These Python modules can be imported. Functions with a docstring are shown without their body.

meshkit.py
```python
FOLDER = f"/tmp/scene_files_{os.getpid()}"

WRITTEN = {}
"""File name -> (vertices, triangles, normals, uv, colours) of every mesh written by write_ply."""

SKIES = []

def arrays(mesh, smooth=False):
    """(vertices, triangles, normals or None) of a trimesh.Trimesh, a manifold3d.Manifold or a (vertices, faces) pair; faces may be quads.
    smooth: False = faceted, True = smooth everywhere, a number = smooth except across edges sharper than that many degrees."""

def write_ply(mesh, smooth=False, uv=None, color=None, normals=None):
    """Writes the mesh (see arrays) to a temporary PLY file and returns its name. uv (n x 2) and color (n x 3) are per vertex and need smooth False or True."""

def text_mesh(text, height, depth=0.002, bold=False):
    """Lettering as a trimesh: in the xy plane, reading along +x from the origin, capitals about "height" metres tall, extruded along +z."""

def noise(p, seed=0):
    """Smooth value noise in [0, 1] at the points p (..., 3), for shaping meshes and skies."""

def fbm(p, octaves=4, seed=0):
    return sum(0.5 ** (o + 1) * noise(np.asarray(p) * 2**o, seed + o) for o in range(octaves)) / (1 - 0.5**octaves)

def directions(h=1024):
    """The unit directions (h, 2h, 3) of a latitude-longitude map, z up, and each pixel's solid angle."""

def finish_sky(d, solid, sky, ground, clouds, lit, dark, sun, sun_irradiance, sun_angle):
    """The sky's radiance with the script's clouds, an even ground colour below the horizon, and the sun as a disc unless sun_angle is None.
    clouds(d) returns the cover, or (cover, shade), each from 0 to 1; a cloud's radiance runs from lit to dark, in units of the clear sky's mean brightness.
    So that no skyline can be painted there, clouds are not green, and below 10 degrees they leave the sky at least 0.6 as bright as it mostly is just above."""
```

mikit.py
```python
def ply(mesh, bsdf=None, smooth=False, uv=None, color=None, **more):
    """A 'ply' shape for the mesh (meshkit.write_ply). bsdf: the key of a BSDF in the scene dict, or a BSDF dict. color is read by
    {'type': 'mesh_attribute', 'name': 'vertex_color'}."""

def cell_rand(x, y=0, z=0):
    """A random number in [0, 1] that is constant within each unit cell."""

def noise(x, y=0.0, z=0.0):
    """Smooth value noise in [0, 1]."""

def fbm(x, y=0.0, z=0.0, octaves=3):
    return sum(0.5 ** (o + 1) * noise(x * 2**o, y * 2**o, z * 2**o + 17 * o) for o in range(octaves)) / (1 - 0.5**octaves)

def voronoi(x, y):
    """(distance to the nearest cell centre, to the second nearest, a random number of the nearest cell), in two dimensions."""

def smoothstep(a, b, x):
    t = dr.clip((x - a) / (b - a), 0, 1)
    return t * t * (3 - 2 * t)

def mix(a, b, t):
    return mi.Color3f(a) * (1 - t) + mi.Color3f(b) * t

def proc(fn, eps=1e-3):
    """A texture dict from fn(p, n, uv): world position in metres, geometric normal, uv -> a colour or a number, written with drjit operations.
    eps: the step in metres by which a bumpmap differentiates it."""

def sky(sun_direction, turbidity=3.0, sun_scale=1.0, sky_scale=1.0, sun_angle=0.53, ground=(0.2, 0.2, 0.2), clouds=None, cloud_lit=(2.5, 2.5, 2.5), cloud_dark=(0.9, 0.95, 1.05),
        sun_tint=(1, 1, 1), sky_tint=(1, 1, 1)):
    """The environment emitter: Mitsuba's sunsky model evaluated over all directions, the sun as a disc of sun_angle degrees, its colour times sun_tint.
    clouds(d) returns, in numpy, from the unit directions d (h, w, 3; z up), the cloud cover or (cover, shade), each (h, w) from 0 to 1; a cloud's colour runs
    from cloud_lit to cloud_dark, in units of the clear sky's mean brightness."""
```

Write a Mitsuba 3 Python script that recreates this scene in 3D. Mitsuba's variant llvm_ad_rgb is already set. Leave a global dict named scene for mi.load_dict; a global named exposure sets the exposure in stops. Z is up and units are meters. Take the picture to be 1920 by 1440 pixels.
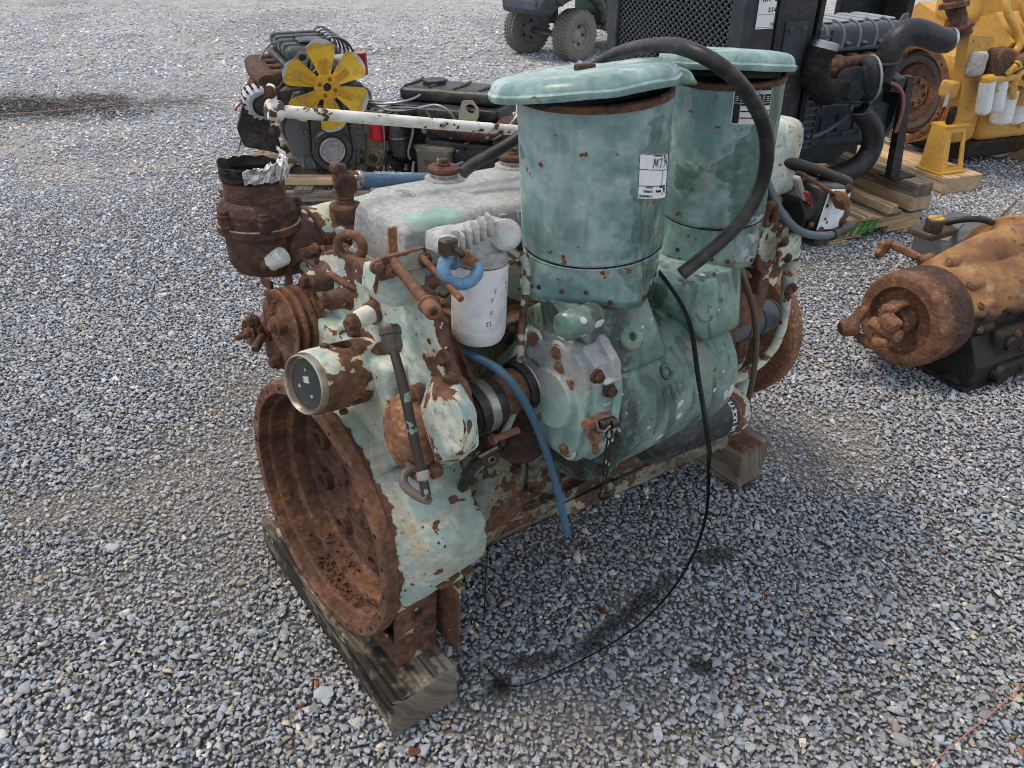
import math, numpy as np, trimesh, manifold3d as m3, drjit as dr, mitsuba as mi, mikit, meshkit
from shapely.geometry import Polygon, Point, box as sbox
from shapely import affinity
T = mi.ScalarTransform4f
scene, labels = {}, {}

# ------------------------------------------------------------------ camera, sky, exposure
PITCH = math.radians(32.0)
scene['camera'] = {'type': 'perspective', 'fov': 2*math.degrees(math.atan(960/1442.0)), 'fov_axis': 'x', 'near_clip': 0.05, 'far_clip': 2000.0,
                   'to_world': T().look_at(origin=[0, 0, 1.45], target=[0, math.cos(PITCH), 1.45-math.sin(PITCH)], up=[0, 0, 1])}
def cloud_cover(d):
    n = meshkit.fbm(d*3.1+4.0, 4, 3)
    return np.clip(0.72+1.6*(n-0.5), 0.35, 1.0), np.clip(0.35+1.5*(n-0.55), 0, 1)
scene['sky'] = mikit.sky([-0.42, 0.04, 0.90], turbidity=3.5, sun_scale=0.29, sun_angle=15.0, sky_scale=1.0, clouds=cloud_cover,
                         cloud_lit=(2.0, 2.03, 2.1), cloud_dark=(1.15, 1.19, 1.27), ground=(0.2, 0.2, 0.2))
exposure = 2.3

# ------------------------------------------------------------------ frames: origin and axes (columns) of the machines
FRAMES = {'W': ([0.0, 0.0, 0.0], [[1.0, 0.0, 0.0], [0.0, 1.0, 0.0], [0.0, 0.0, 1.0]]), 'E': ([-0.411, 1.213, 0.381], [[0.76115, -0.64727, 0.04114], [0.64633, 0.76226, 0.03494], [-0.05397, 0.0, 0.99854]]), 'T': ([-0.238, 0.95, 0.0], [[-0.60288, -0.79784, 0.0], [0.79784, -0.60288, 0.0], [0.0, 0.0, 1.0]]), 'G': ([1.418, 3.559, 0.0], [[0.92587, -0.37784, 0.0], [0.37784, 0.92587, 0.0], [0.0, 0.0, 1.0]]), 'Y': ([2.55, 4.95, 0.0], [[0.93969, -0.34202, 0.0], [0.34202, 0.93969, 0.0], [0.0, 0.0, 1.0]]), 'K': ([1.335, 2.37, 0.0], [[0.88295, -0.46947, 0.0], [0.46947, 0.88295, 0.0], [0.0, 0.0, 1.0]]), 'A1': ([-1.0, 4.3, 0.0], [[-0.39073, -0.9205, 0.0], [0.9205, -0.39073, 0.0], [0.0, 0.0, 1.0]]), 'A2': ([-0.82, 4.46, 0.0], [[0.93969, 0.34202, 0.0], [-0.34202, 0.93969, 0.0], [0.0, 0.0, 1.0]]), 'C': ([0.427, 9.245, 0.0], [[-0.7361, 0.67688, 0.0], [-0.67688, -0.7361, 0.0], [0.0, 0.0, 1.0]]), 'T2': ([0.655, 1.735, 0.0], [[-0.60288, -0.79784, 0.0], [0.79784, -0.60288, 0.0], [0.0, 0.0, 1.0]])}
FRAMES = {k: (np.array(o), np.array(m)) for k, (o, m) in FRAMES.items()}

# ------------------------------------------------------------------ mesh helpers
TM = trimesh.Trimesh
def tm(v, f): return TM(np.asarray(v, float), np.asarray(f), process=False)
def cat(*ms):
    flat = []
    for m in ms: flat += list(m) if isinstance(m, (list, tuple)) else [m]
    return trimesh.util.concatenate([back(m) for m in flat])
def man(mesh):
    if isinstance(mesh, m3.Manifold): return mesh
    m = TM(mesh.vertices, mesh.faces, process=True)
    q = m3.Manifold(m3.Mesh(vert_properties=np.asarray(m.vertices, np.float32), tri_verts=np.asarray(m.faces, np.uint32)))
    if q.is_empty(): raise ValueError('open or empty mesh: %s' % q.status())
    return q
def back(m):
    if isinstance(m, m3.Manifold):
        q = m.to_mesh(); return tm(q.vert_properties[:, :3], q.tri_verts)
    return m
def hull(pts):
    return m3.Manifold.hull_points(np.asarray(pts, np.float64))
def basis(ax):
    w = np.asarray(ax, float); w = w/np.linalg.norm(w)
    u = np.cross([0, 0, 1.0] if abs(w[2]) < .9 else [1.0, 0, 0], w); u /= np.linalg.norm(u)
    return u, np.cross(w, u), w
def cbox(lo, hi, ch=.004):
    """box with chamfered edges from corner lo to corner hi"""
    lo, hi = np.minimum(lo, hi), np.maximum(lo, hi); c = min(ch, .45*float((np.array(hi)-lo).min()))
    pts = []
    for a in range(3):
        L, H = np.array(lo)+c, np.array(hi)-c
        L[a], H[a] = lo[a], hi[a]
        pts += [(x, y, z) for x in (L[0], H[0]) for y in (L[1], H[1]) for z in (L[2], H[2])]
    return hull(pts)
def obox(c, ax, size, ch=.003):
    """box of size (along ax, across, up) centred at c"""
    u, v, w = basis(ax); s = np.array(size)/2
    q = back(cbox(-s, s, ch)); q.vertices = np.asarray(c)+q.vertices@np.stack([w, u, v]); return q
def lathe(prof, p0, ax, n=32, wob=0, closed=False):
    """profile of (radius, height along ax) revolved; radius 0 closes an end"""
    u, v, w = basis(ax); p0 = np.asarray(p0, float)
    a = np.arange(n)*2*np.pi/n
    ring = np.cos(a)[:, None]*u+np.sin(a)[:, None]*v
    V, F, rows = [], [], []
    for r, h in prof:
        if r <= 1e-6: V.append(p0+w*h); rows.append([len(V)-1])
        else:
            st = len(V); V.extend(p0+w*h+ring*r); rows.append(list(range(st, st+n)))
    if closed: rows.append(rows[0])
    for A, B in zip(rows[:-1], rows[1:]):
        for i in range(n):
            j = (i+1) % n
            if len(A) == 1 and len(B) == 1: continue
            if len(A) == 1: F.append((A[0], B[j], B[i]))
            elif len(B) == 1: F.append((A[i], A[j], B[0]))
            else: F += [(A[i], A[j], B[j]), (A[i], B[j], B[i])]
    return tm(V, F)
def cyl(p0, p1, r, r1=None, n=24, ch=.002):
    p0, p1 = np.asarray(p0, float), np.asarray(p1, float); L = np.linalg.norm(p1-p0); r1 = r if r1 is None else r1
    c = min(ch, .3*L, .4*min(r, r1))
    return lathe([(0, 0), (r-c, 0), (r, c), (r1, L-c), (r1-c, L), (0, L)], p0, p1-p0, n)
def ring(p0, ax, r_in, r_out, h, n=32, ch=.002):
    c = min(ch, h*.3)
    return lathe([(r_in, 0), (r_out-c, 0), (r_out, c), (r_out, h-c), (r_out-c, h), (r_in, h)], p0, ax, n, closed=True)
def spline(pts, step=.012):
    from scipy.interpolate import CubicSpline
    p = np.asarray(pts, float); d = np.r_[0, np.cumsum(np.linalg.norm(np.diff(p, axis=0), axis=1)**.6)]
    cs = CubicSpline(d, p); L = np.linalg.norm(np.diff(p, axis=0), axis=1).sum()
    return cs(np.linspace(0, d[-1], max(4, int(L/step))))
def tube(pts, r, n=12, sm=True, step=.012, flat=None):
    """round bar or hose along pts; r a number or one per point"""
    q = spline(pts, step) if sm else np.asarray(pts, float)
    if not sm and len(q) > 2:                       # round the corners a little
        out = [q[0]]
        for a, b, c in zip(q[:-2], q[1:-1], q[2:]):
            k = min(2.5*np.mean(r), .4*np.linalg.norm(b-a), .4*np.linalg.norm(c-b))
            A, C2 = b+(a-b)/np.linalg.norm(a-b)*k, b+(c-b)/np.linalg.norm(c-b)*k
            out += [(1-t)**2*A+2*t*(1-t)*b+t*t*C2 for t in (0, .25, .5, .75, 1)]
        q = np.array(out+[q[-1]])
    rr = np.interp(np.linspace(0, 1, len(q)), np.linspace(0, 1, len(np.atleast_1d(r))), np.atleast_1d(r))
    t = np.gradient(q, axis=0); t /= np.linalg.norm(t, axis=1, keepdims=True)+1e-12
    u = basis(t[0])[0]; V = []
    ang = np.arange(n)*2*np.pi/n
    for i in range(len(q)):
        u = u-t[i]*(u@t[i]); u /= np.linalg.norm(u); v = np.cross(t[i], u)
        V.append(q[i]+rr[i]*(np.cos(ang)[:, None]*u*(flat or 1)+np.sin(ang)[:, None]*v))
    V = np.vstack(V+[q[:1], q[-1:]]); F = []; m = len(q)
    for i in range(m-1):
        for j in range(n):
            k = (j+1) % n
            F += [(i*n+j, i*n+k, (i+1)*n+k), (i*n+j, (i+1)*n+k, (i+1)*n+j)]
    for j in range(n):
        k = (j+1) % n
        F += [(m*n, k, j), (m*n+1, (m-1)*n+j, (m-1)*n+k)]
    return tm(V, F)
def torus(c, ax, R, r, n=32, k=12):
    return lathe([(R+r*math.cos(a), r*math.sin(a)) for a in np.arange(k)*2*np.pi/k], c, ax, n, closed=True)
def prism(poly, o, u, v, depth, bev=.0):
    """polygon (shapely or list) in the plane o+a*u+b*v, extruded along u x v"""
    P = poly if hasattr(poly, 'exterior') else Polygon(poly).buffer(0)
    if hasattr(P, 'geoms'): P = max(P.geoms, key=lambda g: g.area)
    u, v = np.asarray(u, float), np.asarray(v, float); w = np.cross(u, v)
    if bev > 0 and not P.interiors:
        a = trimesh.creation.extrude_polygon(P, depth-bev, engine='earcut')
        b = trimesh.creation.extrude_polygon(P.buffer(-bev, join_style=2), depth, engine='earcut')
        m = back(man(a)+man(b))
    else: m = trimesh.creation.extrude_polygon(P, depth, engine='earcut')
    w0 = m.vertices
    return tm(np.asarray(o)+w0[:, :1]*u+w0[:, 1:2]*v+w0[:, 2:]*w, m.faces)
X, Y, Z = np.eye(3)
def xprism(poly, x0, x1, bev=0):          # polygon of (y, z), extruded along x
    return prism(poly, (x0, 0, 0), Y, Z, x1-x0, bev)
def yprism(poly, y0, y1, bev=0):          # polygon of (x, z), from y0 towards y1 (y1 > y0)
    return prism([(-a, b) for a, b in (poly.exterior.coords if hasattr(poly, 'exterior') else poly)], (0, y0, 0), -X, Z, y1-y0, bev)
def zprism(poly, z0, z1, bev=0):
    return prism(poly, (0, 0, z0), X, Y, z1-z0, bev)
def bolt(p, n, r=.009, h=.008, washer=True, turn=0.0):
    u, v, w = basis(n); p = np.asarray(p, float)
    head = lathe([(0, h), (r*.72, h), (r, h*.82), (r, -h*.6), (0, -h*.6)][::-1], p, n, 6)
    ms = [head]
    if washer: ms.append(lathe([(0, -.004), (r*1.35, -.004), (r*1.35, .001), (r*1.25, .0022), (0, .0022)], p, n, 14))
    return cat(ms)
def cast(m, edge=.012, it=6, amp=0.0006, fr=45):
    """a casting: refined, its edges rounded by smoothing, its skin slightly uneven"""
    q = back(man(m).refine_to_length(edge)); q = TM(q.vertices, q.faces, process=True)
    if it: trimesh.smoothing.filter_taubin(q, lamb=.5, nu=.52, iterations=it)
    if amp: q.vertices = q.vertices+q.vertex_normals*((meshkit.fbm(q.vertices*fr+7, 3)-.5)*2*amp)[:, None]
    return q
def refine(m, edge):
    try: return back(man(m).refine_to_length(edge))
    except Exception:
        v, f = trimesh.remesh.subdivide_to_size(m.vertices, m.faces, edge); return tm(v, f)
def moved(m, d): m = back(m); return tm(m.vertices+np.asarray(d), m.faces)
def rotated(m, ax, deg, about=(0, 0, 0)):
    m = back(m); R = trimesh.transformations.rotation_matrix(math.radians(deg), ax, about)[:3]
    return tm(m.vertices@R[:, :3].T+R[:, 3], m.faces)
def place_text(text, h, o, u, v, depth=.0006, bold=False):
    m = meshkit.text_mesh(text, h, depth, bold); u, v = np.asarray(u, float), np.asarray(v, float)
    p = m.vertices; return tm(np.asarray(o)+p[:, :1]*u+p[:, 1:2]*v+p[:, 2:]*np.cross(u, v), m.faces)

# ------------------------------------------------------------------ scene entries
USED = {}
def fresh(key):
    k = USED.get(key, 0); USED[key] = k+1
    return key if k == 0 else '%s_%03d' % (key, k)
def srgb(c):
    if isinstance(c, str): c = [int(c[i:i+2], 16)/255 for i in (0, 2, 4)]
    return [x/12.92 if x < .04045 else ((x+.055)/1.055)**2.4 for x in c]
def pack(c, dirt):
    r, g, b = (int(round(min(max(x, 0), 1)**.5*255)) for x in srgb(c))
    return (r+(g+.5)/256., b+min(max(dirt, 0), .999))
def edge_wear(mesh):
    """how much paint has gone from outside edges: a function of the vertices"""
    from scipy.spatial import cKDTree
    m = TM(mesh.vertices, mesh.faces, process=True); e = m.edges_unique; n = m.vertex_normals
    d = m.vertices[e[:, 0]]-m.vertices[e[:, 1]]; L = np.linalg.norm(d, axis=1)+1e-9
    c = np.zeros(len(m.vertices)); w = np.zeros(len(m.vertices))
    for a, b, q in ((0, 1, d), (1, 0, -d)):
        np.add.at(c, e[:, a], (n[e[:, a]]*q).sum(1)/L); np.add.at(w, e[:, a], 1)
    k = .42*np.clip((c/np.maximum(w, 1)-.10)/.30, 0, 1); t = cKDTree(m.vertices)
    return lambda v: k[t.query(v)[1]]
def emit(key, mesh, mat, frame='E', smooth=35, uv=None, col=None, dirt=.5, label=None):
    """adds ONE entry; mesh is in the frame's coordinates. uv: a pair or fn(local vertices) for the material's two controls; col: a colour for the 'dirty' ones"""
    key = key if key in labels and key not in scene else fresh(key)
    mesh = back(mesh); o, m = FRAMES[frame]
    mesh = TM(mesh.vertices, mesh.faces, process=False)
    conv = edge_wear(mesh) if mat in ('peel', 'rust') and len(mesh.vertices) > 150 else None
    if smooth and smooth is not True:
        mesh.merge_vertices()
        mesh = trimesh.graph.smooth_shade(mesh, angle=math.radians(smooth), facet_minarea=None)
    v = np.array(mesh.vertices)
    if conv is not None: conv = conv(v)
    if col is not None: uv = pack(col, dirt)
    if callable(uv): U = np.column_stack(uv(v))
    elif uv is not None: U = np.tile(np.asarray(uv, float), (len(v), 1))
    else: U = None
    if conv is not None: U[:, 0] = np.clip(U[:, 0]-conv, 0, 1) if mat == 'peel' else np.clip(U[:, 0]+.9*conv, 0, 1)
    scene[key] = mikit.ply(tm(v@m.T+o, mesh.faces), mat, smooth=bool(smooth), uv=U)
    if label: labels[key] = {'label': label}
    return key
def thing(name, label, category, group=None):
    key = fresh(name); labels[key] = {'label': label, 'category': category}
    if group: labels[key]['group'] = group
    return key
def bolts(parent, pts, n, frame='E', r=.009, h=.008, mat='rust', uv=(.35, .45), name='bolt', **kw):
    for i, p in enumerate(pts):
        emit(parent+'__'+name, bolt(p, n, r, h), mat, frame, uv=uv, **kw)

# ------------------------------------------------------------------ materials
N, FB, SS, MIX, VOR, CR = mikit.noise, mikit.fbm, mikit.smoothstep, mikit.mix, mikit.voronoi, mikit.cell_rand
C3 = mi.Color3f
def principled(color, rough, spec=.4, metal=0.0, **k):
    return {'type': 'principled', 'base_color': color if isinstance(color, dict) else {'type': 'rgb', 'value': srgb(color)}, 'roughness': rough, 'specular': spec, 'metallic': metal, **k}
def bumped(fn, scale, base, eps=.0008):
    return {'type': 'bumpmap', 'arbitrary': mikit.proc(fn, eps), 'scale': scale, 'bsdf': base}
def two(b): return {'type': 'twosided', 'bsdf': b}

def rust_col(p, warm, dark):
    a = FB(p.x*38, p.y*38, p.z*38, 3); b = N(p.x*170, p.y*170, p.z*170); c = FB(p.x*9+5, p.y*9, p.z*9, 2)
    base = MIX(C3(.068, .040, .032), C3(.200, .098, .058), SS(.25, .80, a*.55+c*.25+warm*.55-.12))
    base = MIX(base, C3(.34, .20, .105), SS(.64, .84, b*.40+a*.35+warm*.26))
    base = base*(.62+.76*FB(p.x*17+2, p.y*17, p.z*17+1, 3))
    base = MIX(base, C3(.30, .140, .058), SS(.60, .72, FB(p.x*24+8, p.y*24, p.z*11, 3))*(.25+.5*warm))
    base = MIX(base, C3(.045, .026, .022), SS(.60, .8, N(p.x*90+9, p.y*90, p.z*90)*.6+(1-c)*.3)*.7)
    fine = FB(p.x*110, p.y*110, p.z*110, 2); pit = N(p.x*270, p.y*270, p.z*270)
    base = base*(.50+1.0*fine)*(1-.5*SS(.76, .90, pit*.7+fine*.3))
    base = MIX(base, C3(.42, .27, .16), SS(.70, .80, fine*.6+pit*.4)*.35)
    return base*(1-.72*dark)
def peel_d(p, cov):
    w = N(p.x*21+3, p.y*21, p.z*21)*.05
    m = .55*FB((p.x+w)*15, p.y*15, (p.z-w)*15, 3)+.45*FB(p.x*52, p.y*52+w*8, p.z*52, 4)
    chip = (.865-N(p.x*64+9, p.y*64, p.z*64)*.8-N(p.x*190, p.y*190, p.z*190)*.2)*.35
    return dr.minimum(.26+.48*cov-m, chip)
def peel_color(p, n, uv):
    d = peel_d(p, uv.x); tone = uv.y
    f1 = FB(p.x*24+11, p.y*24, p.z*24, 3); f2 = N(p.x*75, p.y*75, p.z*75+4); f3 = FB(p.x*7, p.y*7+2, p.z*7, 2)
    pale = MIX(C3(.37, .475, .43), C3(.60, .64, .555), SS(.38, .62, f1))
    pale = MIX(pale, C3(.30, .43, .395), SS(.54, .70, f2*.6+f3*.4)*.6)
    deep = MIX(C3(.15, .19, .155), C3(.060, .070, .058), SS(.40, .6, f1*.6+f3*.4))
    paint = MIX(pale, deep, dr.clip(tone*1.25+(f3-.5)*.5*tone, 0, 1))
    stain = (1-SS(.0, .085, d))*SS(.35, .6, f1)*(1-tone*.5)
    paint = MIX(paint, C3(.50, .36, .15), stain*.75)
    runs = SS(.52, .70, FB(p.x*30+(p.y*30), 7.0, p.z*6, 3))*(1-.6*tone)
    paint = MIX(paint, C3(.40, .33, .20), runs*.50)
    paint = paint*(1-.40*SS(.66, .80, .6*N(p.x*190, p.y*190, p.z*190)+.4*f2)*SS(.45, .6, f1))
    paint = MIX(paint, C3(.012, .014, .013), dr.clip((tone-.55)*1.6, 0, .85)*SS(.38, .6, f3*.6+f2*.4))
    cl = FB(p.x*64+f2*3, p.y*64, p.z*64, 3); pit = N(p.x*240, p.y*240, p.z*240)
    paint = MIX(paint, C3(.17, .12, .075), (1-SS(.0, .016, dr.abs(cl-.5)))*SS(.47, .60, f3*.6+f1*.4)*.55)
    paint = paint*(.86+.28*FB(p.x*120, p.y*120, p.z*120, 2))
    paint = MIX(paint, C3(.15, .08, .05), SS(.84, .90, pit*.8+f2*.2)*.8)
    edge = SS(-.012, -.002, d)*(1-SS(-.002, .003, d))
    r = rust_col(p, .45, .15+.3*tone)*(1-.35*edge)
    return MIX(r, paint, SS(-.002, .003, d))
def peel_bump(p, n, uv):
    return SS(-.004, .004, peel_d(p, uv.x))*.9+FB(p.x*160, p.y*160, p.z*160, 2)*.55+FB(p.x*40, p.y*40, p.z*40, 2)*.8
scene['peel'] = bumped(peel_bump, .0011, principled(mikit.proc(peel_color), .62, .35))
def rust_color(p, n, uv): return rust_col(p, uv.x, uv.y)
def rust_bump(p, n, uv): return FB(p.x*150, p.y*150, p.z*150, 3)+FB(p.x*38, p.y*38, p.z*38, 2)
scene['rust'] = bumped(rust_bump, .0018, principled(mikit.proc(rust_color), .72, .30))

def clean_color(p, n, uv):
    """teal air cleaner enamel: u = share of fresh darker paint and grime, v = rust at the seams"""
    f = FB(p.x*9+2, p.y*9, p.z*9, 3); g = FB(p.x*28, p.y*28, p.z*28, 3); h = FB(p.x*75, p.y*75, p.z*75+1, 2)
    base = MIX(C3(.165, .285, .275), C3(.34, .475, .455), SS(.38, .66, g*.5+f*.5))
    base = MIX(base, C3(.130, .235, .205), SS(-.006, .016, f*.6+g*.4-.73+.42*uv.x))        # exposed older coat, crisp edge
    base = MIX(base, C3(.065, .125, .105), SS(.46, .64, h*.35+f*.35+uv.x*.42-.03)*.55)
    st = FB(p.x*46, p.y*46, p.z*4.5, 3)
    base = base*(1-.42*SS(.50, .70, st)*(.35+.65*uv.x))
    base = MIX(base, C3(.50, .56, .52), SS(.60, .72, FB(p.x*38+5, p.y*38, p.z*7, 3))*.30)
    base = base*(.84+.32*FB(p.x*130, p.y*130, p.z*130, 2))
    base = MIX(base, C3(.20, .13, .06), SS(.60, .74, FB(p.x*64+5, p.y*64, p.z*6+2, 3))*(.12+.6*uv.y))
    cr = FB(p.x*75+g*5, p.y*75, p.z*30+h*2, 3)
    base = MIX(base, C3(.016, .02, .018), (1-SS(.0, .022, dr.abs(cr-.5)))*SS(.55, .95, uv.x+.25*f)*.85)   # cracks and black grime
    base = MIX(base, C3(.03, .035, .032), SS(.60, .70, cr)*SS(.62, 1.0, uv.x)*.35)
    s = N(p.x*46+3, p.y*46, p.z*46)*.55+N(p.x*110, p.y*110, p.z*110)*.27+N(p.x*260, p.y*260, p.z*200)*.18+uv.y*.34+.03
    base = MIX(base, C3(.36, .22, .09), SS(.74, .81, s)*.6)
    base = MIX(base, C3(.13, .055, .03), SS(.80, .825, s))
    base = MIX(base, C3(.46, .53, .50), SS(.70, .78, FB(p.x*34+9, p.y*34, p.z*34, 3))*.5*(1-uv.x))
    crust = SS(.55, .70, FB(p.x*55, p.y*55, p.z*55+3, 3))*SS(.88, 1.0, uv.x)
    base = MIX(base, C3(.42, .40, .42), crust*.8)
    return base
def clean_bump(p, n, uv): return FB(p.x*26, p.y*26, p.z*26, 2)+.25*FB(p.x*110, p.y*110, p.z*110, 2)
scene['cleaner_paint'] = bumped(clean_bump, .0012, principled(mikit.proc(clean_color), .34, .5))

def alu_color(p, n, uv):
    """weathered cast aluminium: u = left-over paint, v = dirt"""
    f = FB(p.x*20, p.y*20, p.z*20, 3); g = FB(p.x*150, p.y*150, p.z*150, 3)
    c = MIX(C3(.30, .305, .305), C3(.47, .475, .47), SS(.3, .68, f*.45+g*.55))
    c = MIX(c, C3(.10, .10, .092), dr.clip(uv.y+SS(.52, .7, FB(p.x*12+3, p.y*12, p.z*12, 3))*.5*uv.y, 0, 1)*.8)
    d = .26+.48*uv.x-(.6*FB(p.x*13+1, p.y*13, p.z*13, 3)+.4*g)
    paint = MIX(C3(.24, .38, .35), C3(.36, .50, .46), SS(.4, .6, f))
    return MIX(c, MIX(paint, C3(.10, .20, .17), uv.y*.6), SS(0, .004, d))
def alu_bump(p, n, uv): return FB(p.x*210, p.y*210, p.z*210, 2)
scene['cast_aluminium'] = bumped(alu_bump, .0006, principled(mikit.proc(alu_color), .55, .5))

def dirty_color(p, n, uv):
    fu, fv = dr.floor(uv.x+1e-5), dr.floor(uv.y+1e-5)
    c = C3(dr.square(fu/255.), dr.square((uv.x-fu)*256/255.-.5/255.), dr.square(fv/255.)); d = uv.y-fv
    a = FB(p.x*14, p.y*14, p.z*14, 3); b = FB(p.x*70, p.y*70, p.z*70, 3)
    dust = C3(.22, .20, .175)
    c = c*(1-.35*d*SS(.35, .80, b*.7+a*.3))*(1-.30*d*SS(.62, .80, N(p.x*230, p.y*230, p.z*230)))
    c = MIX(c, dust, d*.50*SS(.40, .76, a*.5+b*.5))
    return c
for nm, ro, sp, me in (('dirty_matte', .8, .25, 0.), ('dirty_satin', .45, .45, 0.), ('dirty_gloss', .25, .5, 0.), ('dirty_metal', .36, .5, .9)):
    scene[nm] = principled(mikit.proc(dirty_color), ro, sp, me)

def wood_color(p, n, uv):
    """u along the grain and v across it in metres; v/100 picks the look: 0 grey weathered, 1 fresh, 2 old oily, 3 and 4 their sawn ends"""
    k = dr.floor(uv.y/100.+.5); y = uv.y-k*100; x = uv.x; end = SS(2.5, 2.6, k)
    g = FB(x*5, y*150+2*N(x*3, y*14), k*3, 3); h = FB(x*9, y*45, 3.0, 3)
    rad = dr.sqrt(dr.square(x+.09)+dr.square(y-.16)); rg = FB(rad*160+3*FB(x*20, y*20, 0., 2), 1.0, 2.0, 2)
    g = g*(1-end)+rg*end
    grey = MIX(C3(.14, .112, .085), C3(.34, .285, .225), SS(.25, .75, g*.5+h*.5))
    new = MIX(C3(.43, .29, .16), C3(.60, .45, .285), SS(.25, .75, g*.5+h*.5))
    old = MIX(C3(.080, .068, .055), C3(.27, .225, .17), SS(.25, .75, g*.5+h*.5))
    b = FB(p.x*8+7, p.y*8, p.z*8, 3); d = FB(p.x*48, p.y*48, p.z*48, 3)
    old = MIX(old, C3(.026, .024, .022), SS(.42, .54, b*.55+d*.30+h*.15)*.95)
    old = MIX(old, C3(.50, .46, .38), SS(.62, .70, d*.6+(1-b)*.4)*.6)
    c = MIX(MIX(grey, new, dr.clip(k, 0, 1)), old, dr.clip(k-1, 0, 1))
    c = MIX(c, MIX(MIX(C3(.10, .085, .07), C3(.25, .21, .17), g), MIX(C3(.38, .27, .16), C3(.56, .43, .28), g), SS(3.5, 3.6, k)), end)
    c = c*(1-.65*SS(.64, .72, FB(x*2.5+3, y*120, 5.0, 3))*(1-end))
    return c*(.72+.5*FB(p.x*20, p.y*20, p.z*20, 3))
def wood_bump(p, n, uv):
    y = uv.y-dr.floor(uv.y/100.+.5)*100
    return FB(uv.x*5, y*150, 1.0, 3)*.7-SS(.62, .72, FB(uv.x*2.5+3, y*120, 5.0, 3))*.8+FB(p.x*60, p.y*60, p.z*60, 2)*.4
scene['wood'] = bumped(wood_bump, .0022, principled(mikit.proc(wood_color), .85, .2))
scene['glass'] = {'type': 'thindielectric', 'int_ior': 1.5}
scene['foil'] = {'type': 'roughconductor', 'material': 'Al', 'alpha': .22, 'specular_reflectance': {'type': 'rgb', 'value': .62}}
scene['chrome'] = {'type': 'roughconductor', 'material': 'Al', 'alpha': .25}
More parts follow.
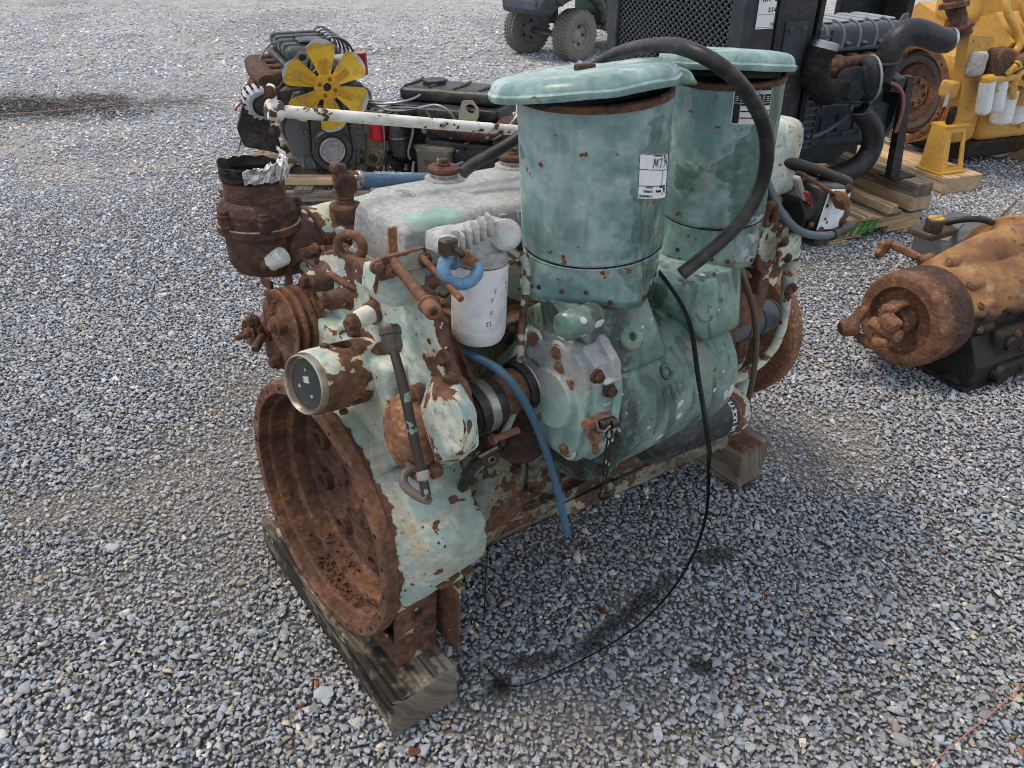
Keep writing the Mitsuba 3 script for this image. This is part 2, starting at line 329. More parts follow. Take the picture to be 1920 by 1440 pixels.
def wood_mesh(m, along, tone, off):
    """splits a timber into its faces so that the grain runs along it, with growth rings on the sawn ends; returns (mesh, uv)"""
    m = back(m); o = [i for i in range(3) if i != along]; n = m.face_normals; ax = np.abs(n).argmax(1)
    V, F, U = [], [], []; k = 0
    for a in range(3):
        f = m.faces[ax == a]
        if not len(f): continue
        idx = np.unique(f); re = np.zeros(len(m.vertices), int); re[idx] = np.arange(len(idx)); v = m.vertices[idx]
        if a == along: u = np.column_stack([v[:, o[0]]+off*.3, np.clip(v[:, o[1]]+.5*0, -40, 40)+100*(3 if tone != 1 else 4)])
        else:
            c = o[1] if a == o[0] else o[0]
            u = np.column_stack([v[:, along]+off*7+a*1.3, v[:, c]+off+a*.7+100*tone])
        V.append(v); F.append(re[f]+k); U.append(u); k += len(idx)
    return tm(np.vstack(V), np.vstack(F)), np.vstack(U)
def plank(lo, hi, along, tone, frame, key, ch=.004, jit=0, label=None):
    """one wooden member; along: 0 or 1 or 2, the axis of its grain"""
    m = refine(cbox(lo, hi, ch), .06)
    m.vertices = m.vertices+(meshkit.fbm(m.vertices*9+jit, 2)-.5)[:, None]*.004
    w, U = wood_mesh(m, along, tone, CRN(jit))
    return emit(key, w, 'wood', frame, smooth=False, uv=lambda v: (U[:, 0], U[:, 1]), label=label)
def CRN(i): return (math.sin(i*12.9898+4.1)*43758.5453) % 1.0

def white_color(p, n, uv):
    d = peel_d(p*1.6, uv.x); f = FB(p.x*40, p.y*40, p.z*40, 3)
    c = MIX(C3(.62, .60, .52), C3(.80, .79, .74), SS(.35, .6, f))
    c = MIX(c, C3(.40, .27, .12), (1-SS(0, .05, d))*.6)
    return MIX(C3(.035, .022, .016)*(1+2*f), c, SS(-.003, .003, d))
scene['peel_white'] = principled(mikit.proc(white_color), .5, .4)
def dark_color(p, n, uv):
    d = peel_d(p*1.3, uv.x); f = FB(p.x*60, p.y*60, p.z*60, 3)
    c = MIX(MIX(C3(.17, .135, .12), C3(.33, .29, .27), f), C3(.03, .022, .018), dr.clip(uv.y, 0, 1))
    return MIX(c, C3(.16, .27, .22), SS(-.002, .002, d)*.8)
scene['peel_dark'] = principled(mikit.proc(dark_color), .55, .4)
def black_color(p, n, uv):
    d = peel_d(p*1.1, uv.x); f = FB(p.x*60, p.y*60, p.z*60, 3)
    return MIX(MIX(C3(.20, .09, .035), C3(.62, .50, .34), SS(.4, .6, f)), C3(.016, .014, .013), SS(-.002, .004, d))
scene['peel_black'] = principled(mikit.proc(black_color), .5, .4)
def green_color(p, n, uv):
    """blower enamel: u coverage, v black grime"""
    f = FB(p.x*11+2, p.y*11, p.z*11, 3); g = FB(p.x*34, p.y*34, p.z*34, 3); h = FB(p.x*120, p.y*120, p.z*120, 2)
    c = MIX(C3(.095, .185, .155), C3(.26, .375, .325), SS(.34, .66, f*.5+g*.3+h*.2))
    c = MIX(c, C3(.33, .46, .43), SS(.50, .7, n.z*.5+f*.4)*.5)  # upward faces tinted paler, a soft highlight painted into the enamel
    c = MIX(c, C3(.27, .245, .20), SS(.50, .66, g*.5+FB(p.x*6, p.y*6, p.z*6+9, 2)*.5)*.65)
    c = MIX(c, C3(.020, .024, .022), dr.clip(uv.y*1.1-.25, 0, 1)*SS(.40, .62, g*.5+h*.35+uv.y*.15))
    c = MIX(c, C3(.03, .032, .032), SS(.72, .80, N(p.x*75, p.y*75, p.z*40)*.7+h*.3)*.7)
    c = MIX(c, C3(.03, .04, .036), SS(.50, .68, FB(p.x*50, p.y*50, p.z*6, 3))*.62)
    d = .26+.48*uv.x-(.6*f+.4*N(p.x*60, p.y*60, p.z*60))
    c = c*(.80+.40*FB(p.x*130, p.y*130, p.z*130, 2))
    c = MIX(C3(.55, .56, .53), c, SS(-.002, .002, d))
    return c
scene['peel_green'] = bumped(clean_bump, .0012, principled(mikit.proc(green_color), .48, .45))
# ------------------------------------------------------------------ the gravel yard
def dirt_np(x, y):
    p = np.stack([x, y, np.zeros_like(x)], -1)
    return np.clip((meshkit.fbm(p*np.array([1.05, 1.5, 1])+31, 4, 5)-.62)*5.5, 0, .62)
def ground_color(p, n, uv):
    far = SS(3.6, 5.2, p.y)
    a, b, r = VOR(p.x*62, p.y*62)
    r2 = CR(r*977., 3.)
    st = MIX(C3(.25, .255, .265), C3(.68, .68, .685), dr.power(r, 1.2))
    st = MIX(st, C3(.42, .36, .28), SS(.90, .92, r2))
    st = MIX(st, C3(.62, .60, .56), SS(.955, .96, r2))
    gap = 1-.55*SS(.0, .25, .25-(b-a))
    near = MIX(st*gap*.55, MIX(C3(.34, .31, .275), C3(.50, .46, .41), FB(p.x*45, p.y*45, 0., 3)), uv.x)
    c = MIX(near, st*gap, far)
    dust = FB(p.x*.75+3, p.y*1.5, 0., 4); d2 = FB(p.x*5, p.y*9, 2., 3)
    c = MIX(c, C3(.62, .57, .51), SS(.52, .66, dust*.7+d2*.3)*.6*far)
    c = MIX(c, C3(.60, .60, .61), SS(5., 11., p.y)*.55)  # bed pales with distance: sheen at grazing view put into the colour
    mo = FB(p.x*8., p.y*7., 0., 3)*.5+FB(p.x*24., p.y*16., 3., 2)*.5
    c = c*MIX(C3(1.), C3(.55+.9*mo), SS(5.5, 9., p.y))
    c = MIX(c, C3(.28, .285, .30), SS(.55, .62, FB(p.x*.9, p.y*.55+4, 1., 4))*SS(8., 12., p.y)*.45)
    # the dark wet stain on the gravel far to the side
    q = dr.sqrt(dr.square((p.x+4.35)/1.7)+dr.square((p.y-6.65-(p.x+4.2)*.07)/.62))
    c = MIX(c, C3(.035, .027, .021), (1-SS(.45, 1.15, q+.9*(FB(p.x*4, p.y*6, 0., 3)-.5)))*.9)
    q = dr.sqrt(dr.square((p.x+1.9)/1.1)+dr.square((p.y-9.6)/.35))
    c = MIX(c, C3(.22, .18, .14), (1-SS(.3, 1.1, q+.9*(FB(p.x*3, p.y*5, 3., 3)-.5)))*.7)
    return c
def ground_bump(p, n, uv):
    a, b, r = VOR(p.x*62, p.y*62); return (SS(0, .35, b-a)+.6*r)
scene['gravel_bed'] = bumped(ground_bump, .010, principled(mikit.proc(ground_color), .9, .2), .002)
def build_ground():
    xs, ys = np.arange(-9, 9.01, .15), np.arange(-.6, 14.41, .15); nx, ny = len(xs), len(ys)
    gx, gy = np.meshgrid(xs, ys); V = np.column_stack([gx.ravel(), gy.ravel(), np.full(gx.size, -.004)])
    a = (np.arange(ny-1)[:, None]*nx+np.arange(nx-1)).ravel(); F = np.vstack([np.column_stack([a, a+1, a+nx+1]), np.column_stack([a, a+nx+1, a+nx])])
    d = dirt_np(V[:, 0], V[:, 1]); k = len(V); L = 420.
    x0, x1, y0, y1 = xs[0], xs[-1], ys[0], ys[-1]
    O = [(-L, -L), (L, -L), (L, L), (-L, L), (x0, y0), (x1, y0), (x1, y1), (x0, y1)]
    V = np.vstack([V, [(a, b, -.004) for a, b in O]])
    F = np.vstack([F, [(k+q[0], k+q[1], k+q[2]) for q in ((0, 1, 5), (0, 5, 4), (1, 2, 6), (1, 6, 5), (2, 3, 7), (2, 7, 6), (3, 0, 4), (3, 4, 7))]])
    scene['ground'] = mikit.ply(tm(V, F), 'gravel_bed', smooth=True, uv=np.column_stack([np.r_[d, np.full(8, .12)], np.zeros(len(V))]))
    labels['ground'] = {'label': 'packed grey gravel yard with sandy patches and a dark oil stain', 'kind': 'structure', 'category': 'ground'}
build_ground()
def build_gravel():
    rng = np.random.default_rng(5)
    protos = []
    for k in range(48):
        npt = (7 if k >= 36 else 9 if k % 3 else 11)
        q = rng.normal(size=(npt, 3)); q /= np.linalg.norm(q, axis=1, keepdims=True)
        q *= rng.uniform(.85, 1.1, (npt, 1)); q *= np.array([1, rng.uniform(.66, .96), rng.uniform(.38, .60)])
        h = trimesh.convex.convex_hull(q); protos.append((np.array(h.vertices), np.array(h.faces)))
    S = []
    for y0, y1, sp, sz in ((.55, 3.0, .0116, .735), (3.0, 4.7, .0150, .95), (4.7, 9.4, .031, 1.40), (8.0, 15., .075, 2.2)):
        ny = int((y1-y0)/(sp*.87))
        for i in range(ny):
            y = y0+i*sp*.87; hw = .70*(.848*y+.80)+.33
            x = np.arange(-hw, hw, sp)+(i % 2)*sp/2
            S.append(np.column_stack([x, np.full_like(x, y), np.full_like(x, sz)]))
    S = np.vstack(S); n = len(S)
    jit = np.where(S[:, 2] < 1.2, .0042, np.where(S[:, 2] < 2, .016, .05)); S[:, 0] += rng.normal(0, 1, n)*jit; S[:, 1] += rng.normal(0, 1, n)*jit
    d = dirt_np(S[:, 0], S[:, 1])
    keep = rng.random(n) > np.maximum(d*.55, np.clip((S[:, 1]-np.where(S[:, 2] > 2, 10.5, 6.0))/np.where(S[:, 2] > 2, 4.5, 3.4), 0, 1))
    S, d = S[keep], d[keep]; n = len(S)
    size = S[:, 2]*.0105*np.exp(rng.normal(0, .30, n))*(1-.25*d); size = np.minimum(size, .021*np.maximum(1, S[:, 2]*.72))
    big = rng.random(n) < .012; size[big] *= 1.5
    t = rng.random(n)
    g = .20+.29*rng.beta(1.8, 2.2, n)
    base = np.column_stack([g*.92, g*.985, g*1.085])
    tint = rng.normal(0, .028, (n, 1))*np.array([[1.0, .1, -1.0]]); base = base*(1+tint*1.8)
    warm = t < .05; base[warm] = (np.array([.44, .38, .30])*rng.uniform(.5, 1.3, (warm.sum(), 1)))
    white = (t > .10) & (t < .135); base[white] = np.array([.62, .60, .56])*rng.uniform(.7, 1.15, (white.sum(), 1))
    ru = (t > .155) & (t < .1585); base[ru] = np.array([.30, .13, .06])*rng.uniform(.7, 1.2, (ru.sum(), 1))
    base = base*(1+.75*np.clip((S[:, 1:2]-1.6)/4.5, 0, 1))  # farther stones coloured lighter, standing in for sheen at a flat viewing angle
    base = base*(1-.25*d[:, None])+np.array([.42, .36, .29])*.25*d[:, None]
    # oil drips below the engine and the dark stain further off wet the stones
    def spot(cx, cy, rx, ry, ang, k):
        c, s = math.cos(ang), math.sin(ang); X0, Y0 = S[:, 0]-cx, S[:, 1]-cy
        q = ((X0*c+Y0*s)/rx)**2+((-X0*s+Y0*c)/ry)**2
        q = np.sqrt(q)+.9*(meshkit.fbm(np.column_stack([S[:, :2]*14, np.zeros(n)]), 3, 9)-.5)
        return k*np.clip((1.15-q)/.5, 0, 1)
    wet = np.zeros(n)
    for a in OIL: wet = np.maximum(wet, spot(*a))
    base = base*(1-wet[:, None])+np.array([.10, .075, .055])*(wet*(S[:, 0] < -2))[:, None]*.6
    V, F, C = [], [], []; off = 0
    which = np.where(S[:, 1] > 3.0, rng.integers(36, len(protos), n), rng.integers(0, 36, n))
    yaw = rng.uniform(0, 2*np.pi, n); tilt = rng.normal(0, .32, n); tax = rng.uniform(0, 2*np.pi, n)
    zc = rng.uniform(-.12, .26, n)*size+.0015+.004*meshkit.fbm(np.column_stack([S[:, :2]*6, np.zeros(n)]), 2)
    cy, sy = np.cos(yaw), np.sin(yaw); cx, sx = np.cos(tilt), np.sin(tilt)
    R1 = np.zeros((n, 3, 3)); R1[:, 0, 0] = cy; R1[:, 0, 1] = -sy; R1[:, 1, 0] = sy; R1[:, 1, 1] = cy; R1[:, 2, 2] = 1
    ax = np.column_stack([np.cos(tax), np.sin(tax), np.zeros(n)])
    K = np.zeros((n, 3, 3)); K[:, 0, 2] = ax[:, 1]; K[:, 1, 2] = -ax[:, 0]; K[:, 2, 0] = -ax[:, 1]; K[:, 2, 1] = ax[:, 0]
    R2 = np.eye(3)[None]+sx[:, None, None]*K+(1-cx)[:, None, None]*(K@K)
    R = (R2@R1)*size[:, None, None]
    for k, (pv, pf) in enumerate(protos):
        i = np.nonzero(which == k)[0]
        v = np.einsum('nij,vj->nvi', R[i], pv)+np.column_stack([S[i, :2], zc[i]])[:, None]
        V.append(v.reshape(-1, 3)); F.append((pf[None]+(np.arange(len(i))*len(pv))[:, None, None]).reshape(-1, 3)+off); off += len(i)*len(pv)
        C.append(np.repeat(base[i], len(pv), 0))
    V, F, C = np.vstack(V), np.vstack(F), np.clip(np.vstack(C), 0.004, 1)
    print('gravel stones', n, 'triangles', len(F))
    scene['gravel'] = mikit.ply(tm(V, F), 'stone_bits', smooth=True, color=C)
    labels['gravel'] = {'label': 'loose crushed grey gravel stones covering the yard', 'kind': 'stuff', 'category': 'gravel'}
scene['stone_bits'] = {'type': 'principled', 'base_color': {'type': 'mesh_attribute', 'name': 'vertex_color'}, 'roughness': .6, 'specular': .5}
OIL = [(.28, 1.28, .20, .028, .75, .85), (.06, 1.14, .07, .018, .2, .8), (-.03, 1.07, .030, .025, .4, .93), (.52, 1.46, .06, .03, .3, .8), (.66, 1.76, .05, .03, .3, .9),
       (.42, 1.12, .03, .02, 0, .85), (-4.35, 6.65, 1.7, .62, .07, .72)]
build_gravel()

# ------------------------------------------------------------------ the old marine diesel engine (x along the crankshaft away from the bell, y to the far side)
EN = thing('diesel_engine', 'rusty old marine diesel engine with peeling mint green paint and two tall round air cleaners', 'engine')
def P(n): return EN+'__'+n
def part(n, mesh, mat, **k): return emit(P(n), mesh, mat, 'E', **k)
def patches(base, spots, tone=.0, tones=()):
    """paint coverage over the local position: base plus (x, y, z, radius, change) spots"""
    def f(v):
        c = np.full(len(v), float(base)); t = np.full(len(v), float(tone))
        for x, y, z, r, a in spots: c += a*np.exp(-(((v-[x, y, z])**2).sum(1))/r**2)
        for x, y, z, r, a in tones: t += a*np.exp(-(((v-[x, y, z])**2).sum(1))/r**2)
        return np.clip(c, 0, 1), np.clip(t, 0, 1)
    return f

# --- flywheel housing (the bell)
def housing():
    fr = hull(np.vstack([lathe([(.274, .024), (.262, .20)], (0, 0, 0), X, 64).vertices]))
    def pad(s):
        out = [(x, s*y, z) for x in (.115, .205) for y, z in ((.318, .075), (.318, .005), (.300, -.02))]
        inn = [(.03, s*.20, .19), (.03, s*.262, -.05), (.03, s*.21, -.17), (.205, s*.2, .20), (.205, s*.18, -.2), (.07, s*.300, .02), (.06, s*.275, .08), (.05, s*.275, -.08)]
        return hull(out+inn)
    top = hull([(x, y, z) for x in (.07, .20) for y, z in ((-.21, .20), (.2, .2), (.17, .40), (-.20, .40))])
    b = fr+pad(1)+pad(-1)+top
    b = cast(cast(b, .016, 10, .0010, 50), .016, 0, .0032, 16)
    b = man(b)-man(cyl((-.02, 0, 0), (.165, 0, 0), .243, n=64, ch=0))-man(cyl((-.02, 0, 0), (.02, 0, 0), .2535, n=64, ch=0))
    return b
def housing_uv(v):
    rad = np.hypot(v[:, 1], v[:, 2])
    c = .80-.75*np.clip((.045-v[:, 0])/.02, 0, 1)*(rad < .30)
    c = np.where(rad < .246, 0, c)
    c -= .45*np.exp(-((v-[.06, -.24, -.155])**2).sum(1)/.055**2)
    c -= .15*np.exp(-((v-[.14, -.30, .04])**2).sum(1)/.04**2)
    t = .10+.25*np.clip((v[:, 0]-.12)/.08, 0, 1)
    return np.clip(c, 0, 1), np.clip(t, 0, 1)
H = P('flywheel_housing')
emit(H, refine(housing(), .02), 'peel', uv=housing_uv)
emit(H+'__flange', lathe([(.2535, .026), (.2535, .004), (.2565, 0), (.277, 0), (.281, .004), (.281, .024), (.276, .028)], (0, 0, 0), X, 96), 'rust', uv=(.42, .10), smooth=30)
emit(H+'__bore', cat(lathe([(.2535, .002), (.2535, .021), (.2435, .022), (.2415, .03), (.2415, .060), (.228, .068), (.228, .102), (.218, .112), (.0, .112)][::-1], (0, 0, 0), X, 96)), 'rust', uv=lambda v: (np.full(len(v), .36), .25+.40*np.clip(v[:, 2]/.2, -.5, 1)), smooth=30)  # rust darkens towards the top: shade inside the bell put into the colour
for i in range(24):
    a = (i+.5)*2*math.pi/24
    emit(H+'__bolt_hole', cyl((-.0006, .2665*math.cos(a), .2665*math.sin(a)), (.004, .2665*math.cos(a), .2665*math.sin(a)), .0048, n=10, ch=0), 'rust', uv=(.1, .95))
for a in (20, 62, 105, 150, 200, 250, 300, 340):
    c = np.array([.1115, .165*math.cos(math.radians(a)), .165*math.sin(math.radians(a))])
    emit(H+'__boss', cat(lathe([(.03, 0), (.027, -.014), (.015, -.016), (.012, -.004), (0, -.004)][::-1], c, X, 20)), 'rust', uv=(.3, .45))
emit(H+'__crank_flange', cat(lathe([(.0, -.012), (.03, -.012), (.034, -.02), (.078, -.02), (.085, -.012), (.085, .0)][::-1], (.1115, 0, 0), X, 40), [bolt((.091, .058*math.cos(a), .058*math.sin(a)), -X, .009, .007) for a in np.arange(6)*math.pi/3]), 'rust', uv=(.25, .5))
for zz, y0 in ((.15, .02),):
    emit(H+'__rib', cbox((.075, y0, zz-.006), (.112, .205, zz+.006), .003), 'rust', uv=(.25, .55))
def flakes():
    rng = np.random.default_rng(3); ms = []
    for k in range(380):
        a = rng.normal(-math.pi/2, .33); x = rng.uniform(.03, .105); r = .239-abs(rng.normal(0, .008))
        q = rng.normal(size=(7, 3))*np.array([1, 1, .45]); q /= np.linalg.norm(q, axis=1, keepdims=True)
        h = trimesh.convex.convex_hull(q*rng.uniform(.002, .0062)); ms.append(tm(h.vertices+[x, r*math.cos(a), r*math.sin(a)], h.faces))
    return trimesh.util.concatenate(ms)
k = emit(H+'__rust_flakes', flakes(), 'rust', uv=(.30, .42), smooth=False); labels[k] = {'kind': 'stuff'}
# rusty angle feet below the bell, standing on the timber
foot = P('mounting_foot')
emit(foot, cast(cat(man(cbox((.035, -.235, -.272), (.047, -.13, -.212), .003))+man(cbox((.035, -.247, -.272), (.135, -.233, -.10), .003))), .012, 4, .0025, 22), 'peel', uv=(.27, .35))
emit(foot, cast(man(cbox((.15, -.30, -.262), (.158, -.17, -.05), .003))+man(cbox((.10, -.305, -.05), (.19, -.16, -.040), .003)), .012, 4, .002, 22), 'peel', uv=(.25, .4))
bolts(foot, [(.085, -.248, -.15), (.115, -.248, -.185), (.06, -.248, -.20)], -Y, r=.010)
emit(foot, cast(cbox((.05, .17, -.272), (.13, .20, -.185), .004), .02, 2), 'rust', uv=(.3, .3))

# --- crankcase, block, oil pan
blk = cast(man(cbox((.19, -.165, -.10), (1.18, .165, .40), .012))+man(cbox((.19, -.195, -.125), (1.18, .19, -.095), .006))+man(cbox((.19, -.18, .375), (1.18, .17, .405), .006))
           +hull([(.19, -.19, -.1), (.42, -.19, -.1), (.19, -.2, .2), (.36, -.165, .2), (.19, -.1, .25), (.4, -.1, .0), (.36, -.1, .2)]), .025, 5, .001)
part('engine_block', blk, 'peel', uv=patches(.50, [(.3, -.17, .1, .1, .1), (.30, -.17, .25, .1, .15)], .85, [(.3, -.19, .02, .10, -.22), (.35, -.17, .25, .12, -.3), (.6, -.17, 0, .3, .15)]))
BK = P('engine_block')
for xx in (.50, .66, .82, .98):
    emit(BK+'__inspection_cover', cast(cbox((xx-.06, -.180, -.06), (xx+.06, -.166, .10), .006), .02, 3), 'peel', uv=(.5, .9))
    bolts(BK+'__inspection_cover', [(xx-.048, -.181, -.045), (xx+.048, -.181, -.045), (xx+.048, -.181, .085), (xx-.048, -.181, .085)], -Y, r=.007, uv=(.2, .7))
head = cast(cbox((.205, -.125, .40), (1.10, .135, .505), .012), .03, 4, .0008)
part('cylinder_head', head, 'peel', uv=(.62, .30))
def pan():
    a = hull([(x, s*y, z) for s in (-1, 1) for x, y, z in ((.20, .185, -.125), (.20, .16, -.150), (1.18, .215, -.125), (1.18, .205, -.185))])
    b = hull([(x, s*y, z) for s in (-1, 1) for x, y, z in ((.24, .13, -.14), (.30, .11, -.235), (1.12, .16, -.14), (1.0, .14, -.245))])
    return cast(a+b, .025, 5, .0012)
part('oil_pan', pan(), 'peel', uv=lambda v: (.30+.35*np.clip((v[:, 2]+.19)/.04, 0, 1), .80+0*v[:, 0]))
part('oil_pan_rail', cast(hull([(.52, -.19, -.122), (.52, -.205, -.158), (1.15, -.245, -.118), (1.15, -.252, -.175), (.52, -.17, -.15), (1.15, -.19, -.15)]), .02, 3), 'peel', uv=(.55, .72))
# --- gear case and its cover above the bell
gpoly = [(0.110,0.192,0.461),(0.110,0.154,0.493),(0.110,0.036,0.534),(0.110,-0.041,0.542),(0.110,-0.113,0.539),(0.110,-0.202,0.552),(0.110,-0.263,0.553),(0.110,-0.288,0.516),(0.110,-0.308,0.468),(0.110,-0.331,0.433),(0.110,-0.359,0.407),(0.110,-0.371,0.361),(0.110,-0.343,0.302),(0.110,-0.237,0.219),(0.110,-0.114,0.250),(0.110,-0.058,0.264),(0.110,0.054,0.197),(0.110,0.127,0.247),(0.110,0.128,0.346),(0.110,0.159,0.398)]
gp = Polygon([(q[1], q[2]) for q in gpoly]).buffer(.012).buffer(-.012)
GC = P('gear_cover')
cover = xprism(gp, .108, .132)
cover = cast(cast(cover, .012, 5, .0010, 60), .012, 0, .0030, 20)
def gc_uv(v):
    from shapely import points, distance
    d = distance(points(v[:, 1:3]), gp.exterior)
    c = .86-.55*np.clip(1-d/.012, 0, 1)-.5*np.clip((v[:, 0]-.118)/.008, 0, 1)
    for y, z, r, a in GCS: c -= a*np.exp(-((v[:, 1]-y)**2+(v[:, 2]-z)**2)/r**2)
    return np.clip(c, 0, 1), np.full(len(v), .03)
GCS = [(q[1], q[2], r, a) for q, r, a in zip([(0.110,-0.027,0.502),(0.110,0.096,0.483),(0.110,-0.067,0.536),(0.110,-0.290,0.433),(0.110,-0.341,0.356),(0.110,-0.098,0.486),(0.110,0.016,0.467),(0.110,-0.194,0.390),(0.110,0.158,0.440),(0.110,0.033,0.348)], (.045, .03, .05, .03, .035, .02, .02, .02, .035, .04), (.5, .4, .55, .5, .5, .3, .3, .3, .5, .6))]
emit(GC, cover, 'peel', uv=gc_uv)
emit(P('gear_case'), cast(man(xprism(gp.buffer(-.085), .132, .205))+man(xprism(gp.buffer(-.070), .185, .205)), .016, 4, .001), 'peel', uv=(.25, .7))
bolts(GC, [(0.107,0.098,0.461),(0.107,0.013,0.455),(0.107,0.106,0.513),(0.107,0.161,0.393),(0.107,-0.312,0.461),(0.107,-0.332,0.431),(0.107,-0.093,0.379),(0.107,-0.162,0.287),(0.107,-0.381,0.361)], -X, r=.011, h=.012)
# bosses on the cover
for q, rr in zip([(0.108,0.069,0.471),(0.108,-0.006,0.458)], (.022, .018)):
    emit(GC+'__boss', lathe([(rr*1.5, .0), (rr*1.1, .012), (rr, .035), (rr*.8, .04), (0, .04)], q, -X, 24), 'peel', uv=(.30, .1))
    bolts(GC+'__boss', [np.array(q)-[.04, 0, 0]], -X, r=.012, h=.014)
# the lower right bulge of the cover
bl = hull([(x, q[1], q[2]) for x, pts in ((.12, [(0.110,-0.217,0.341),(0.110,-0.259,0.409),(0.110,-0.334,0.428),(0.110,-0.382,0.397),(0.110,-0.392,0.331),(0.110,-0.334,0.264),(0.110,-0.264,0.208)]),) for q in pts]+[(x, q[1], q[2]) for x, pts in ((.065, [(0.065,-0.308,0.376),(0.065,-0.353,0.433),(0.065,-0.405,0.442),(0.065,-0.424,0.406),(0.065,-0.417,0.353),(0.065,-0.351,0.299)]),) for q in pts])
emit(GC+'__bulge', cast(bl, .01, 8, .001), 'peel', uv=patches(.72, [(*(0.080,-0.332,0.418), .035, -.55), (*(0.080,-0.307,0.285), .03, -.45), (*(0.080,-0.408,0.392), .02, -.5)], .0))
# round tan cover
ov = (0.075,-0.245,0.292)
def governor():
    c = np.array(ov)
    m = lathe([(0, -.030), (.030, -.027), (.050, -.016), (.060, 0), (.064, .012), (.066, .05)][::-1], (0, 0, 0), X, 40)
    m = tm(m.vertices*[1, .98, 1.22]+c, m.faces); return m
emit(GC+'__round_cover', refine(governor(), .02), 'rust', uv=(.86, -.25))
fl_p = []
for a in (35, 100, 160, 215, 270, 325):
    fl_p.append((ov[0]+.012, ov[1]+.068*math.cos(math.radians(a)), ov[2]+.083*math.sin(math.radians(a))))
for q in fl_p: emit(GC+'__flange_lug', lathe([(.018, 0), (.018, .016), (0, .016)][::-1], np.array(q)+[.014, 0, 0], -X, 16), 'rust', uv=(.5, .1))
bolts(GC, [np.array(q)-[.002, 0, 0] for q in fl_p], -X, r=.0095, h=.009, uv=(.55, .15))
# top flange, lifting eye and its foot
tf = P('top_flange')
emit(tf, cast(zprism([(.10, .165), (.10, -.02), (.14, -.17), (.21, -.19), (.21, .18)], .478, .492, .004), .014, 3), 'rust', uv=(.46, .05))
bolts(tf, [(.135, .12, .494), (.125, .06, .494), (.15, -.115, .494), (.19, -.145, .494)], Z, r=.0105, h=.011)
eye = P('lifting_eye'); ec = np.array((0.125,-0.001,0.550))
emit(eye, cast(man(torus(ec, (-.75, -.66, .0), .0235, .0088, 40, 16))+hull([ec+np.array([.0, .0, -.022])+np.array(d)*.8 for d in ((-.012, .012, 0), (.012, -.012, 0), (-.014, .030, -.05), (.025, -.034, -.05), (.025, .02, -.05), (-.02, -.01, -.05))]), .006, 4, .0008), 'rust', uv=(.58, .08))
emit(eye+'__base', cast(zprism([(.115, .04), (.115, -.05), (.16, -.13), (.20, -.12), (.20, .03)], .492, .503, .003), .012, 2), 'rust', uv=(.5, .1))
bolts(eye+'__base', [(0.162,-0.026,0.505), (.185, -.085, .505)], Z, r=.0115, h=.012, uv=(.55, .0))
# bent strap with clamp at the far corner
sp = P('clamp_strap')
emit(sp, cast(tube([(0.120,0.083,0.517),(0.100,0.147,0.497),(0.090,0.193,0.465),(0.090,0.196,0.441),(0.090,0.204,0.397),(0.090,0.321,0.349)], .011, 10, False, flat=.35), .01, 0), 'rust', uv=(.35, .1))
emit(sp+'__plug', cast(cyl((0.070,0.164,0.494), (0.050,0.188,0.473), .019, .017), .008, 2, .0015), 'dirty_matte', col='d6d8d2', dirt=.5, label='pale wrapped plug end')
emit(sp+'__stud', cat(cyl((0.050,0.182,0.476), (0.035,0.191,0.466), .009, n=12), lathe([(0, 0), (.015, 0), (.015, .012), (0, .012)], (0.050,0.185,0.475), np.array((0.035,0.191,0.466))-np.array((0.050,0.185,0.475)), 6)), 'rust', uv=(.42, .05))
emit(sp+'__tab', cast(obox((0.090,0.313,0.381), (0, 1, .05), (.055, .006, .026), .002), .012, 0), 'rust', uv=(.4, .15))
# second wrapped plug in the middle of the cover
wp = P('wrapped_plug')
emit(wp, cast(cyl((0.105,-0.104,0.464), (0.060,-0.115,0.461), .0175, .016, n=20), .007, 2, .0018), 'dirty_matte', col='dcdcd6', dirt=.4, label='white taped plug on the gear cover')
emit(wp, bolt((0.058,-0.115,0.461), np.array((0.030,-0.124,0.462))-np.array((0.058,-0.115,0.461)), .0125, .016), 'rust', uv=(.3, .25))
emit(wp, cyl((0.112,-0.103,0.465), (0.095,-0.110,0.465), .021, n=20), 'rust', uv=(.4, .1))

# --- pulleys at the far corner
def sheave(c, r, grooves, w, hub):
    prof = [(0, -.004), (hub, -.004), (hub*1.05, .004), (r*.62, .010), (r*.80, .004), (r*.95, .0)]
    for g in range(grooves):
        a = g*w; prof += [(r, .001+a), (r, .004+a), (r*.80, .004+a+w*.33), (r*.80, a+w*.66), (r, a+w-.003)]
    prof += [(r, w*grooves+.004), (r*.9, w*grooves+.006), (0, w*grooves+.006)]
    return lathe(prof, c, X, 48)
pu = P('belt_pulley'); pc = np.array((0.025,0.111,0.377))
emit(pu, sheave(pc, .070, 3, .020, .020), 'rust', uv=(.46, .10), smooth=40)
emit(pu+'__hub', cat(lathe([(.021, .006), (.020, -.012), (.014, -.016), (0, -.016)][::-1], pc, X, 24), bolt(pc-[.018, 0, 0], -X, .010, .008)), 'rust', uv=(.45, .15))
for k in range(11):
    a = math.radians(-70+k*13); q = pc+[.001, .047*math.cos(a), .047*math.sin(a)]
    emit(pu+'__rivet', lathe([(.0022, .004), (.0022, 0), (.0012, -.001), (0, -.001)][::-1], q, X, 8), 'rust', uv=(.7, .0))
emit(P('pulley_shaft'), cyl(pc+[.05, 0, 0], pc+[.13, 0, 0], .028), 'rust', uv=(.3, .3))
pu2 = P('small_pulley'); pc2 = np.array((0.025,0.292,0.287))
emit(pu2, sheave(pc2, .030, 2, .017, .011), 'rust', uv=(.35, .2), smooth=40)
emit(pu2+'__stud', cat(cyl(pc2+[-.03, -.002, -.004], pc2+[.02, -.002, -.004], .006, n=12), cyl(pc2+[-.012, -.06, -.012], pc2+[.02, -.03, 0], .009, n=12)), 'rust', uv=(.4, .2))
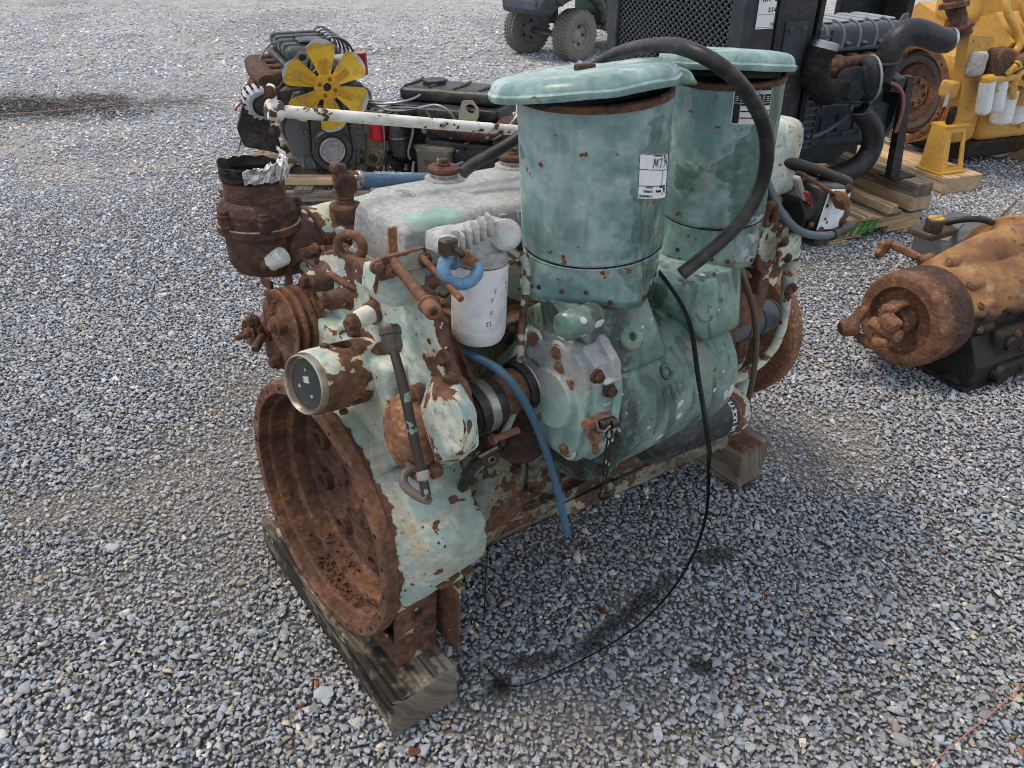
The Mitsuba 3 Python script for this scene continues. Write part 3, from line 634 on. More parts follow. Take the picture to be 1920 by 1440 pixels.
emit(pu2+'__bracket', cast(man(cbox(pc2+[.04, -.20, -.03], pc2+[.075, .02, .035], .006))+man(cbox(pc2+[.03, -.05, .02], pc2+[.06, -.02, .075], .005)), .012, 4, .001), 'rust', uv=(.35, .35))
bolts(pu2, [pc2+[.0, -.045, .045], pc2+[.02, -.085, -.04]], -X, r=.012, h=.014)
br = P('lower_bracket')
emit(br, cast(man(xprism([(q[1], q[2]) for q in [(0.060,0.289,0.257),(0.060,0.155,0.313),(0.060,0.118,0.254),(0.060,0.137,0.230),(0.060,0.223,0.220),(0.060,0.292,0.219)]], .06, .075))+man(xprism([(q[1], q[2]) for q in [(0.090,0.213,0.379),(0.090,0.075,0.383),(0.090,0.093,0.231),(0.090,0.201,0.207),(0.090,0.238,0.270)]], .09, .102)), .012, 2, .001), 'rust', uv=(.35, .25))
emit(br, tube([(0.100,0.167,0.398),(0.085,0.084,0.427),(0.080,0.059,0.410),(0.090,0.070,0.339)], .008, 10), 'peel', uv=(.3, .1))

# --- tachometer drum with its glass
td = P('gauge_drum'); d0, d1 = np.array((-0.037,-0.114,0.371)), np.array((0.108,-0.088,0.346))
dax = (d1-d0)/np.linalg.norm(d1-d0); DL = np.linalg.norm(d1-d0)
drum = lathe([(.044, .0), (.053, .001), (.057, .006), (.058, .02), (.059, DL*.75), (.058, DL*.9), (.057, DL), (.04, DL), (.048, DL*.8), (.051, .02)], d0, dax, 64, closed=True)
drum = man(refine(drum, .02))
hole1, hole2 = np.array((0.035,-0.105,0.431)), np.array((0.035,-0.157,0.336))
cen = d0+dax*DL*.55
up = np.array([.0, .12, 1.0]); upn = up/np.linalg.norm(up)
for hdir in (upn, np.array([0, -.75, -.66])): drum = drum-man(cyl(cen+hdir*.03, cen+hdir*.09, .020, n=32, ch=0))
emit(td, back(drum), 'peel', uv=patches(.62, [(*(d0+dax*.055+[0, -.055, -.01]), .055, -.5), (*(cen+upn*.06), .042, -.45), (*(d1+[0, -.05, -.03]), .045, .25), (*(d0+dax*.02+[0, 0, .06]), .03, .3)], .02))
emit(td+'__bezel', lathe([(.0485, .004), (.0485, -.007), (.0505, -.0105), (.0530, -.009), (.0545, -.003), (.0545, .004)], d0, dax, 64, closed=True), 'dirty_metal', col='b9b3a4', dirt=.35)
emit(td+'__glass', lathe([(.0486, -.004), (.03, -.0060), (0, -.0070)], d0, dax, 40), 'glass')
emit(td+'__dial', cat(lathe([(0, .002), (.0484, .002), (.0484, .05), (0, .05)], d0, dax, 40)), 'dirty_satin', col='1d262b', dirt=.15)
bu, bv, bw = basis(dax)
def flake(cx, cy, s, seed):
    rng = np.random.default_rng(seed); a = np.sort(rng.uniform(0, 2*np.pi, 11)); r = s*rng.uniform(.25, 1, 11)
    return prism([(cx+q*math.cos(t), cy+q*math.sin(t)) for q, t in zip(r, a)], d0+dax*.0005, bv, bu, -.0012) if False else prism([(cx+q*math.cos(t), cy+q*math.sin(t)) for q, t in zip(r, a)], d0+dax*.0016, -bv, bu, .001)
emit(td+'__dial_flake', cat(flake(-.004, .004, .013, 2), flake(.012, .022, .005, 3), flake(.02, -.012, .004, 5), flake(-.022, .01, .004, 8)), 'dirty_matte', col='c9d4d6', dirt=.2)
fp = [d1+np.array([0, .070*math.cos(a), .070*math.sin(a)]) for a in np.radians([55, 130, 200, 285, 345])]
emit(td+'__flange', cast(man(cyl(d1-dax*.012, d1+dax*.01, .068, n=40))+sum([man(cyl(q-dax*.014, q+dax*.01, .017, n=20)) for q in fp], m3.Manifold())-man(cyl(d1-dax*.03, d1+dax*.03, .05, n=32, ch=0)), .009, 3, .0008), 'rust', uv=(.40, .10))
bolts(td+'__flange', [q-dax*.015 for q in fp], -dax, r=.011, h=.011, uv=(.35, .2))
bolts(td, [cen+upn*.061+dax*-.035, cen+np.array([0, -.035, -.052])-dax*.03], upn, r=.006, h=.004)

# --- bracket plate with its two rods
bp = P('rod_bracket')
pl = [(q[0], q[2]) for q in [(0.040,-0.235,0.620),(0.130,-0.235,0.621),(0.132,-0.235,0.583),(0.070,-0.235,0.587),(0.067,-0.235,0.582),(0.038,-0.235,0.582)]]
emit(bp, cast(yprism(pl, -.238, -.229), .01, 1, .0012), 'peel', uv=patches(.30, [(*(0.102,-0.235,0.601), .022, .55)], .05))
bx = [(q[0], q[2]) for q in [(0.043,-0.230,0.599),(0.133,-0.230,0.584),(0.130,-0.230,0.523),(0.106,-0.230,0.523),(0.073,-0.230,0.527),(0.051,-0.230,0.538),(0.036,-0.230,0.563)]]
emit(bp+'__box', cast(yprism(bx, -.228, -.188), .012, 4, .001), 'peel', uv=patches(.98, [(*(0.046,-0.230,0.586), .03, -.5)], .05))
emit(bp+'__rod', cat(cyl((0.069,-0.230,0.609), (0.036,-0.385,0.589), .0085, n=20), cyl((0.069,-0.230,0.609), (0.065,-0.255,0.605), .0065, n=14)), 'rust', uv=(.36, .2))
r1 = np.array((0.036,-0.385,0.589)); r0 = np.array((0.069,-0.230,0.609)); rax = (r1-r0)/np.linalg.norm(r1-r0)
emit(bp+'__collar', cat(ring(r1-rax*.018, rax, .006, .0125, .022, 20), ring(r1-rax*.024, rax, .008, .0145, .006, 20)), 'rust', uv=(.55, -.1))
emit(bp+'__thin_rod', tube([(0.119,-0.230,0.609), (0.100,-0.365,0.584)], [.0052, .0052], 12, False), 'rust', uv=(.45, -.05))
bolts(bp, [(0.061,-0.240,0.596),(0.124,-0.240,0.600),(0.037,-0.240,0.608)], -Y, r=.009, h=.008, uv=(.45, -.1))
ts = P('flat_strap'); sa, sb = np.array((0.152,-0.100,0.567)), np.array((0.155,-0.100,0.610))
stp = man(cbox((sa[0]-.0085, -.104, sa[2]-.02), (sa[0]+.0085, -.098, sb[2]), .001))
for k in (.006, .018): stp = stp-man(cyl((sa[0], -.12, sb[2]-k), (sa[0], -.08, sb[2]-k), .0026, n=10, ch=0))
emit(ts, back(stp), 'rust', uv=(.95, -.3))

# --- rocker cover
RC = P('rocker_cover'); rp = Polygon([(.183, -.092), (.183, .085), (.262, .162), (1.0, .17), (1.0, -.092)])
def rocker():
    pts = [(x, y, z) for z, k in ((.505, -.004), (.560, 0.0), (.584, .003), (.594, .009), (.599, .018), (.600, .026)) for x, y in rp.buffer(-k, join_style=1, quad_segs=3).exterior.coords]
    return cast(man(cast(hull(pts), .012, 1, .0006))+man(zprism(rp.buffer(.012, quad_segs=3), .498, .511, .003)), .02, 0, 0)
emit(RC, rocker(), 'cast_aluminium', uv=lambda v: (np.clip(.02+.80*np.exp(-(((v-[.27, -.06, .592])/[.10, .05, .04])**2).sum(1)), 0, 1), np.clip(.10+.5*np.clip((.565-v[:, 2])/.05, 0, 1)+.15*np.clip((v[:, 0]-.3)/.2, 0, 1), 0, 1)))
for cx, cy in ((.425, .125), (.618, .128), (.81, .13)):
    cp = P('filler_cap'); q = np.array([cx, cy, .601])
    key = emit(cp, lathe([(.030, 0), (.030, .006), (.034, .007), (.034, .013), (.031, .015), (0, .016)], q+[0, 0, .012], Z, 32), 'rust', uv=(.25, .25))
    emit(key+'__collar', lathe([(.041, -.01), (.040, .003), (.0305, .004), (.0305, .013)], q, Z, 32), 'cast_aluminium', uv=(0, .1))
    emit(key+'__seal', ring(q+[0, 0, .004], Z, .02, .0305, .009), 'dirty_matte', col='7a2f2a', dirt=.5)
    emit(key+'__bolt', bolt(q+[0, 0, .030], Z, .010, .012), 'rust', uv=(.35, .2))
em = np.array([.298, .080, .600])
emit(RC+'__emblem', cat(tm(torus((0, 0, 0), Z, .026, .0016, 40, 8).vertices*[.62, 1, 1]+em, torus((0, 0, 0), Z, .026, .0016, 40, 8).faces), tm(torus((0, 0, 0), Z, .019, .0012, 40, 8).vertices*[.5, 1, 1]+em, torus((0, 0, 0), Z, .019, .0012, 40, 8).faces), place_text('GM', .010, em+[-.004, .009, -.0002], (0, -1, 0), (1, 0, 0), .002, True)), 'cast_aluminium', uv=(0, .25))
emit(RC+'__raised_lettering', cat([place_text(t, .032, (.395+.046*i, -.0915, .552), X, (0, .06, .998), .006, True) for i, t in enumerate('DETROIT')]), 'cast_aluminium', uv=(.12, .25))
bolts(RC, [(x, -.098, .513) for x in (.24, .45, .65, .85)], Z, r=.007, h=.007)

# --- exhaust elbow with torn rubber sleeve
EX = P('exhaust_elbow'); ex = np.array([.064, .25, 0])
EXM = []
def shrink(m):
    m = back(m); v = m.vertices.copy(); v[:, :2] = ex[:2]+(v[:, :2]-ex[:2])*.78; v[:, 2] = .432+(v[:, 2]-.40)*.68; return tm(v, m.faces)
can = lathe([(.0, .405), (.05, .407), (.073, .42), (.084, .445), (.088, .48), (.088, .545)], ex, Z, 48)
emit(EX, shrink(cast(cat(tube([ex+[0, 0, .40], ex+[0, 0, .43], ex+[.0, 0, .56]], .086, 40, False), ), .02, 0, .001) if False else refine(lathe([(0, .400), (.045, .403), (.070, .418), (.083, .445), (.0865, .48), (.0865, .55)], ex, Z, 48), .02)), 'rust', uv=(.16, .22))
emit(EX+'__outlet', cast(tube([ex+[.0, 0, .478], ex+[.08, .0, .48], ex+[.21, .01, .486]], [.056, .066, .064], 32), .016, 2, .0025, 24), 'peel', uv=patches(.0, [(.215, .235, .545, .055, .62), (.15, .22, .54, .03, .3)], .02))
emit(EX+'__seam', torus(ex+[.105, 0, .483], (1, 0, .08), .0655, .0035, 40, 8), 'peel', uv=(.35, .1))
emit(EX+'__collar', shrink(refine(lathe([(.086, .535), (.100, .536), (.103, .540), (.103, .556), (.100, .560), (.098, .561), (.096, .60), (.088, .622), (.076, .630), (.0, .63)], ex, Z, 56), .03)), 'rust', uv=(.14, .18))
emit(EX+'__bead', shrink(torus(ex+[0, 0, .560], Z, .1005, .0022, 56, 8)), 'dirty_matte', col='b0907c', dirt=.8)
emit(EX+'__pipe', shrink(lathe([(.074, .62)]+[(.0735+.0012*(i % 2), .632+.0032*i) for i in range(10)]+[(.0735, .668), (.074, .70)], ex, Z, 56)), 'rust', uv=lambda v: (.22+.3*np.exp(-((v[:, 2]-.645)/.012)**2), np.clip(.15+.75*np.clip((v[:, 2]-.66)/.03, 0, 1), 0, 1)))
def sleeve():
    n, V, F = 72, [], []; a = np.arange(n)*2*np.pi/n
    hs = [(.0765, .682), (.081, .692), (.0785, .700), (.082, .709), (.079, .717), (.0815, .726), (.0775, .727), (.076, .718), (.0735, .700), (.070, .69)]
    for j, (r, h) in enumerate(hs):
        w = meshkit.fbm(np.column_stack([np.cos(a)*3, np.sin(a)*3, np.full(n, j*.35)]), 4, 1)-.5
        k = 1 if 3 <= j <= 7 else .35
        V.append(np.column_stack([ex[0]+(r+w*.012*k)*np.cos(a), ex[1]+(r+w*.012*k)*np.sin(a), h+w*.028*k]))
    for j in range(len(hs)-1):
        for i in range(n):
            b, c = j*n+i, j*n+(i+1) % n; F += [(b, c, c+n), (b, c+n, b+n)]
    return tm(np.vstack(V), F)
emit(EX+'__rubber_sleeve', shrink(sleeve()), 'dirty_matte', col='1b1a19', dirt=.5)
emit(EX+'__inside', shrink(lathe([(.071, .70), (.0705, .66), (.0, .655)][::-1], ex, Z, 40)), 'dirty_matte', col='17120f', dirt=.2)
def foil():
    rng = np.random.default_rng(8); nu, nv = 46, 12; V = []
    for i in range(nu):
        for j in range(nv):
            a = math.radians(-128+i*2.9); t = j/(nv-1)
            cr = meshkit.noise(np.array([i*.9, j*.9, 1.0]))-.5; c2 = meshkit.noise(np.array([i*.33, j*.5, 5.0]))-.5
            wd = .55+.45*meshkit.noise(np.array([i*.25, 0, 9.0]))
            r = .0855+.006*cr+.007*c2-.040*max(0, t-.55); z = .690+.058*wd*math.sin(min(t, .6)/.6*1.57)+.010*cr+.012*c2+.018*max(0, (i-34)/12.)**1.0*t
            V.append(ex+[r*math.cos(a), r*math.sin(a), z])
    F = []
    for i in range(nu-1):
        for j in range(nv-1):
            p = i*nv+j; F += [(p, p+nv, p+nv+1), (p, p+nv+1, p+1)]
    return tm(V, F)
emit(EX+'__foil', shrink(foil()), 'foil', smooth=False)
bolts(EX, [ex+np.array([.078*math.cos(a), .078*math.sin(a), .568]) for a in np.radians([-105, -10, 95, 195])], Z, r=.0095, h=.010, uv=(.2, .3))
for a in np.radians([-105, -10, 95, 195]):
    emit(EX+'__lug', cast(cyl(ex+np.array([.072*math.cos(a), .072*math.sin(a), .538]), ex+np.array([.074*math.cos(a), .074*math.sin(a), .563]), .0135, .012), .01, 1), 'rust', uv=(.14, .2))
# manifold on the far side, water fitting and blue silicone hose
part('exhaust_manifold', cast(man(tube([(.26, .262, .485), (.34, .255, .49), (1.05, .255, .49)], [.060, .064, .06], 28))+man(cbox((.24, .12, .42), (1.05, .22, .5), .01))+man(lathe([(0, 0), (.040, .0), (.040, .05), (0, .055)], (.236, .205, .475), Z, 24)), .02, 5, .0022, 26), 'peel', uv=patches(.30, [(.28, .24, .55, .07, .42), (.40, .24, .55, .08, .3)], .0))
WF = P('water_fitting'); wf = np.array((0.234,0.205,0.554))
emit(WF, lathe([(.034, -.06), (.034, .0), (.031, .004), (.018, .006), (.018, .012)]+[(.0165+.0015*(i % 2), .014+.004*i) for i in range(5)]+[(.017, .036), (.0, .036)], wf, Z, 28), 'rust', uv=(.33, .15))
wt = wf+[0, 0, .034]
hd = np.array((0.480,0.205,0.560))-np.array((0.257,0.205,0.598)); hd /= np.linalg.norm(hd)
emit(WF+'__elbow', cast(man(hull(np.vstack([tube([wt-[0, 0, .01], wt+[0, 0, .03]], .017, 14, False).vertices, cyl(wt+[0, 0, .022]-hd*.02, wt+[0, 0, .022]+hd*.035, .016).vertices])))+man(obox(wt+np.array([0, 0, .042])-hd*.012, hd, (.03, .02, .02))), .008, 4, .0012), 'rust', uv=(.30, .15))
hs0 = wt+[0, 0, .022]+hd*.022
bh = P('heater_hose')
emit(bh, tube([hs0, hs0+hd*.10, hs0+hd*.24+[0, 0, .002], hs0+hd*.50+[0, 0, -.03]], .0155, 24), 'dirty_matte', col='5b7f9e', dirt=.9, label='faded blue silicone heater hose')
emit(bh+'__clamp', cat(ring(hs0+hd*.006, hd, .0148, .0172, .012, 32), obox(hs0+hd*.012+[-.010, -.013, -.006], Z, (.022, .010, .010)), cyl(hs0+hd*.004+[-.011, -.016, .009], hs0+hd*.018+[-.011, -.016, .009], .0045, n=10)), 'dirty_metal', col='aaa9a2', dirt=.5)
hu = np.cross(hd, [.25, -.5, .8]); hu = -hu/np.linalg.norm(hu)
emit(bh+'__lettering', place_text('SILICONE HEATER', .008, hs0+hd*.045+np.cross(hd, hu)*.0151, hd, hu, .0009), 'dirty_matte', col='c3cfd6', dirt=.3)

# --- white painted tube held above the manifold
WT = P('support_tube'); t0, t1 = np.array((0.079,0.130,0.767)), np.array((0.577,0.070,0.694))
emit(WT, tube([t0, t1+(t1-t0)*.35], .0108, 20, False), 'peel_white', uv=(.72, .0))
tb = np.array((0.066,0.130,0.769)); ta = (t1-t0)/np.linalg.norm(t1-t0)
emit(WT+'__clamp', cast(man(obox(tb, Z, (.088, .024, .008), .003))+man(cyl(tb-[.0, .0, .0]-ta*.012, tb+ta*.014, .018, n=20)), .007, 2, .0006), 'peel_white', uv=(.60, .1))
bolts(WT+'__clamp', [tb+np.array([-.007, -.008, .032]), tb+np.array([-.007, -.008, -.033])], (-.75, -.66, 0), r=.0080, h=.007, uv=(.25, .55))
emit(WT+'__post', cat(cyl((t1+(t1-t0)*.33)+[0, 0, .01], [*(t1+(t1-t0)*.33)[:2], .50], .011)), 'rust', uv=(.3, .3))

# --- fuel filter
FF = P('fuel_filter'); f0, f1 = np.array((0.227,-0.250,0.582)), np.array((0.226,-0.250,0.449))
fa = (f0-f1)/np.linalg.norm(f0-f1); FLn = np.linalg.norm(f0-f1)
emit(FF, refine(lathe([(0, -.014), (.030, -.0135), (.041, -.009), (.0462, .002), (.0475, .014), (.0475, FLn-.008), (.0465, FLn-.003), (.044, FLn)], f1, fa, 48), .03), 'dirty_satin', col='e4e6e8', dirt=.33, label='white spin-on fuel filter canister')
emit(FF+'__seam', torus(f1+fa*(FLn-.001), fa, .0455, .0018, 48, 6), 'rust', uv=(.7, -.2))
def on_can(ang, h): 
    # ang in degrees round the can from the direction of -y
    a = math.radians(ang); return f1+fa*h+np.array([math.sin(a), -math.cos(a), 0])*.0474
for txt, h, ang, s in (('3', .098, -2, .008), ('A', .082, -9, .007), ('12', .040, -11, .008), ('I I', .104, 32, .006), ('O', .060, -9, .007), ('8', .093, 32, .006), ('7', .076, 38, .007)):
    a = math.radians(ang); o = on_can(ang, h)
    emit(FF+'__print', place_text(txt, s, o, (-math.cos(a)*.8, -math.sin(a)*.8, 0), (0, 0, -1), .0005), 'dirty_matte', col='30343c', dirt=.1)
hc = f0+fa*.004
hp = [(q[0], q[2]) for q in [(0.115,-0.290,0.626),(0.118,-0.290,0.652),(0.137,-0.290,0.657),(0.170,-0.290,0.654),(0.209,-0.290,0.654),(0.241,-0.290,0.656),(0.261,-0.290,0.648),(0.265,-0.290,0.618),(0.249,-0.290,0.603),(0.248,-0.290,0.591),(0.200,-0.290,0.598),(0.150,-0.290,0.611),(0.137,-0.290,0.621)]]
emit(FF+'__head', cast(man(yprism(hp, -.285, -.250))+man(cyl(hc-fa*.006, hc+fa*.02, .047, n=32))+man(cyl((0.237,-0.300,0.637), (0.289,-0.240,0.610), .026, n=24))+man(cyl((0.117,-0.310,0.645), (0.183,-0.220,0.605), .018, n=24)), .009, 4, .0009), 'cast_aluminium', uv=(.0, .08))
for k in range(5):
    q = np.array((0.157,-0.297,0.637))+[.014*k, 0, .004*k]
    emit(FF+'__rib', cast(hull([q+d for d in ([-.002, -.002, -.016], [.002, -.002, -.016], [-.002, -.002, .014], [.002, -.002, .014], [-.003, .02, -.02], [.003, .02, -.02], [-.003, .02, .022], [.003, .02, .022])]), .008, 1, .0003), 'cast_aluminium', uv=(0, .05))
emit(FF+'__plug', cat(lathe([(0, 0), (.008, 0), (.008, .016), (0, .017)], (0.260,-0.250,0.628), Z, 4), cyl((0.260,-0.250,0.622), (0.260,-0.250,0.628), .012, n=6)), 'rust', uv=(.6, -.1))
sl, sr = np.array((0.119,-0.315,0.643)), np.array((0.164,-0.315,0.613))
emit(FF+'__fitting', cat(obox((0.117,-0.310,0.645), X, (.026, .02, .026)), lathe([(0, 0), (.009, 0), (.009, .014), (0, .014)], sl, sr-sl, 6), cyl(sl, sl+(sr-sl)*.7, .005, n=12)), 'dirty_metal', col='6d655c', dirt=.7)
emit(FF+'__ferrule', tube([sl+(sr-sl)*.5, sr+[.004, -.003, -.006]], [.0085, .0098], 16, False), 'rust', uv=(.75, -.15))
emit(FF+'__loop_hose', tube([(0.157,-0.270,0.595),(0.122,-0.300,0.621),(0.104,-0.315,0.616),(0.109,-0.320,0.599),(0.128,-0.325,0.587),(0.148,-0.330,0.591),(0.163,-0.325,0.603),(0.163,-0.320,0.613)], .0098, 20), 'dirty_matte', col='6c93b3', dirt=.8, label='bent pale blue hose by the fuel filter')
emit(FF+'__union', cat(lathe([(0, -.004), (.0125, -.004), (.0125, .012), (.009, .014), (.009, .026), (0, .026)], (0.254,-0.280,0.606), np.array((0.275,-0.290,0.588))-np.array((0.254,-0.280,0.606)), 6)), 'dirty_metal', col='8f8c84', dirt=.5)
emit(P('fuel_pipe'), tube([(0.268,-0.285,0.596),(0.283,-0.290,0.588),(0.293,-0.290,0.571),(0.297,-0.290,0.538),(0.293,-0.290,0.479),(0.286,-0.295,0.431),(0.280,-0.305,0.384),(0.269,-0.315,0.343),(0.252,-0.320,0.301),(0.237,-0.315,0.264),(0.239,-0.310,0.241)], .0068, 16), 'peel', uv=lambda v: (np.full(len(v), .56), np.full(len(v), .15)))

# --- small hoses low on the near side
bhose = P('blue_hose')
emit(bhose, tube([(0.195,-0.190,0.421),(0.194,-0.230,0.421),(0.199,-0.290,0.420),(0.201,-0.345,0.420),(0.227,-0.365,0.376),(0.257,-0.370,0.319),(0.283,-0.375,0.255),(0.306,-0.380,0.188),(0.328,-0.385,0.111),(0.358,-0.385,0.013)], .0076, 16), 'dirty_satin', col='3c6883', dirt=.6, label='thin blue hose hanging down')
emit(P('black_hose'), tube([(0.207,-0.320,0.235),(0.184,-0.315,0.229),(0.181,-0.290,0.191),(0.186,-0.260,0.133),(0.198,-0.220,0.049),(0.222,-0.170,-0.039)], .0095, 16), 'dirty_satin', col='16191b', dirt=.3)
wr = np.array((0.198,-0.325,0.237))
emit(P('hose_washer'), cat(ring(wr, (-.2, -.95, .15), .007, .0185, .008, 28)), 'dirty_satin', col='26282a', dirt=.4)
emit(P('hose_washer')+'__bush', cat(ring(wr+[-.002, -.006, .001], (-.2, -.95, .15), .004, .0085, .006, 20), cyl((0.168,-0.330,0.253), (0.200,-0.345,0.272), .0052, n=12)), 'dirty_metal', col='8a8377', dirt=.6)
# lower pump cluster behind the pipe, mostly in shade
FPp = P('fuel_pump')
emit(FPp, cast(man(cyl((0.384,-0.200,0.143), (0.292,-0.300,0.234), .055, n=28))+man(cyl((0.271,-0.240,0.192), (0.218,-0.300,0.244), .022, n=20))+man(obox((0.381,-0.250,0.191), X, (.07, .06, .07), .006)), .014, 4, .001), 'rust', uv=(.12, .55))
bolts(FPp, [(0.256,-0.302,0.273),(0.323,-0.302,0.253),(0.314,-0.302,0.183),(0.252,-0.302,0.222),(0.285,-0.302,0.160)], -Y, r=.009, h=.01, uv=(.15, .5))
emit(FPp+'__fitting', cat(cyl((0.201,-0.290,0.246), (0.231,-0.290,0.245), .017, n=16), tube([(0.232,-0.300,0.276),(0.234,-0.310,0.314),(0.258,-0.290,0.307)], .006, 10), lathe([(0, 0), (.012, 0), (.012, .02), (0, .02)], (0.209,-0.290,0.254), -Y, 6)), 'rust', uv=(.2, .4))

# --- water pipe between gear cover and blower
WP = P('water_pipe'); w0, w1 = np.array((0.160,-0.310,0.340)), np.array((0.321,-0.310,0.353))
wa = (w1-w0)/np.linalg.norm(w1-w0); WL = np.linalg.norm(w1-w0)
emit(WP, cast(cyl(w0, w1, .040, n=36), .012, 0, .0006), 'peel', uv=patches(.14, [(*(w0+wa*WL*.8+[0, -.03, -.03]), .03, .5)], .1))
for s, e in ((.0, .34), (.66, 1.0)):
    k = emit(WP+'__coupler', lathe([(.040, 0), (.0465, .001), (.0475, .004), (.0475, (e-s)*WL-.004), (.0465, (e-s)*WL-.001), (.040, (e-s)*WL)], w0+wa*WL*s, wa, 40), 'dirty_satin', col='1a1b1d', dirt=.4)
    emit(WP+'__clamp', ring(w0+wa*WL*(s+(.11 if s == 0 else .10)), wa, .047, .0495, .019, 40), 'dirty_metal', col='a9a8a4', dirt=.4)
    q = w0+wa*WL*(s+.17); emit(WP+'__clamp_screw', cat(cyl(q+[0, -.040, -.048], q+[.045*(1 if s == 0 else -.2), -.052, -.040], .0065, n=12), lathe([(0, 0), (.010, 0), (.010, .008), (0, .008)], q+[.0, -.040, -.048], -X, 6)), 'rust', uv=(.55, -.05))

# --- blower: end cover, housing, bosses
BE = P('blower_end_cover')
ecp = [(q[1], q[2]) for q in [(0.310,-0.279,0.418),(0.310,-0.314,0.451),(0.310,-0.364,0.463),(0.310,-0.418,0.463),(0.310,-0.449,0.438),(0.310,-0.462,0.394),(0.310,-0.463,0.331),(0.310,-0.450,0.268),(0.310,-0.427,0.236),(0.310,-0.392,0.228),(0.310,-0.363,0.231),(0.310,-0.323,0.257),(0.310,-0.298,0.292),(0.310,-0.276,0.350)]]
ep = Polygon(ecp).buffer(.01).buffer(-.01)
ecast = man(xprism(ep, .312, .345))+man(xprism(ep.buffer(-.012), .300, .315))+man(xprism(ep.buffer(.010), .345, .365))
ecc = np.array(ep.centroid.coords[0])
ecast = ecast+man(cyl((.285, ecc[0], ecc[1]), (.33, ecc[0], ecc[1]), .056, n=36))
emit(BE, cast(ecast, .011, 6, .0012, 40), 'cast_aluminium', uv=lambda v: (np.clip(.74-.5*np.exp(-(((v[:, 2]-.44)/.06)**2))-.25*np.exp(-(((v[:, 1]+.33)/.05)**2)), 0, 1), np.full(len(v), .42)))
for i, q in enumerate([(0.303,-0.311,0.437),(0.303,-0.371,0.437),(0.303,-0.408,0.389),(0.303,-0.412,0.327),(0.303,-0.412,0.259)]): emit(BE+'__washer', lathe([(.013, -.002), (.020+.004*CRN(i), -.002), (.019, .001), (.013, .0015)], q, -X, 16, closed=True), 'dirty_matte', col='c4c6be', dirt=.6)
bolts(BE, [(0.303,-0.312,0.437),(0.303,-0.372,0.437),(0.303,-0.408,0.389),(0.303,-0.413,0.327),(0.303,-0.382,0.411),(0.303,-0.412,0.259)], -X, r=.0115, h=.009, uv=(.55, .0))
for k in range(4):
    z = .405-.042*k; emit(BE+'__rib', cast(cbox((.325, -.468, z), (.366, -.440, z+.009), .003), .01, 2), 'cast_aluminium', uv=(.55, .3))
BL = P('blower_housing'); bcy, bcz = -.330, .282
def blower():
    body = man(cyl((.385, bcy, bcz), (.735, bcy, bcz), .142, n=72, ch=.010))+man(cyl((.370, bcy, bcz), (.388, bcy, bcz), .150, n=72, ch=.003))
    low = hull([(x, y, z) for x in (.375, .735) for y, z in ((bcy-.11, bcz-.05), (bcy+.12, bcz-.10), (bcy-.05, bcz-.136), (bcy+.14, bcz+.1))])
    inn = man(cbox((.385, -.34, .20), (.80, -.15, .38), .01))
    a1 = hull([(.43+.095*math.cos(t), -.315+.095*math.sin(t), .511) for t in np.arange(24)*math.pi/12]+[(.295, -.405, .506), (.30, -.38, .506), (.320, -.415, .470), (.39, -.440, .39), (.525, -.440, .392), (.39, -.25, .38), (.54, -.25, .38)])
    a2 = hull([(cx_+.100*math.cos(t), cy_+.100*math.sin(t), .499) for cx_, cy_ in ((.650, -.315), (.745, -.300)) for t in np.arange(24)*math.pi/12]+[(.70, -.425, .44), (.76, -.40, .43), (.625, -.442, .392), (.735, -.445, .39), (.63, -.25, .38), (.76, -.25, .38), (.752, -.40, .42)])
    inner = man(cyl((.40, -.250, .36), (.74, -.250, .36), .092, n=48))+man(cyl((.560, -.250, .36), (.574, -.250, .36), .099, n=48))
    band = man(cyl((.665, bcy, bcz), (.700, bcy, bcz), .1465, n=72, ch=.003))
    return cast(body+low+inn+a1+a2+inner+band, .010, 9, .0014, 22)
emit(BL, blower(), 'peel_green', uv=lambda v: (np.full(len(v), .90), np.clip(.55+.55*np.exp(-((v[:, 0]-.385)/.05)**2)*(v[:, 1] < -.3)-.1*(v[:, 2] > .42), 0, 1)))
for q in ((0.423,-0.430,0.455), (0.637,-0.425,0.448)):
    n_ = np.array([q[0]*0, q[1]-bcy, q[2]-bcz]); n_ = n_/np.linalg.norm(n_); n_ = np.array([-.15, -.80, .55]); n_ /= np.linalg.norm(n_); base = np.array(q)-n_*.012
    emit(BL+'__boss', lathe([(.026, -.02), (.024, .012), (.021, .015), (.008, .015), (.008, .0), (0, .0)], base, n_, 28), 'peel_green', uv=(.92, .5))
emit(BL+'__boss', cast(cat(lathe([(0, -.03), (.024, -.03), (.026, .0), (.024, .05), (0, .05)], (0.303,-0.405,0.505), X, 24)), .012, 1, .001), 'peel_green', uv=(.7, .75))
bolts(BL, [(0.336,-0.468,0.395),(0.524,-0.455,0.269),(0.298,-0.470,0.436)], -Y, r=.0095, h=.012, uv=(.15, .5))
# logo casting and oval port on the drum
lq = np.array((0.519,-0.462,0.325))
ln = np.array([0, lq[1]-bcy, lq[2]-bcz]); ln /= np.linalg.norm(ln); lt = np.cross(X, ln)
lo = np.array([lq[0], bcy, bcz])+ln*.142
def logo():
    ang = math.radians(-8); a = X*math.cos(ang)+lt*math.sin(ang); b = np.cross(ln, a)
    ms = [place_text('GM', .022, lo-a*.028-b*.010-ln*.001, a, b,   .0028, True)]
    el = torus((0, 0, 0), Z, .026, .0022, 40, 8); el = tm(el.vertices*[1.35, .62, 1], el.faces)
    ms.append(tm(lo+el.vertices[:, :1]*a+el.vertices[:, 1:2]*b+el.vertices[:, 2:]*ln, el.faces)); return cat(ms)
bolts(BL, [(.372, bcy+.136*math.cos(a), bcz+.136*math.sin(a)) for a in np.radians([100, 125, 150, 215, 240])], -X, r=.0085, h=.009, uv=(.3, .4))
emit(BL+'__emblem', logo(), 'peel_green', uv=(.95, .62))
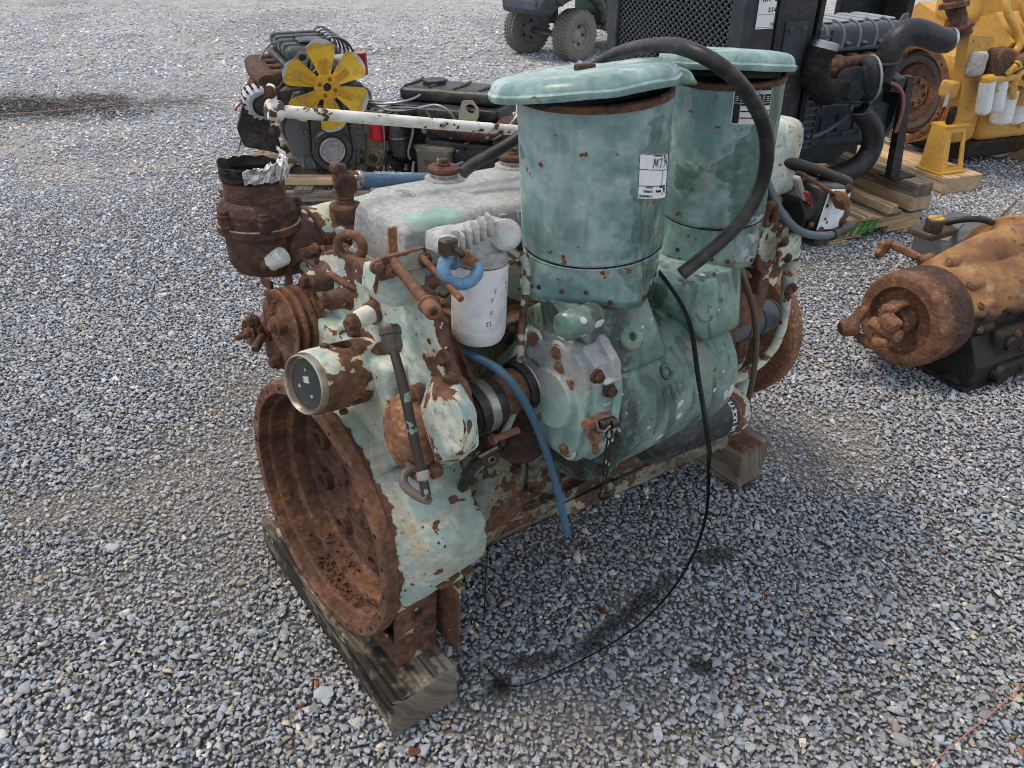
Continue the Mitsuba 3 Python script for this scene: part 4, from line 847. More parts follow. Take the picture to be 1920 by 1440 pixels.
oq = np.array((0.515,-0.470,0.379)); on_ = np.array([0, oq[1]-bcy, oq[2]-bcz]); on_ /= np.linalg.norm(on_)
emit(BL+'__port', cat(lathe([(.016, -.004), (.015, .004), (.009, .004), (.008, -.003), (0, -.003)], np.array([oq[0], bcy, bcz])+on_*.142, on_, 24)), 'peel_green', uv=(.6, .95))
# white flecks of filler and bare metal patches
# --- air cleaners
def cleaner(name, c0, c1, R, prof_cap, capc, tilt, capR, seed, tone):
    c0, c1 = np.array(c0), np.array(c1); ax = (c1-c0)/np.linalg.norm(c1-c0); L = np.linalg.norm(c1-c0)
    A = P(name)
    zs = L*.24
    prof = [(0, 0), (R*.86, .0), (R*.95, .006), (R*.985, .02), (R*.99, zs-.006), (R*1.0, zs-.003), (R*.985, zs), (R*.985, zs+.003), (R*1.004, zs+.005), (R, zs+.012), (R, L-.012), (R*.985, L-.006), (R*.985, L)]
    m = refine(lathe(prof, c0, ax, 72), .022)
    w = meshkit.fbm(m.vertices*7+seed, 3)-.5; rad = m.vertices-c0; rad = rad-(rad@ax)[:, None]*ax; m.vertices = m.vertices+rad*(w*.035)[:, None]
    q = m.vertices-c0; hh = q@ax; an = np.arctan2(q[:, 1], q[:, 0])+1.0; free = 1-np.exp(-((((np.degrees(an)-57)+180) % 360-180+(84 if R > .12 else 120))/38)**4)*np.clip((hh/L-.40)/.1, 0, 1); sq = (np.abs(np.cos(an))**5+np.abs(np.sin(an))**5)**(-1/5.)
    low = np.clip((zs*1.02-hh)/(zs*.9), 0, 1); m.vertices = m.vertices+(q-hh[:, None]*ax)*(low*(sq*.965-1.0))[:, None]
    dn = meshkit.fbm(m.vertices*np.array([11, 11, 9])+seed*2, 2, 4); m.vertices = m.vertices-(q-hh[:, None]*ax)*(.05*np.clip((dn-.60)/.1, 0, 1)*free)[:, None]
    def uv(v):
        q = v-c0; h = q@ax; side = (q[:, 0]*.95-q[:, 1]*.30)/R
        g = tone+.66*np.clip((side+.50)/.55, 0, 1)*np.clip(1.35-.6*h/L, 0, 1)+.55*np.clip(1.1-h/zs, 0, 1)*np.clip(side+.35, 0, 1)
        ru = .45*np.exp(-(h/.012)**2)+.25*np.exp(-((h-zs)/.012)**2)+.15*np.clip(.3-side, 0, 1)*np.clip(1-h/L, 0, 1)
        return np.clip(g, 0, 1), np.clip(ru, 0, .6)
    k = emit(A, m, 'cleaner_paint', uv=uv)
    emit(k+'__seam', ring(c0+ax*(zs-.0015), ax, R*.95, R*.998, .003, 72, .0008), 'dirty_matte', col='1d1a17', dirt=.4)
    emit(k+'__rim', lathe([(R*.97, L-.012), (R*1.02, L-.010), (R*1.02, L), (R*.97, L+.002)], c0, ax, 72), 'rust', uv=(.22, .35))
    for a in np.arange(18)*2*np.pi/18:
        d_ = np.array([math.cos(a), math.sin(a), 0]); j_ = np.argmin(np.linalg.norm(m.vertices-(c0+ax*.018+R*.97*d_), axis=1))
        emit(k+'__rivet', lathe([(.0045, -.003), (.0045, .0005), (.004, .002), (0, .003)], m.vertices[j_], d_, 10), 'rust', uv=(.3, .4))
    labels[k] = {'label': tone < .25 and 'nearer teal air cleaner with a white paper tag' or 'farther teal air cleaner with a black maker plate'}
    return k, c0, ax, L
def cap_mesh(c, R, h, axn, seed, dent):
    prof = [(R*.90, -.010), (R*.985, -.009), (R*1.0, -.004), (R*1.0, .000), (R*.972, .003), (R*.968, h*.30), (R*.945, h*.60), (R*.895, h*.85), (R*.82, h*.98), (R*.70, h*1.02), (R*.35, h*1.03), (0, h*1.03)]
    m = refine(lathe(prof, c, axn, 80), .025)
    w = meshkit.fbm(m.vertices*8+seed, 3)-.5
    m.vertices = m.vertices+np.array(axn)*(w*dent)[:, None]+(m.vertices-c)*(w*.05)[:, None]; return m
def cap_uv(t):
    def f(v):
        q = v-v.mean(0); r = np.abs(q).max(0)
        return np.clip(t+.45*np.clip(q[:, 0]/r[0]-.15, 0, 1), 0, 1), np.full(len(v), .03)
    return f
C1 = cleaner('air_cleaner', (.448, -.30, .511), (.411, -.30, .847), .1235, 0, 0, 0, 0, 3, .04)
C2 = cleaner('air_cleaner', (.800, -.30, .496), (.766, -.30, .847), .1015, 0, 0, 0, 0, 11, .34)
k1, k2 = C1[0], C2[0]
cc1, cc2 = np.array([.385, -.30, .853]), np.array([.750, -.30, .866])
ca1 = np.array([-.068, .142, 1.0]); ca1 /= np.linalg.norm(ca1); ca2 = np.array([.045, .06, 1.0]); ca2 /= np.linalg.norm(ca2)
emit(k1+'__cap', cap_mesh(cc1, .150, .021, ca1, 4, .012), 'cleaner_paint', uv=cap_uv(.22))
emit(k2+'__cap', cap_mesh(cc2, .125, .021, ca2, 9, .010), 'cleaner_paint', uv=cap_uv(.30))
emit(k1+'__cap_underside', lathe([(.143, -.006), (.11, -.004), (.1, -.02)], cc1, ca1, 64), 'dirty_matte', col='15181a', dirt=.3)
emit(k2+'__cap_underside', lathe([(.119, -.006), (.10, -.006), (.1, -.02)], cc2, ca2, 64), 'dirty_matte', col='15181a', dirt=.3)
# crumpled end of the nearer cap and its black tarred seam
lp = np.array((0.539,-0.360,0.868))
emit(k1+'__torn_lip', cast(hull([lp+d for d in ([-.03, -.02, -.014], [-.025, .04, -.012], [.035, .02, -.016], [.03, -.022, -.018], [-.03, -.01, .010], [-.03, .04, .012], [.010, .02, .009], [.012, -.012, .005], [.034, 0, -.012])]), .01, 8, .003, 30), 'cleaner_paint', uv=(.55, .05))
emit(k1+'__tar_seam', tube([(0.536,-0.300,0.880),(0.518,-0.340,0.883),(0.478,-0.385,0.878),(0.469,-0.405,0.862)], [.003, .006, .0045, .003], 8), 'dirty_matte', col='12110f', dirt=.2)
emit(k1+'__wing_nut', cat(cbox(cc1+[-.02, -.006, .020], cc1+[.02, .006, .029], .002)), 'rust', uv=(.35, .2))
def wrap_plate(c0, ax, R, h0, h1, a0, a1, t=.0008, n=14, lean=0.0):
    """a thin sheet bent round a cleaner; angles in degrees from +x"""
    a = np.radians(np.linspace(a0, a1, n)); V, F = [], []
    for r in (R, R+t):
        for h in (0, 1):
            for i, q in enumerate(a): V.append(c0+ax*((h0, h1)[h]+lean*(q-a[0])*R)+r*np.array([math.cos(q), math.sin(q), 0]))
    b = lambda r, h, i: (r*2+h)*n+i
    for i in range(n-1):
        for r in (0, 1):
            f = [(b(r, 0, i), b(r, 0, i+1), b(r, 1, i+1)), (b(r, 0, i), b(r, 1, i+1), b(r, 1, i))]
            F += f if r else [q[::-1] for q in f]
        for h in (0, 1):
            f = [(b(0, h, i), b(0, h, i+1), b(1, h, i+1)), (b(0, h, i), b(1, h, i+1), b(1, h, i))]
            F += f if h == 0 else [q[::-1] for q in f]
    for i in (0, n-1):
        f = [(b(0, 0, i), b(1, 0, i), b(1, 1, i)), (b(0, 0, i), b(1, 1, i), b(0, 1, i))]; F += f[::-1] if i else f
    return tm(V, F)
def on_cleaner(C, R, ang, h, m, lean=0.0):
    """bends flat lettering (x along, y up, z out) round a cleaner, starting at angle ang and height h"""
    _, c0, ax, L = C; p = m.vertices; q = math.radians(ang)+p[:, 0]/R; r = R+p[:, 2]
    V = c0+np.column_stack([r*np.cos(q), r*np.sin(q), 0*q])+(h+p[:, 1]+lean*p[:, 0])[:, None]*ax
    return tm(V, m.faces)
# paper tag on the nearer cleaner: boxes, a hand-written lot number, tick boxes (its square code is left out)
R1, R2 = .1245, .1024
tag = k1+'__paper_tag'
emit(tag, wrap_plate(C1[1], C1[2], R1, .189, .262, -102.5, -64, .0006, 14, -.165), 'dirty_matte', col='eceff0', dirt=.12)
def ink(m, C=C1, R=R1, ang=-102.5, h=.189, name=tag+'__ink', col='1c1d20'):
    emit(name, on_cleaner(C, R+.0009, ang, h, m, -.165), 'dirty_matte', col=col, dirt=0, smooth=False)
def rule(x0, y0, x1, y1, t=.0011):
    d = np.hypot(x1-x0, y1-y0); n = max(2, int(d/.006)); ms = []
    for i in range(n):
        a, b = i/n, (i+1)/n; p, q = (x0+(x1-x0)*a, y0+(y1-y0)*a), (x0+(x1-x0)*b, y0+(y1-y0)*b)
        u = np.array([q[0]-p[0], q[1]-p[1]]); u /= np.linalg.norm(u); v = np.array([-u[1], u[0]])*t/2
        ms.append(trimesh.creation.extrude_polygon(Polygon([p-v, q-v+u*t*.2, q+v+u*t*.2, p+v]), .0003, engine='earcut'))
    return cat(ms)
W_, H_ = .0825, .073
ink(cat(rule(.001, .001, W_, .001), rule(.001, H_-.001, W_, H_-.001), rule(.001, .001, .001, H_), rule(W_, .001, W_, H_), rule(.001, .048, W_, .048), rule(.001, .022, W_, .022), rule(.060, .022, .060, .048)))
def stroke(pts, t=.0016): return cat([rule(*a, *b, t) for a, b in zip(pts[:-1], pts[1:])])
ink(cat(stroke([(.031, .050), (.034, .066), (.038, .054), (.042, .066), (.044, .051)]), stroke([(.047, .064), (.056, .067), (.051, .051)]), stroke([(.060, .069), (.066, .071), (.062, .063), (.068, .062), (.063, .052)]), stroke([(.067, .068), (.070, .060), (.076, .061)]), stroke([(.075, .070), (.075, .051)])), name=tag+'__handwriting')
def tx(t, h, x, y): m = meshkit.text_mesh(t, h, .0003, True); return moved(m, (x, y, 0))
ink(cat(tx('360', .0042, .016, .0185), tx('Video', .0042, .012, .0115), tx('Rephoto', .0042, .004, .004), tx('Fluids', .0040, .052, .019), tx('Repair', .0040, .042, .012), tx('8000075675', .0026, .032, .0695)), name=tag+'__lettering')
ink(cat(*[moved(torus((0, 0, 0), Z, .0022, .0004, 14, 5), (.031, y, 0)) for y in (.0205, .0135, .006)], moved(torus((0, 0, 0), Z, .0022, .0004, 14, 5), (.063, .0085, 0))), name=tag+'__tick_box')
ink(cat(stroke([(.044, .0125), (.052, .0145), (.058, .0135)], .002), stroke([(.066, .024), (.070, .011), (.072, .022), (.076, .010)], .0014)), name=tag+'__handwriting')
# maker plate on the farther cleaner
pl_ = k2+'__maker_plate'
emit(pl_, wrap_plate(C2[1], C2[2], R2, .2795, .341, -138.5, -97.0, .0009, 14, .01), 'dirty_satin', col='d3d6d4', dirt=.3)
def ink2(m, col='16181a', name=pl_+'__print'): emit(name, on_cleaner(C2, R2+.0012, -138.5, .2795, m, .01), 'dirty_satin', col=col, dirt=.1, smooth=False)
def panel(x0, y0, x1, y1): return cat(*[trimesh.creation.extrude_polygon(sbox(x0+(x1-x0)*i/8, y0, x0+(x1-x0)*(i+1)/8, y1), .0003, engine='earcut') for i in range(8)])
ink2(cat(panel(.002, .037, .0735, .063), panel(.002, .002, .014, .036), panel(.015, .032, .0735, .036), panel(.015, .0215, .0735, .0235), panel(.015, .010, .0735, .012)))
def tx2(t, h, x, y, z=.0004): m = meshkit.text_mesh(t, h, .0004, True); return moved(m, (x, y, z))
ink2(cat(tx2('Cyclopac', .0075, .028, .052), tx2('d', .007, .012, .052)), 'e4e6e6', pl_+'__lettering')
ink2(cat(*[cat(*[panel(.004+.0085*k, .040+.0032*j, .004+.0085*k+.0035+.0035*CRN(j*9+k), .0412+.0032*j) for k in range(8)]) for j in range(3)]), 'c9cccc', pl_+'__small_print')
emit(pl_+'__rivet', cat(*[on_cleaner(C2, R2+.0010, -138.5, .2795, moved(lathe([(.0016, 0), (.0012, .0012), (0, .0014)], (0, 0, 0), Z, 8), (x, y, 0))) for x in (.0025, .072) for y in (.0025, .062)]), 'dirty_metal', col='b5b5b0', dirt=.3)

# --- thick black hose looping over the cleaners
part('suction_hose', tube([(0.395,0.020,0.640),(0.444,0.020,0.662),(0.516,0.000,0.699),(0.584,-0.030,0.768),(0.624,-0.100,0.842),(0.574,-0.220,0.885),(0.512,-0.340,0.908),(0.477,-0.430,0.911),(0.493,-0.475,0.893),(0.552,-0.490,0.851),(0.600,-0.495,0.804),(0.627,-0.495,0.755),(0.637,-0.490,0.704),(0.621,-0.485,0.660),(0.589,-0.475,0.620),(0.551,-0.460,0.585),(0.516,-0.445,0.555)], .0118, 22), 'dirty_satin', col='1f2123', dirt=.45, label='thick black rubber hose looping over the air cleaners')

# --- oil filter
OF = P('oil_filter'); o0, o1 = np.array((0.565,-0.375,0.142)), np.array((0.855,-0.375,0.108))
oa = (o1-o0)/np.linalg.norm(o1-o0); OL = np.linalg.norm(o1-o0)
emit(OF, refine(lathe([(0, .0), (.025, .001), (.040, .008), (.049, .020), (.0525, .036), (.0525, OL-.006), (.051, OL)], o0, oa, 56), .03), 'dirty_satin', col='20252b', dirt=.7, label='black spin-on oil filter with white lettering')
emit(OF+'__seal', ring(o0+oa*(OL-.002), oa, .04, .054, .008, 48), 'rust', uv=(.6, .0))
emit(OF+'__head', cast(man(cyl(o0+oa*(OL+.006), o0+oa*(OL+.045), .056, n=40))+hull([o0+oa*(OL+.035)+np.array(d) for d in ([-.01, -.04, -.04], [-.01, .05, -.04], [.0, -.04, .04], [.0, .05, .05], [.05, .03, -.04], [.06, .10, .04], [.05, .0, .03])])+man(cyl(o0+oa*(OL+.03)+[0, -.05, -.005], o0+oa*(OL+.03)+[0, -.01, 0], .018)), .012, 5, .0012), 'peel', uv=(.60, .05))
def on_filter(m, ang, h):
    u = np.array([0, -1.0, 0]); u -= (u@oa)*oa; u /= np.linalg.norm(u); v = np.cross(oa, u); p = m.vertices
    q = math.radians(ang)+p[:, 1]/.0527; r = .0529+p[:, 2]
    return tm(o0+(h+p[:, 0])[:, None]*oa+r[:, None]*(np.cos(q)[:, None]*u+np.sin(q)[:, None]*v), m.faces)
tmz = lambda t, h: rotated(meshkit.text_mesh(t, h, .0004, True), Z, -90)
emit(OF+'__lettering', cat(*[on_filter(tmz('hinotu'[k], .020), 22-13.5*k, OL-.030) for k in range(6)]), 'dirty_satin', col='c9ccd0', dirt=.5)
emit(OF+'__stripe', cat(*[on_filter(trimesh.creation.extrude_polygon(sbox(0, -.0020+.006*j, .052-.004*j, .0004+.006*j), .0003, engine='earcut'), 55, OL-.085) for j in range(4)], *[on_filter(trimesh.creation.extrude_polygon(sbox(0, 0, .001, .0047), .0004, engine='earcut'), a, OL-.028) for a in range(-60, 70, 6)]), 'dirty_satin', col='9aa0a6', dirt=.6)

# --- starter side and pulley at the far end
emit(P('governor_box'), cast(cbox((0.826,-0.330,0.404), np.array((1.001,-0.330,0.290))+[.03, .14, -.01], .008), .014, 3, .001), 'rust', uv=(.55, .15))
emit(P('governor_box')+'__lid', cast(cbox(np.array((0.809,-0.335,0.414))+[0, 0, 0], np.array((0.965,-0.335,0.371))+[.03, .15, .012], .003), .02, 2), 'rust', uv=(.15, .45))
g0, g1 = np.array((0.934,-0.260,0.250)), np.array((1.177,-0.260,0.230))
ga = (g1-g0)/np.linalg.norm(g1-g0)
emit(P('starter_motor'), refine(cyl(g0, g1, .043, n=40), .03), 'dirty_satin', col='4b5157', dirt=.85)
emit(P('starter_motor')+'__band', cat(*[ring(g0+ga*k, ga, .042, .0445, .012, 40) for k in (.10, .16, np.linalg.norm(g1-g0)-.014)]), 'dirty_satin', col='23272b', dirt=.4)
emit(P('starter_flange'), cast(man(cyl((0.879,-0.250,0.237), (0.942,-0.250,0.233), .075, n=40))+man(cyl((0.842,-0.300,0.248), (0.786,-0.340,0.282), .024)), .012, 4, .001), 'rust', uv=(.55, .1))
FD = P('front_pulley'); fc = np.array([1.30, -.07, .09])
emit(FD, cat(lathe([(.10, .002), (.205, .002), (.215, .008), (.215, .05), (.205, .056), (.195, .05), (.19, .014), (.10, .012)], fc, X, 80, closed=True)), 'rust', uv=(.72, .02), smooth=30)
emit(FD+'__web', cat(*[obox(fc+[.01, .15*math.cos(a), .15*math.sin(a)], [0, math.cos(a), math.sin(a)], (.12, .012, .03), .003) for a in np.arange(6)*math.pi/3+.4]), 'rust', uv=(.6, .2))
emit(FD+'__hub', cyl(fc-[.1, 0, 0], fc+[.05, 0, 0], .10, n=48), 'rust', uv=(.25, .45))
emit(P('front_cover'), cast(man(xprism([(-.17, -.12), (.17, -.12), (.19, .1), (.15, .42), (-.15, .42), (-.20, .1)], 1.18, 1.235)), .02, 5, .001), 'peel', uv=(.40, .25))
emit(P('front_lug'), cast(hull([np.array(q)+d for q in [(0.832,-0.250,-0.091),(0.876,-0.250,-0.052)] for d in ([0, 0, 0], [.03, .03, 0], [0, .04, .02])]), .02, 4), 'peel', uv=(.5, .4))
emit(P('lower_bracket_arm'), cast(man(tube([(0.976,-0.260,-0.037),(1.024,-0.270,-0.034),(1.086,-0.270,-0.007),(1.184,-0.240,0.011)], [.034, .036, .03, .02], 16)), .014, 3, .002), 'peel', uv=(.58, .05))
# mint tube hanger at the far end
emit(P('cable_hanger'), cast(cat(tube([(1.104,-0.330,0.441),(1.113,-0.325,0.381),(1.137,-0.320,0.307),(1.152,-0.320,0.230),(1.127,-0.320,0.169),(1.063,-0.315,0.134),(0.993,-0.300,0.107),(0.957,-0.280,0.073)], [.017, .018, .011, .011, .013, .013, .013], 14)), .012, 1, .0025, 40), 'peel', uv=(.64, .05))
bolts(P('cable_hanger'), [(1.110,-0.345,0.350),(1.092,-0.345,0.344)], -Y, r=.009, h=.008)
emit(P('fuel_hose'), tube([(0.831,-0.360,0.473),(0.844,-0.375,0.437),(0.889,-0.380,0.366),(0.927,-0.380,0.290),(0.959,-0.375,0.195),(0.983,-0.365,0.108),(0.983,-0.355,0.033),(0.966,-0.340,-0.001)], .0070, 14), 'dirty_satin', col='5b5138', dirt=.5, label='olive rubber hose hanging down at the far end')
emit(P('ignition_rod'), tube([(0.682,-0.400,0.504),(0.719,-0.400,0.459),(0.799,-0.370,0.398)], [.003, .003], 8), 'rust', uv=(.4, .2))

# --- header tank, bracket work and controls at the far end
TK = P('header_tank')
emit(TK, cast(cbox((.90, -.325, .56), (1.06, .06, .74), .02), .02, 10, .0006), 'peel', uv=(1.0, .04), label='pale mint header tank')
emit(P('far_bracket'), cast(man(yprism([(q[0], q[2]) for q in [(0.884,-0.360,0.533),(0.927,-0.360,0.555),(1.053,-0.360,0.500),(1.064,-0.360,0.458),(1.013,-0.360,0.437),(0.995,-0.360,0.383),(0.899,-0.360,0.456)]], -.362, -.345))+man(cbox((.93, -.36, .38), (.95, -.16, .60), .003)), .014, 4, .0018), 'peel', uv=(.52, .12))
emit(P('far_bracket'), cast(man(yprism([(q[0], q[2]) for q in [(0.903,-0.400,0.518),(0.981,-0.400,0.535),(1.002,-0.400,0.477),(0.993,-0.400,0.468),(0.908,-0.400,0.467)]], -.402, -.394)), .012, 2, .0012), 'peel', uv=patches(.66, [(*(0.930,-0.400,0.488), .03, -.3)], .05))
bolts(P('far_bracket'), [(0.914,-0.405,0.522),(0.942,-0.405,0.480)], -Y, r=.008, h=.006, uv=(.3, .4))
emit(P('far_bracket'), cast(man(cbox((1.030,-0.280,0.596), np.array((1.127,-0.280,0.582))+[0, .10, -.10], .006)), .014, 3, .002), 'peel', uv=(.62, .08))
SL = P('stop_lever'); s0, s1 = np.array((0.968,-0.370,0.635)), np.array((1.042,-0.370,0.554))
emit(SL, cast(obox((s0+s1)/2, s1-s0, (np.linalg.norm(s1-s0)+.02, .018, .012), .003), .02, 0), 'dirty_satin', col='b9b5ac', dirt=.5)
sd = (s1-s0)/np.linalg.norm(s1-s0); sn = np.array([0, -1.0, 0]); sn -= (sn@sd)*sd; sn /= np.linalg.norm(sn); su = np.cross(sn, sd)
sgn = 1 if (su@np.array([1, 0, 0])) > 0 else -1
emit(SL+'__label', obox((s0*.42+s1*.58)+np.array([0, -.0105, 0])*1.0, sd, (.060, .017, .004), .001), 'dirty_satin', col='c3262f', dirt=.2, label='red label strip on the lever')
emit(SL+'__lettering', place_text('STOP HANDLE', .0058, (s0*.42+s1*.58)+sn*.0135-sd*.026-np.cross(sn, sd)*.003, sd, np.cross(sn, sd), .0006, True), 'dirty_matte', col='e8e4e2', dirt=.1)
emit(SL+'__bracket', cast(cat(obox((1.045,-0.360,0.530), s1-s0, (.05, .012, .014)), tube([(1.019,-0.350,0.560),(1.038,-0.355,0.524),(1.070,-0.360,0.501)], .010, 10), cyl((1.071,-0.360,0.509), (1.017,-0.400,0.540), .006)), .01, 0), 'rust', uv=(.4, .1))
CB = P('control_box'); cbc = np.array((1.096,-0.400,0.560))
emit(CB, cast(rotated(cbox(cbc+[-.055, .0, -.05], cbc+[.055, .085, .05], .010), (.2, 1, 0), 8, cbc), .02, 1, 0), 'dirty_satin', col='17181a', dirt=.3)
emit(CB+'__plate', rotated(cbox(cbc+[-.048, -.0045, -.046], cbc+[.050, .0, .044], .004), (.2, 1, 0), 8, cbc), 'dirty_gloss', col='dfe6ea', dirt=.35, label='white plate with chipped black edge')
emit(CB+'__chip', rotated(cat(*[prism([(.011*math.cos(t)*s*(.5+CRN(t*9+s)), .009*math.sin(t)*s*(.4+CRN(t*5+s*3))) for t in np.arange(9)*.7], cbc+np.array([dx, -.0052, dz]), X, Z, -.0006 if False else .0005) for dx, dz, s in ((-.038, .034, 1.0), (-.020, .026, .9), (-.043, .010, .6), (-.03, -.02, .35), (-.018, -.028, .4))]), (.2, 1, 0), 8, cbc), 'dirty_matte', col='15171b', dirt=.1)
bolts(CB, [cbc+[-.042, -.006, -.042], cbc+[.046, -.006, -.034], cbc+[.036, -.006, .040]], -Y, r=.008, h=.006, uv=(.4, .2))
emit(CB+'__body', cat(cyl(cbc+[-.10, .05, -.005], cbc+[-.05, .05, 0], .042), cbox(cbc+[-.03, .0, -.085], cbc+[.06, .08, -.048], .008), cyl(cbc+[.05, .03, -.02], cbc+[.10, .03, -.03], .024), cyl(cbc+[.06, .02, -.06], cbc+[.115, .02, -.07], .016)), 'dirty_satin', col='1e1f21', dirt=.6)
emit(P('control_arm'), None if False else (lambda a, b: back(man(obox((np.array(a)+np.array(b))/2, np.array(b)-np.array(a), (np.linalg.norm(np.array(b)-np.array(a))+.03, .019, .005), .001))-sum([man(cyl(np.array(a)+(np.array(b)-np.array(a))*t+[0, -.02, -.02], np.array(a)+(np.array(b)-np.array(a))*t+[0, .02, .02], .0042, n=12, ch=0)) for t in (.04, .16, .28, .42, .54, .68)], m3.Manifold())))((0.936,-0.400,0.657), (1.074,-0.420,0.592)), 'rust', uv=(.5, .05))
emit(P('control_arm')+'__pin', cast(cat(obox((1.060,-0.430,0.592), (1, 0, -.8), (.045, .03, .022)), cyl((1.076,-0.420,0.593), (1.008,-0.450,0.612), .009)), .01, 0), 'rust', uv=(.45, .1))
emit(P('breather_pipe'), tube([(0.941,-0.300,0.668),(1.012,-0.320,0.654),(1.096,-0.340,0.630),(1.168,-0.350,0.607),(1.233,-0.350,0.587)], [.0125, .0135, .0135, .0135], 18), 'peel_black', uv=(.80, .0))
emit(P('breather_pipe')+'__stay', cat(tube([(1.196,-0.345,0.602),(1.169,-0.360,0.583),(1.146,-0.380,0.567)], .008, 10), ring((1.225,-0.350,0.589), (.9, 0, -.4), .009, .0145, .010, 20)), 'dirty_satin', col='1d1b1a', dirt=.4)
emit(P('grey_hose'), tube([(0.915,-0.330,0.636),(0.919,-0.350,0.607),(0.926,-0.375,0.575),(0.943,-0.400,0.548),(1.004,-0.410,0.522),(1.082,-0.410,0.506),(1.149,-0.400,0.499)], .0085, 16), 'dirty_satin', col='5c6a74', dirt=.5)
emit(P('grey_hose')+'__end', cyl((1.101,-0.410,0.503), (1.194,-0.400,0.503), .012), 'dirty_satin', col='2b2724', dirt=.5)
emit(P('wire_loop'), cast(tube([(0.892,-0.370,0.555),(0.860,-0.380,0.591),(0.866,-0.385,0.606),(0.884,-0.385,0.587),(0.893,-0.380,0.563)], .008, 12), .01, 0), 'rust', uv=(.35, .25))
emit(P('cross_shaft'), cyl((0.986,-0.330,0.548), (1.020,-0.360,0.538), .017), 'dirty_satin', col='6d675c', dirt=.7)

# --- drain cock with its chain
DC = P('drain_cock')
emit(DC, cast(man(cyl((0.273,-0.478,0.356), (0.336,-0.465,0.341), .010, n=16))+man(cyl((0.290,-0.478,0.325), (0.308,-0.478,0.323), .012, n=16))+man(cyl((0.301,-0.478,0.318), (0.307,-0.478,0.285), .006, n=12))+man(obox((0.328,-0.465,0.336), X, (.03, .022, .03))), .008, 2, .0006), 'rust', uv=(.50, .0))
emit(DC+'__lever', tube([(0.293,-0.483,0.358),(0.295,-0.488,0.343),(0.309,-0.488,0.335),(0.323,-0.488,0.341)], .0032, 10), 'dirty_metal', col='9a9790', dirt=.3)
emit(DC+'__pin', cat(cyl((0.298,-0.488,0.352), (0.317,-0.488,0.352), .0075, n=14), cyl((0.328,-0.483,0.340), (0.341,-0.483,0.340), .0105, n=16)), 'dirty_metal', col='4e4843', dirt=.5)
c_a, c_b = np.array((0.324,-0.488,0.333)), np.array((0.328,-0.488,0.195))
CH = P('drain_chain'); nl = 7
for i in range(nl):
    q0, q1 = c_a+(c_b-c_a)*(i-.08)/nl, c_a+(c_b-c_a)*(i+1.08)/nl; m_ = (q0+q1)/2; hL = np.linalg.norm(q1-q0)/2
    sd_ = np.array([1, 0, 0]) if i % 2 else np.array([.35, -.9, .1]); dn_ = (q1-q0)/np.linalg.norm(q1-q0); wv = .0048
    loop = [m_+dn_*hL*math.sin(t)*.96+sd_*wv*math.cos(t)*(1.0+.25*math.sin(3*t+i)) for t in np.linspace(0, 2*np.pi, 17)]
    emit(CH+'__link', tube(loop, .0017, 7, True, .004), 'dirty_metal', col='3c3733', dirt=.6)
emit(CH+'__toggle', cat(cyl(c_b+[-.008, 0, -.004], c_b+[.012, -.004, -.006], .0055), ring(c_b+[-.006, 0, -.005], X, .003, .009, .006, 14)), 'dirty_metal', col='2e2a28', dirt=.5)
emit(P('split_pin'), tube([(0.331,-0.488,0.329),(0.342,-0.488,0.304),(0.356,-0.488,0.276)], .0011, 6), 'dirty_metal', col='4b4641', dirt=.4)

# --- control lever rod leaning on the near side of the bell
LV = P('control_rod')
emit(LV, tube([(0.045,-0.260,0.477),(0.030,-0.316,0.421),(0.020,-0.355,0.358),(0.012,-0.387,0.311),(0.005,-0.408,0.285)], [.0075, .0085, .0085, .0078, .0075], 16), 'peel_dark', uv=lambda v: (np.full(len(v), .30), np.clip((v[:, 2]-.17)/.12, 0, 1)))
emit(LV+'__cap', cat(lathe([(0, -.028), (.012, -.026), (.0165, -.016), (.0165, .002), (.0185, .004), (.0185, .014), (.016, .018), (.0105, .018), (.0095, .004), (0, .003)], (0.050,-0.249,0.490), np.array((0.050,-0.249,0.490))-np.array((0.044,-0.267,0.465)), 8), ring((0.050,-0.246,0.498), np.array((0.050,-0.249,0.490))-np.array((0.044,-0.267,0.465)), .005, .0088, .012, 18)), 'dirty_satin', col='3a302b', dirt=.5)
emit(LV+'__sleeve', cat(cyl((0.016,-0.380,0.321), (0.013,-0.388,0.307), .0105, n=16)), 'peel_dark', uv=(.3, .0))
emit(LV+'__stirrup', tube([(0.045,-0.299,0.262),(0.030,-0.302,0.257),(0.025,-0.310,0.251),(0.008,-0.384,0.275),(0.004,-0.412,0.289)], .0078, 14), 'dirty_satin', col='5d534e', dirt=.8)
emit(LV+'__eye_plate', cast(man(obox((0.050,-0.302,0.257), np.array([0, -1, 0]), (.045, .010, .022), .003))-man(cyl((0.020,-0.353,0.301), (0.090,-0.246,0.207), .006, n=14)), .01, 0), 'dirty_satin', col='57483f', dirt=.7)

# ------------------------------------------------------------------ things lying on or under the engine
bs = thing('plastic_strap', 'long black plastic strap trailing from the blower down to the gravel', 'strap')
emit(bs, tube([(0.513,-0.400,0.543),(0.465,-0.470,0.545),(0.481,-0.490,0.509),(0.505,-0.500,0.451),(0.513,-0.515,0.391),(0.510,-0.540,0.338),(0.510,-0.560,0.286)]+[FRAMES['E'][1].T@(np.array(q)-FRAMES['E'][0]) for q in [(0.541,1.670,0.130),(0.519,1.561,0.090),(0.477,1.457,0.055),(0.415,1.357,0.035),(0.306,1.235,0.022),(0.193,1.152,0.018),(0.094,1.096,0.016),(0.035,1.069,0.016),(-0.006,1.064,0.016),(-0.041,1.091,0.016),(-0.065,1.122,0.014)]], [.0055, .0055, .0060, .0065, .0065, .0060, .0055, .0045, .0035, .0035], 8, True, .012, .35), 'dirty_satin', col='131415', dirt=.15)
bs2 = thing('plastic_strap', 'short black strap hanging straight down beside the mounting foot', 'strap')
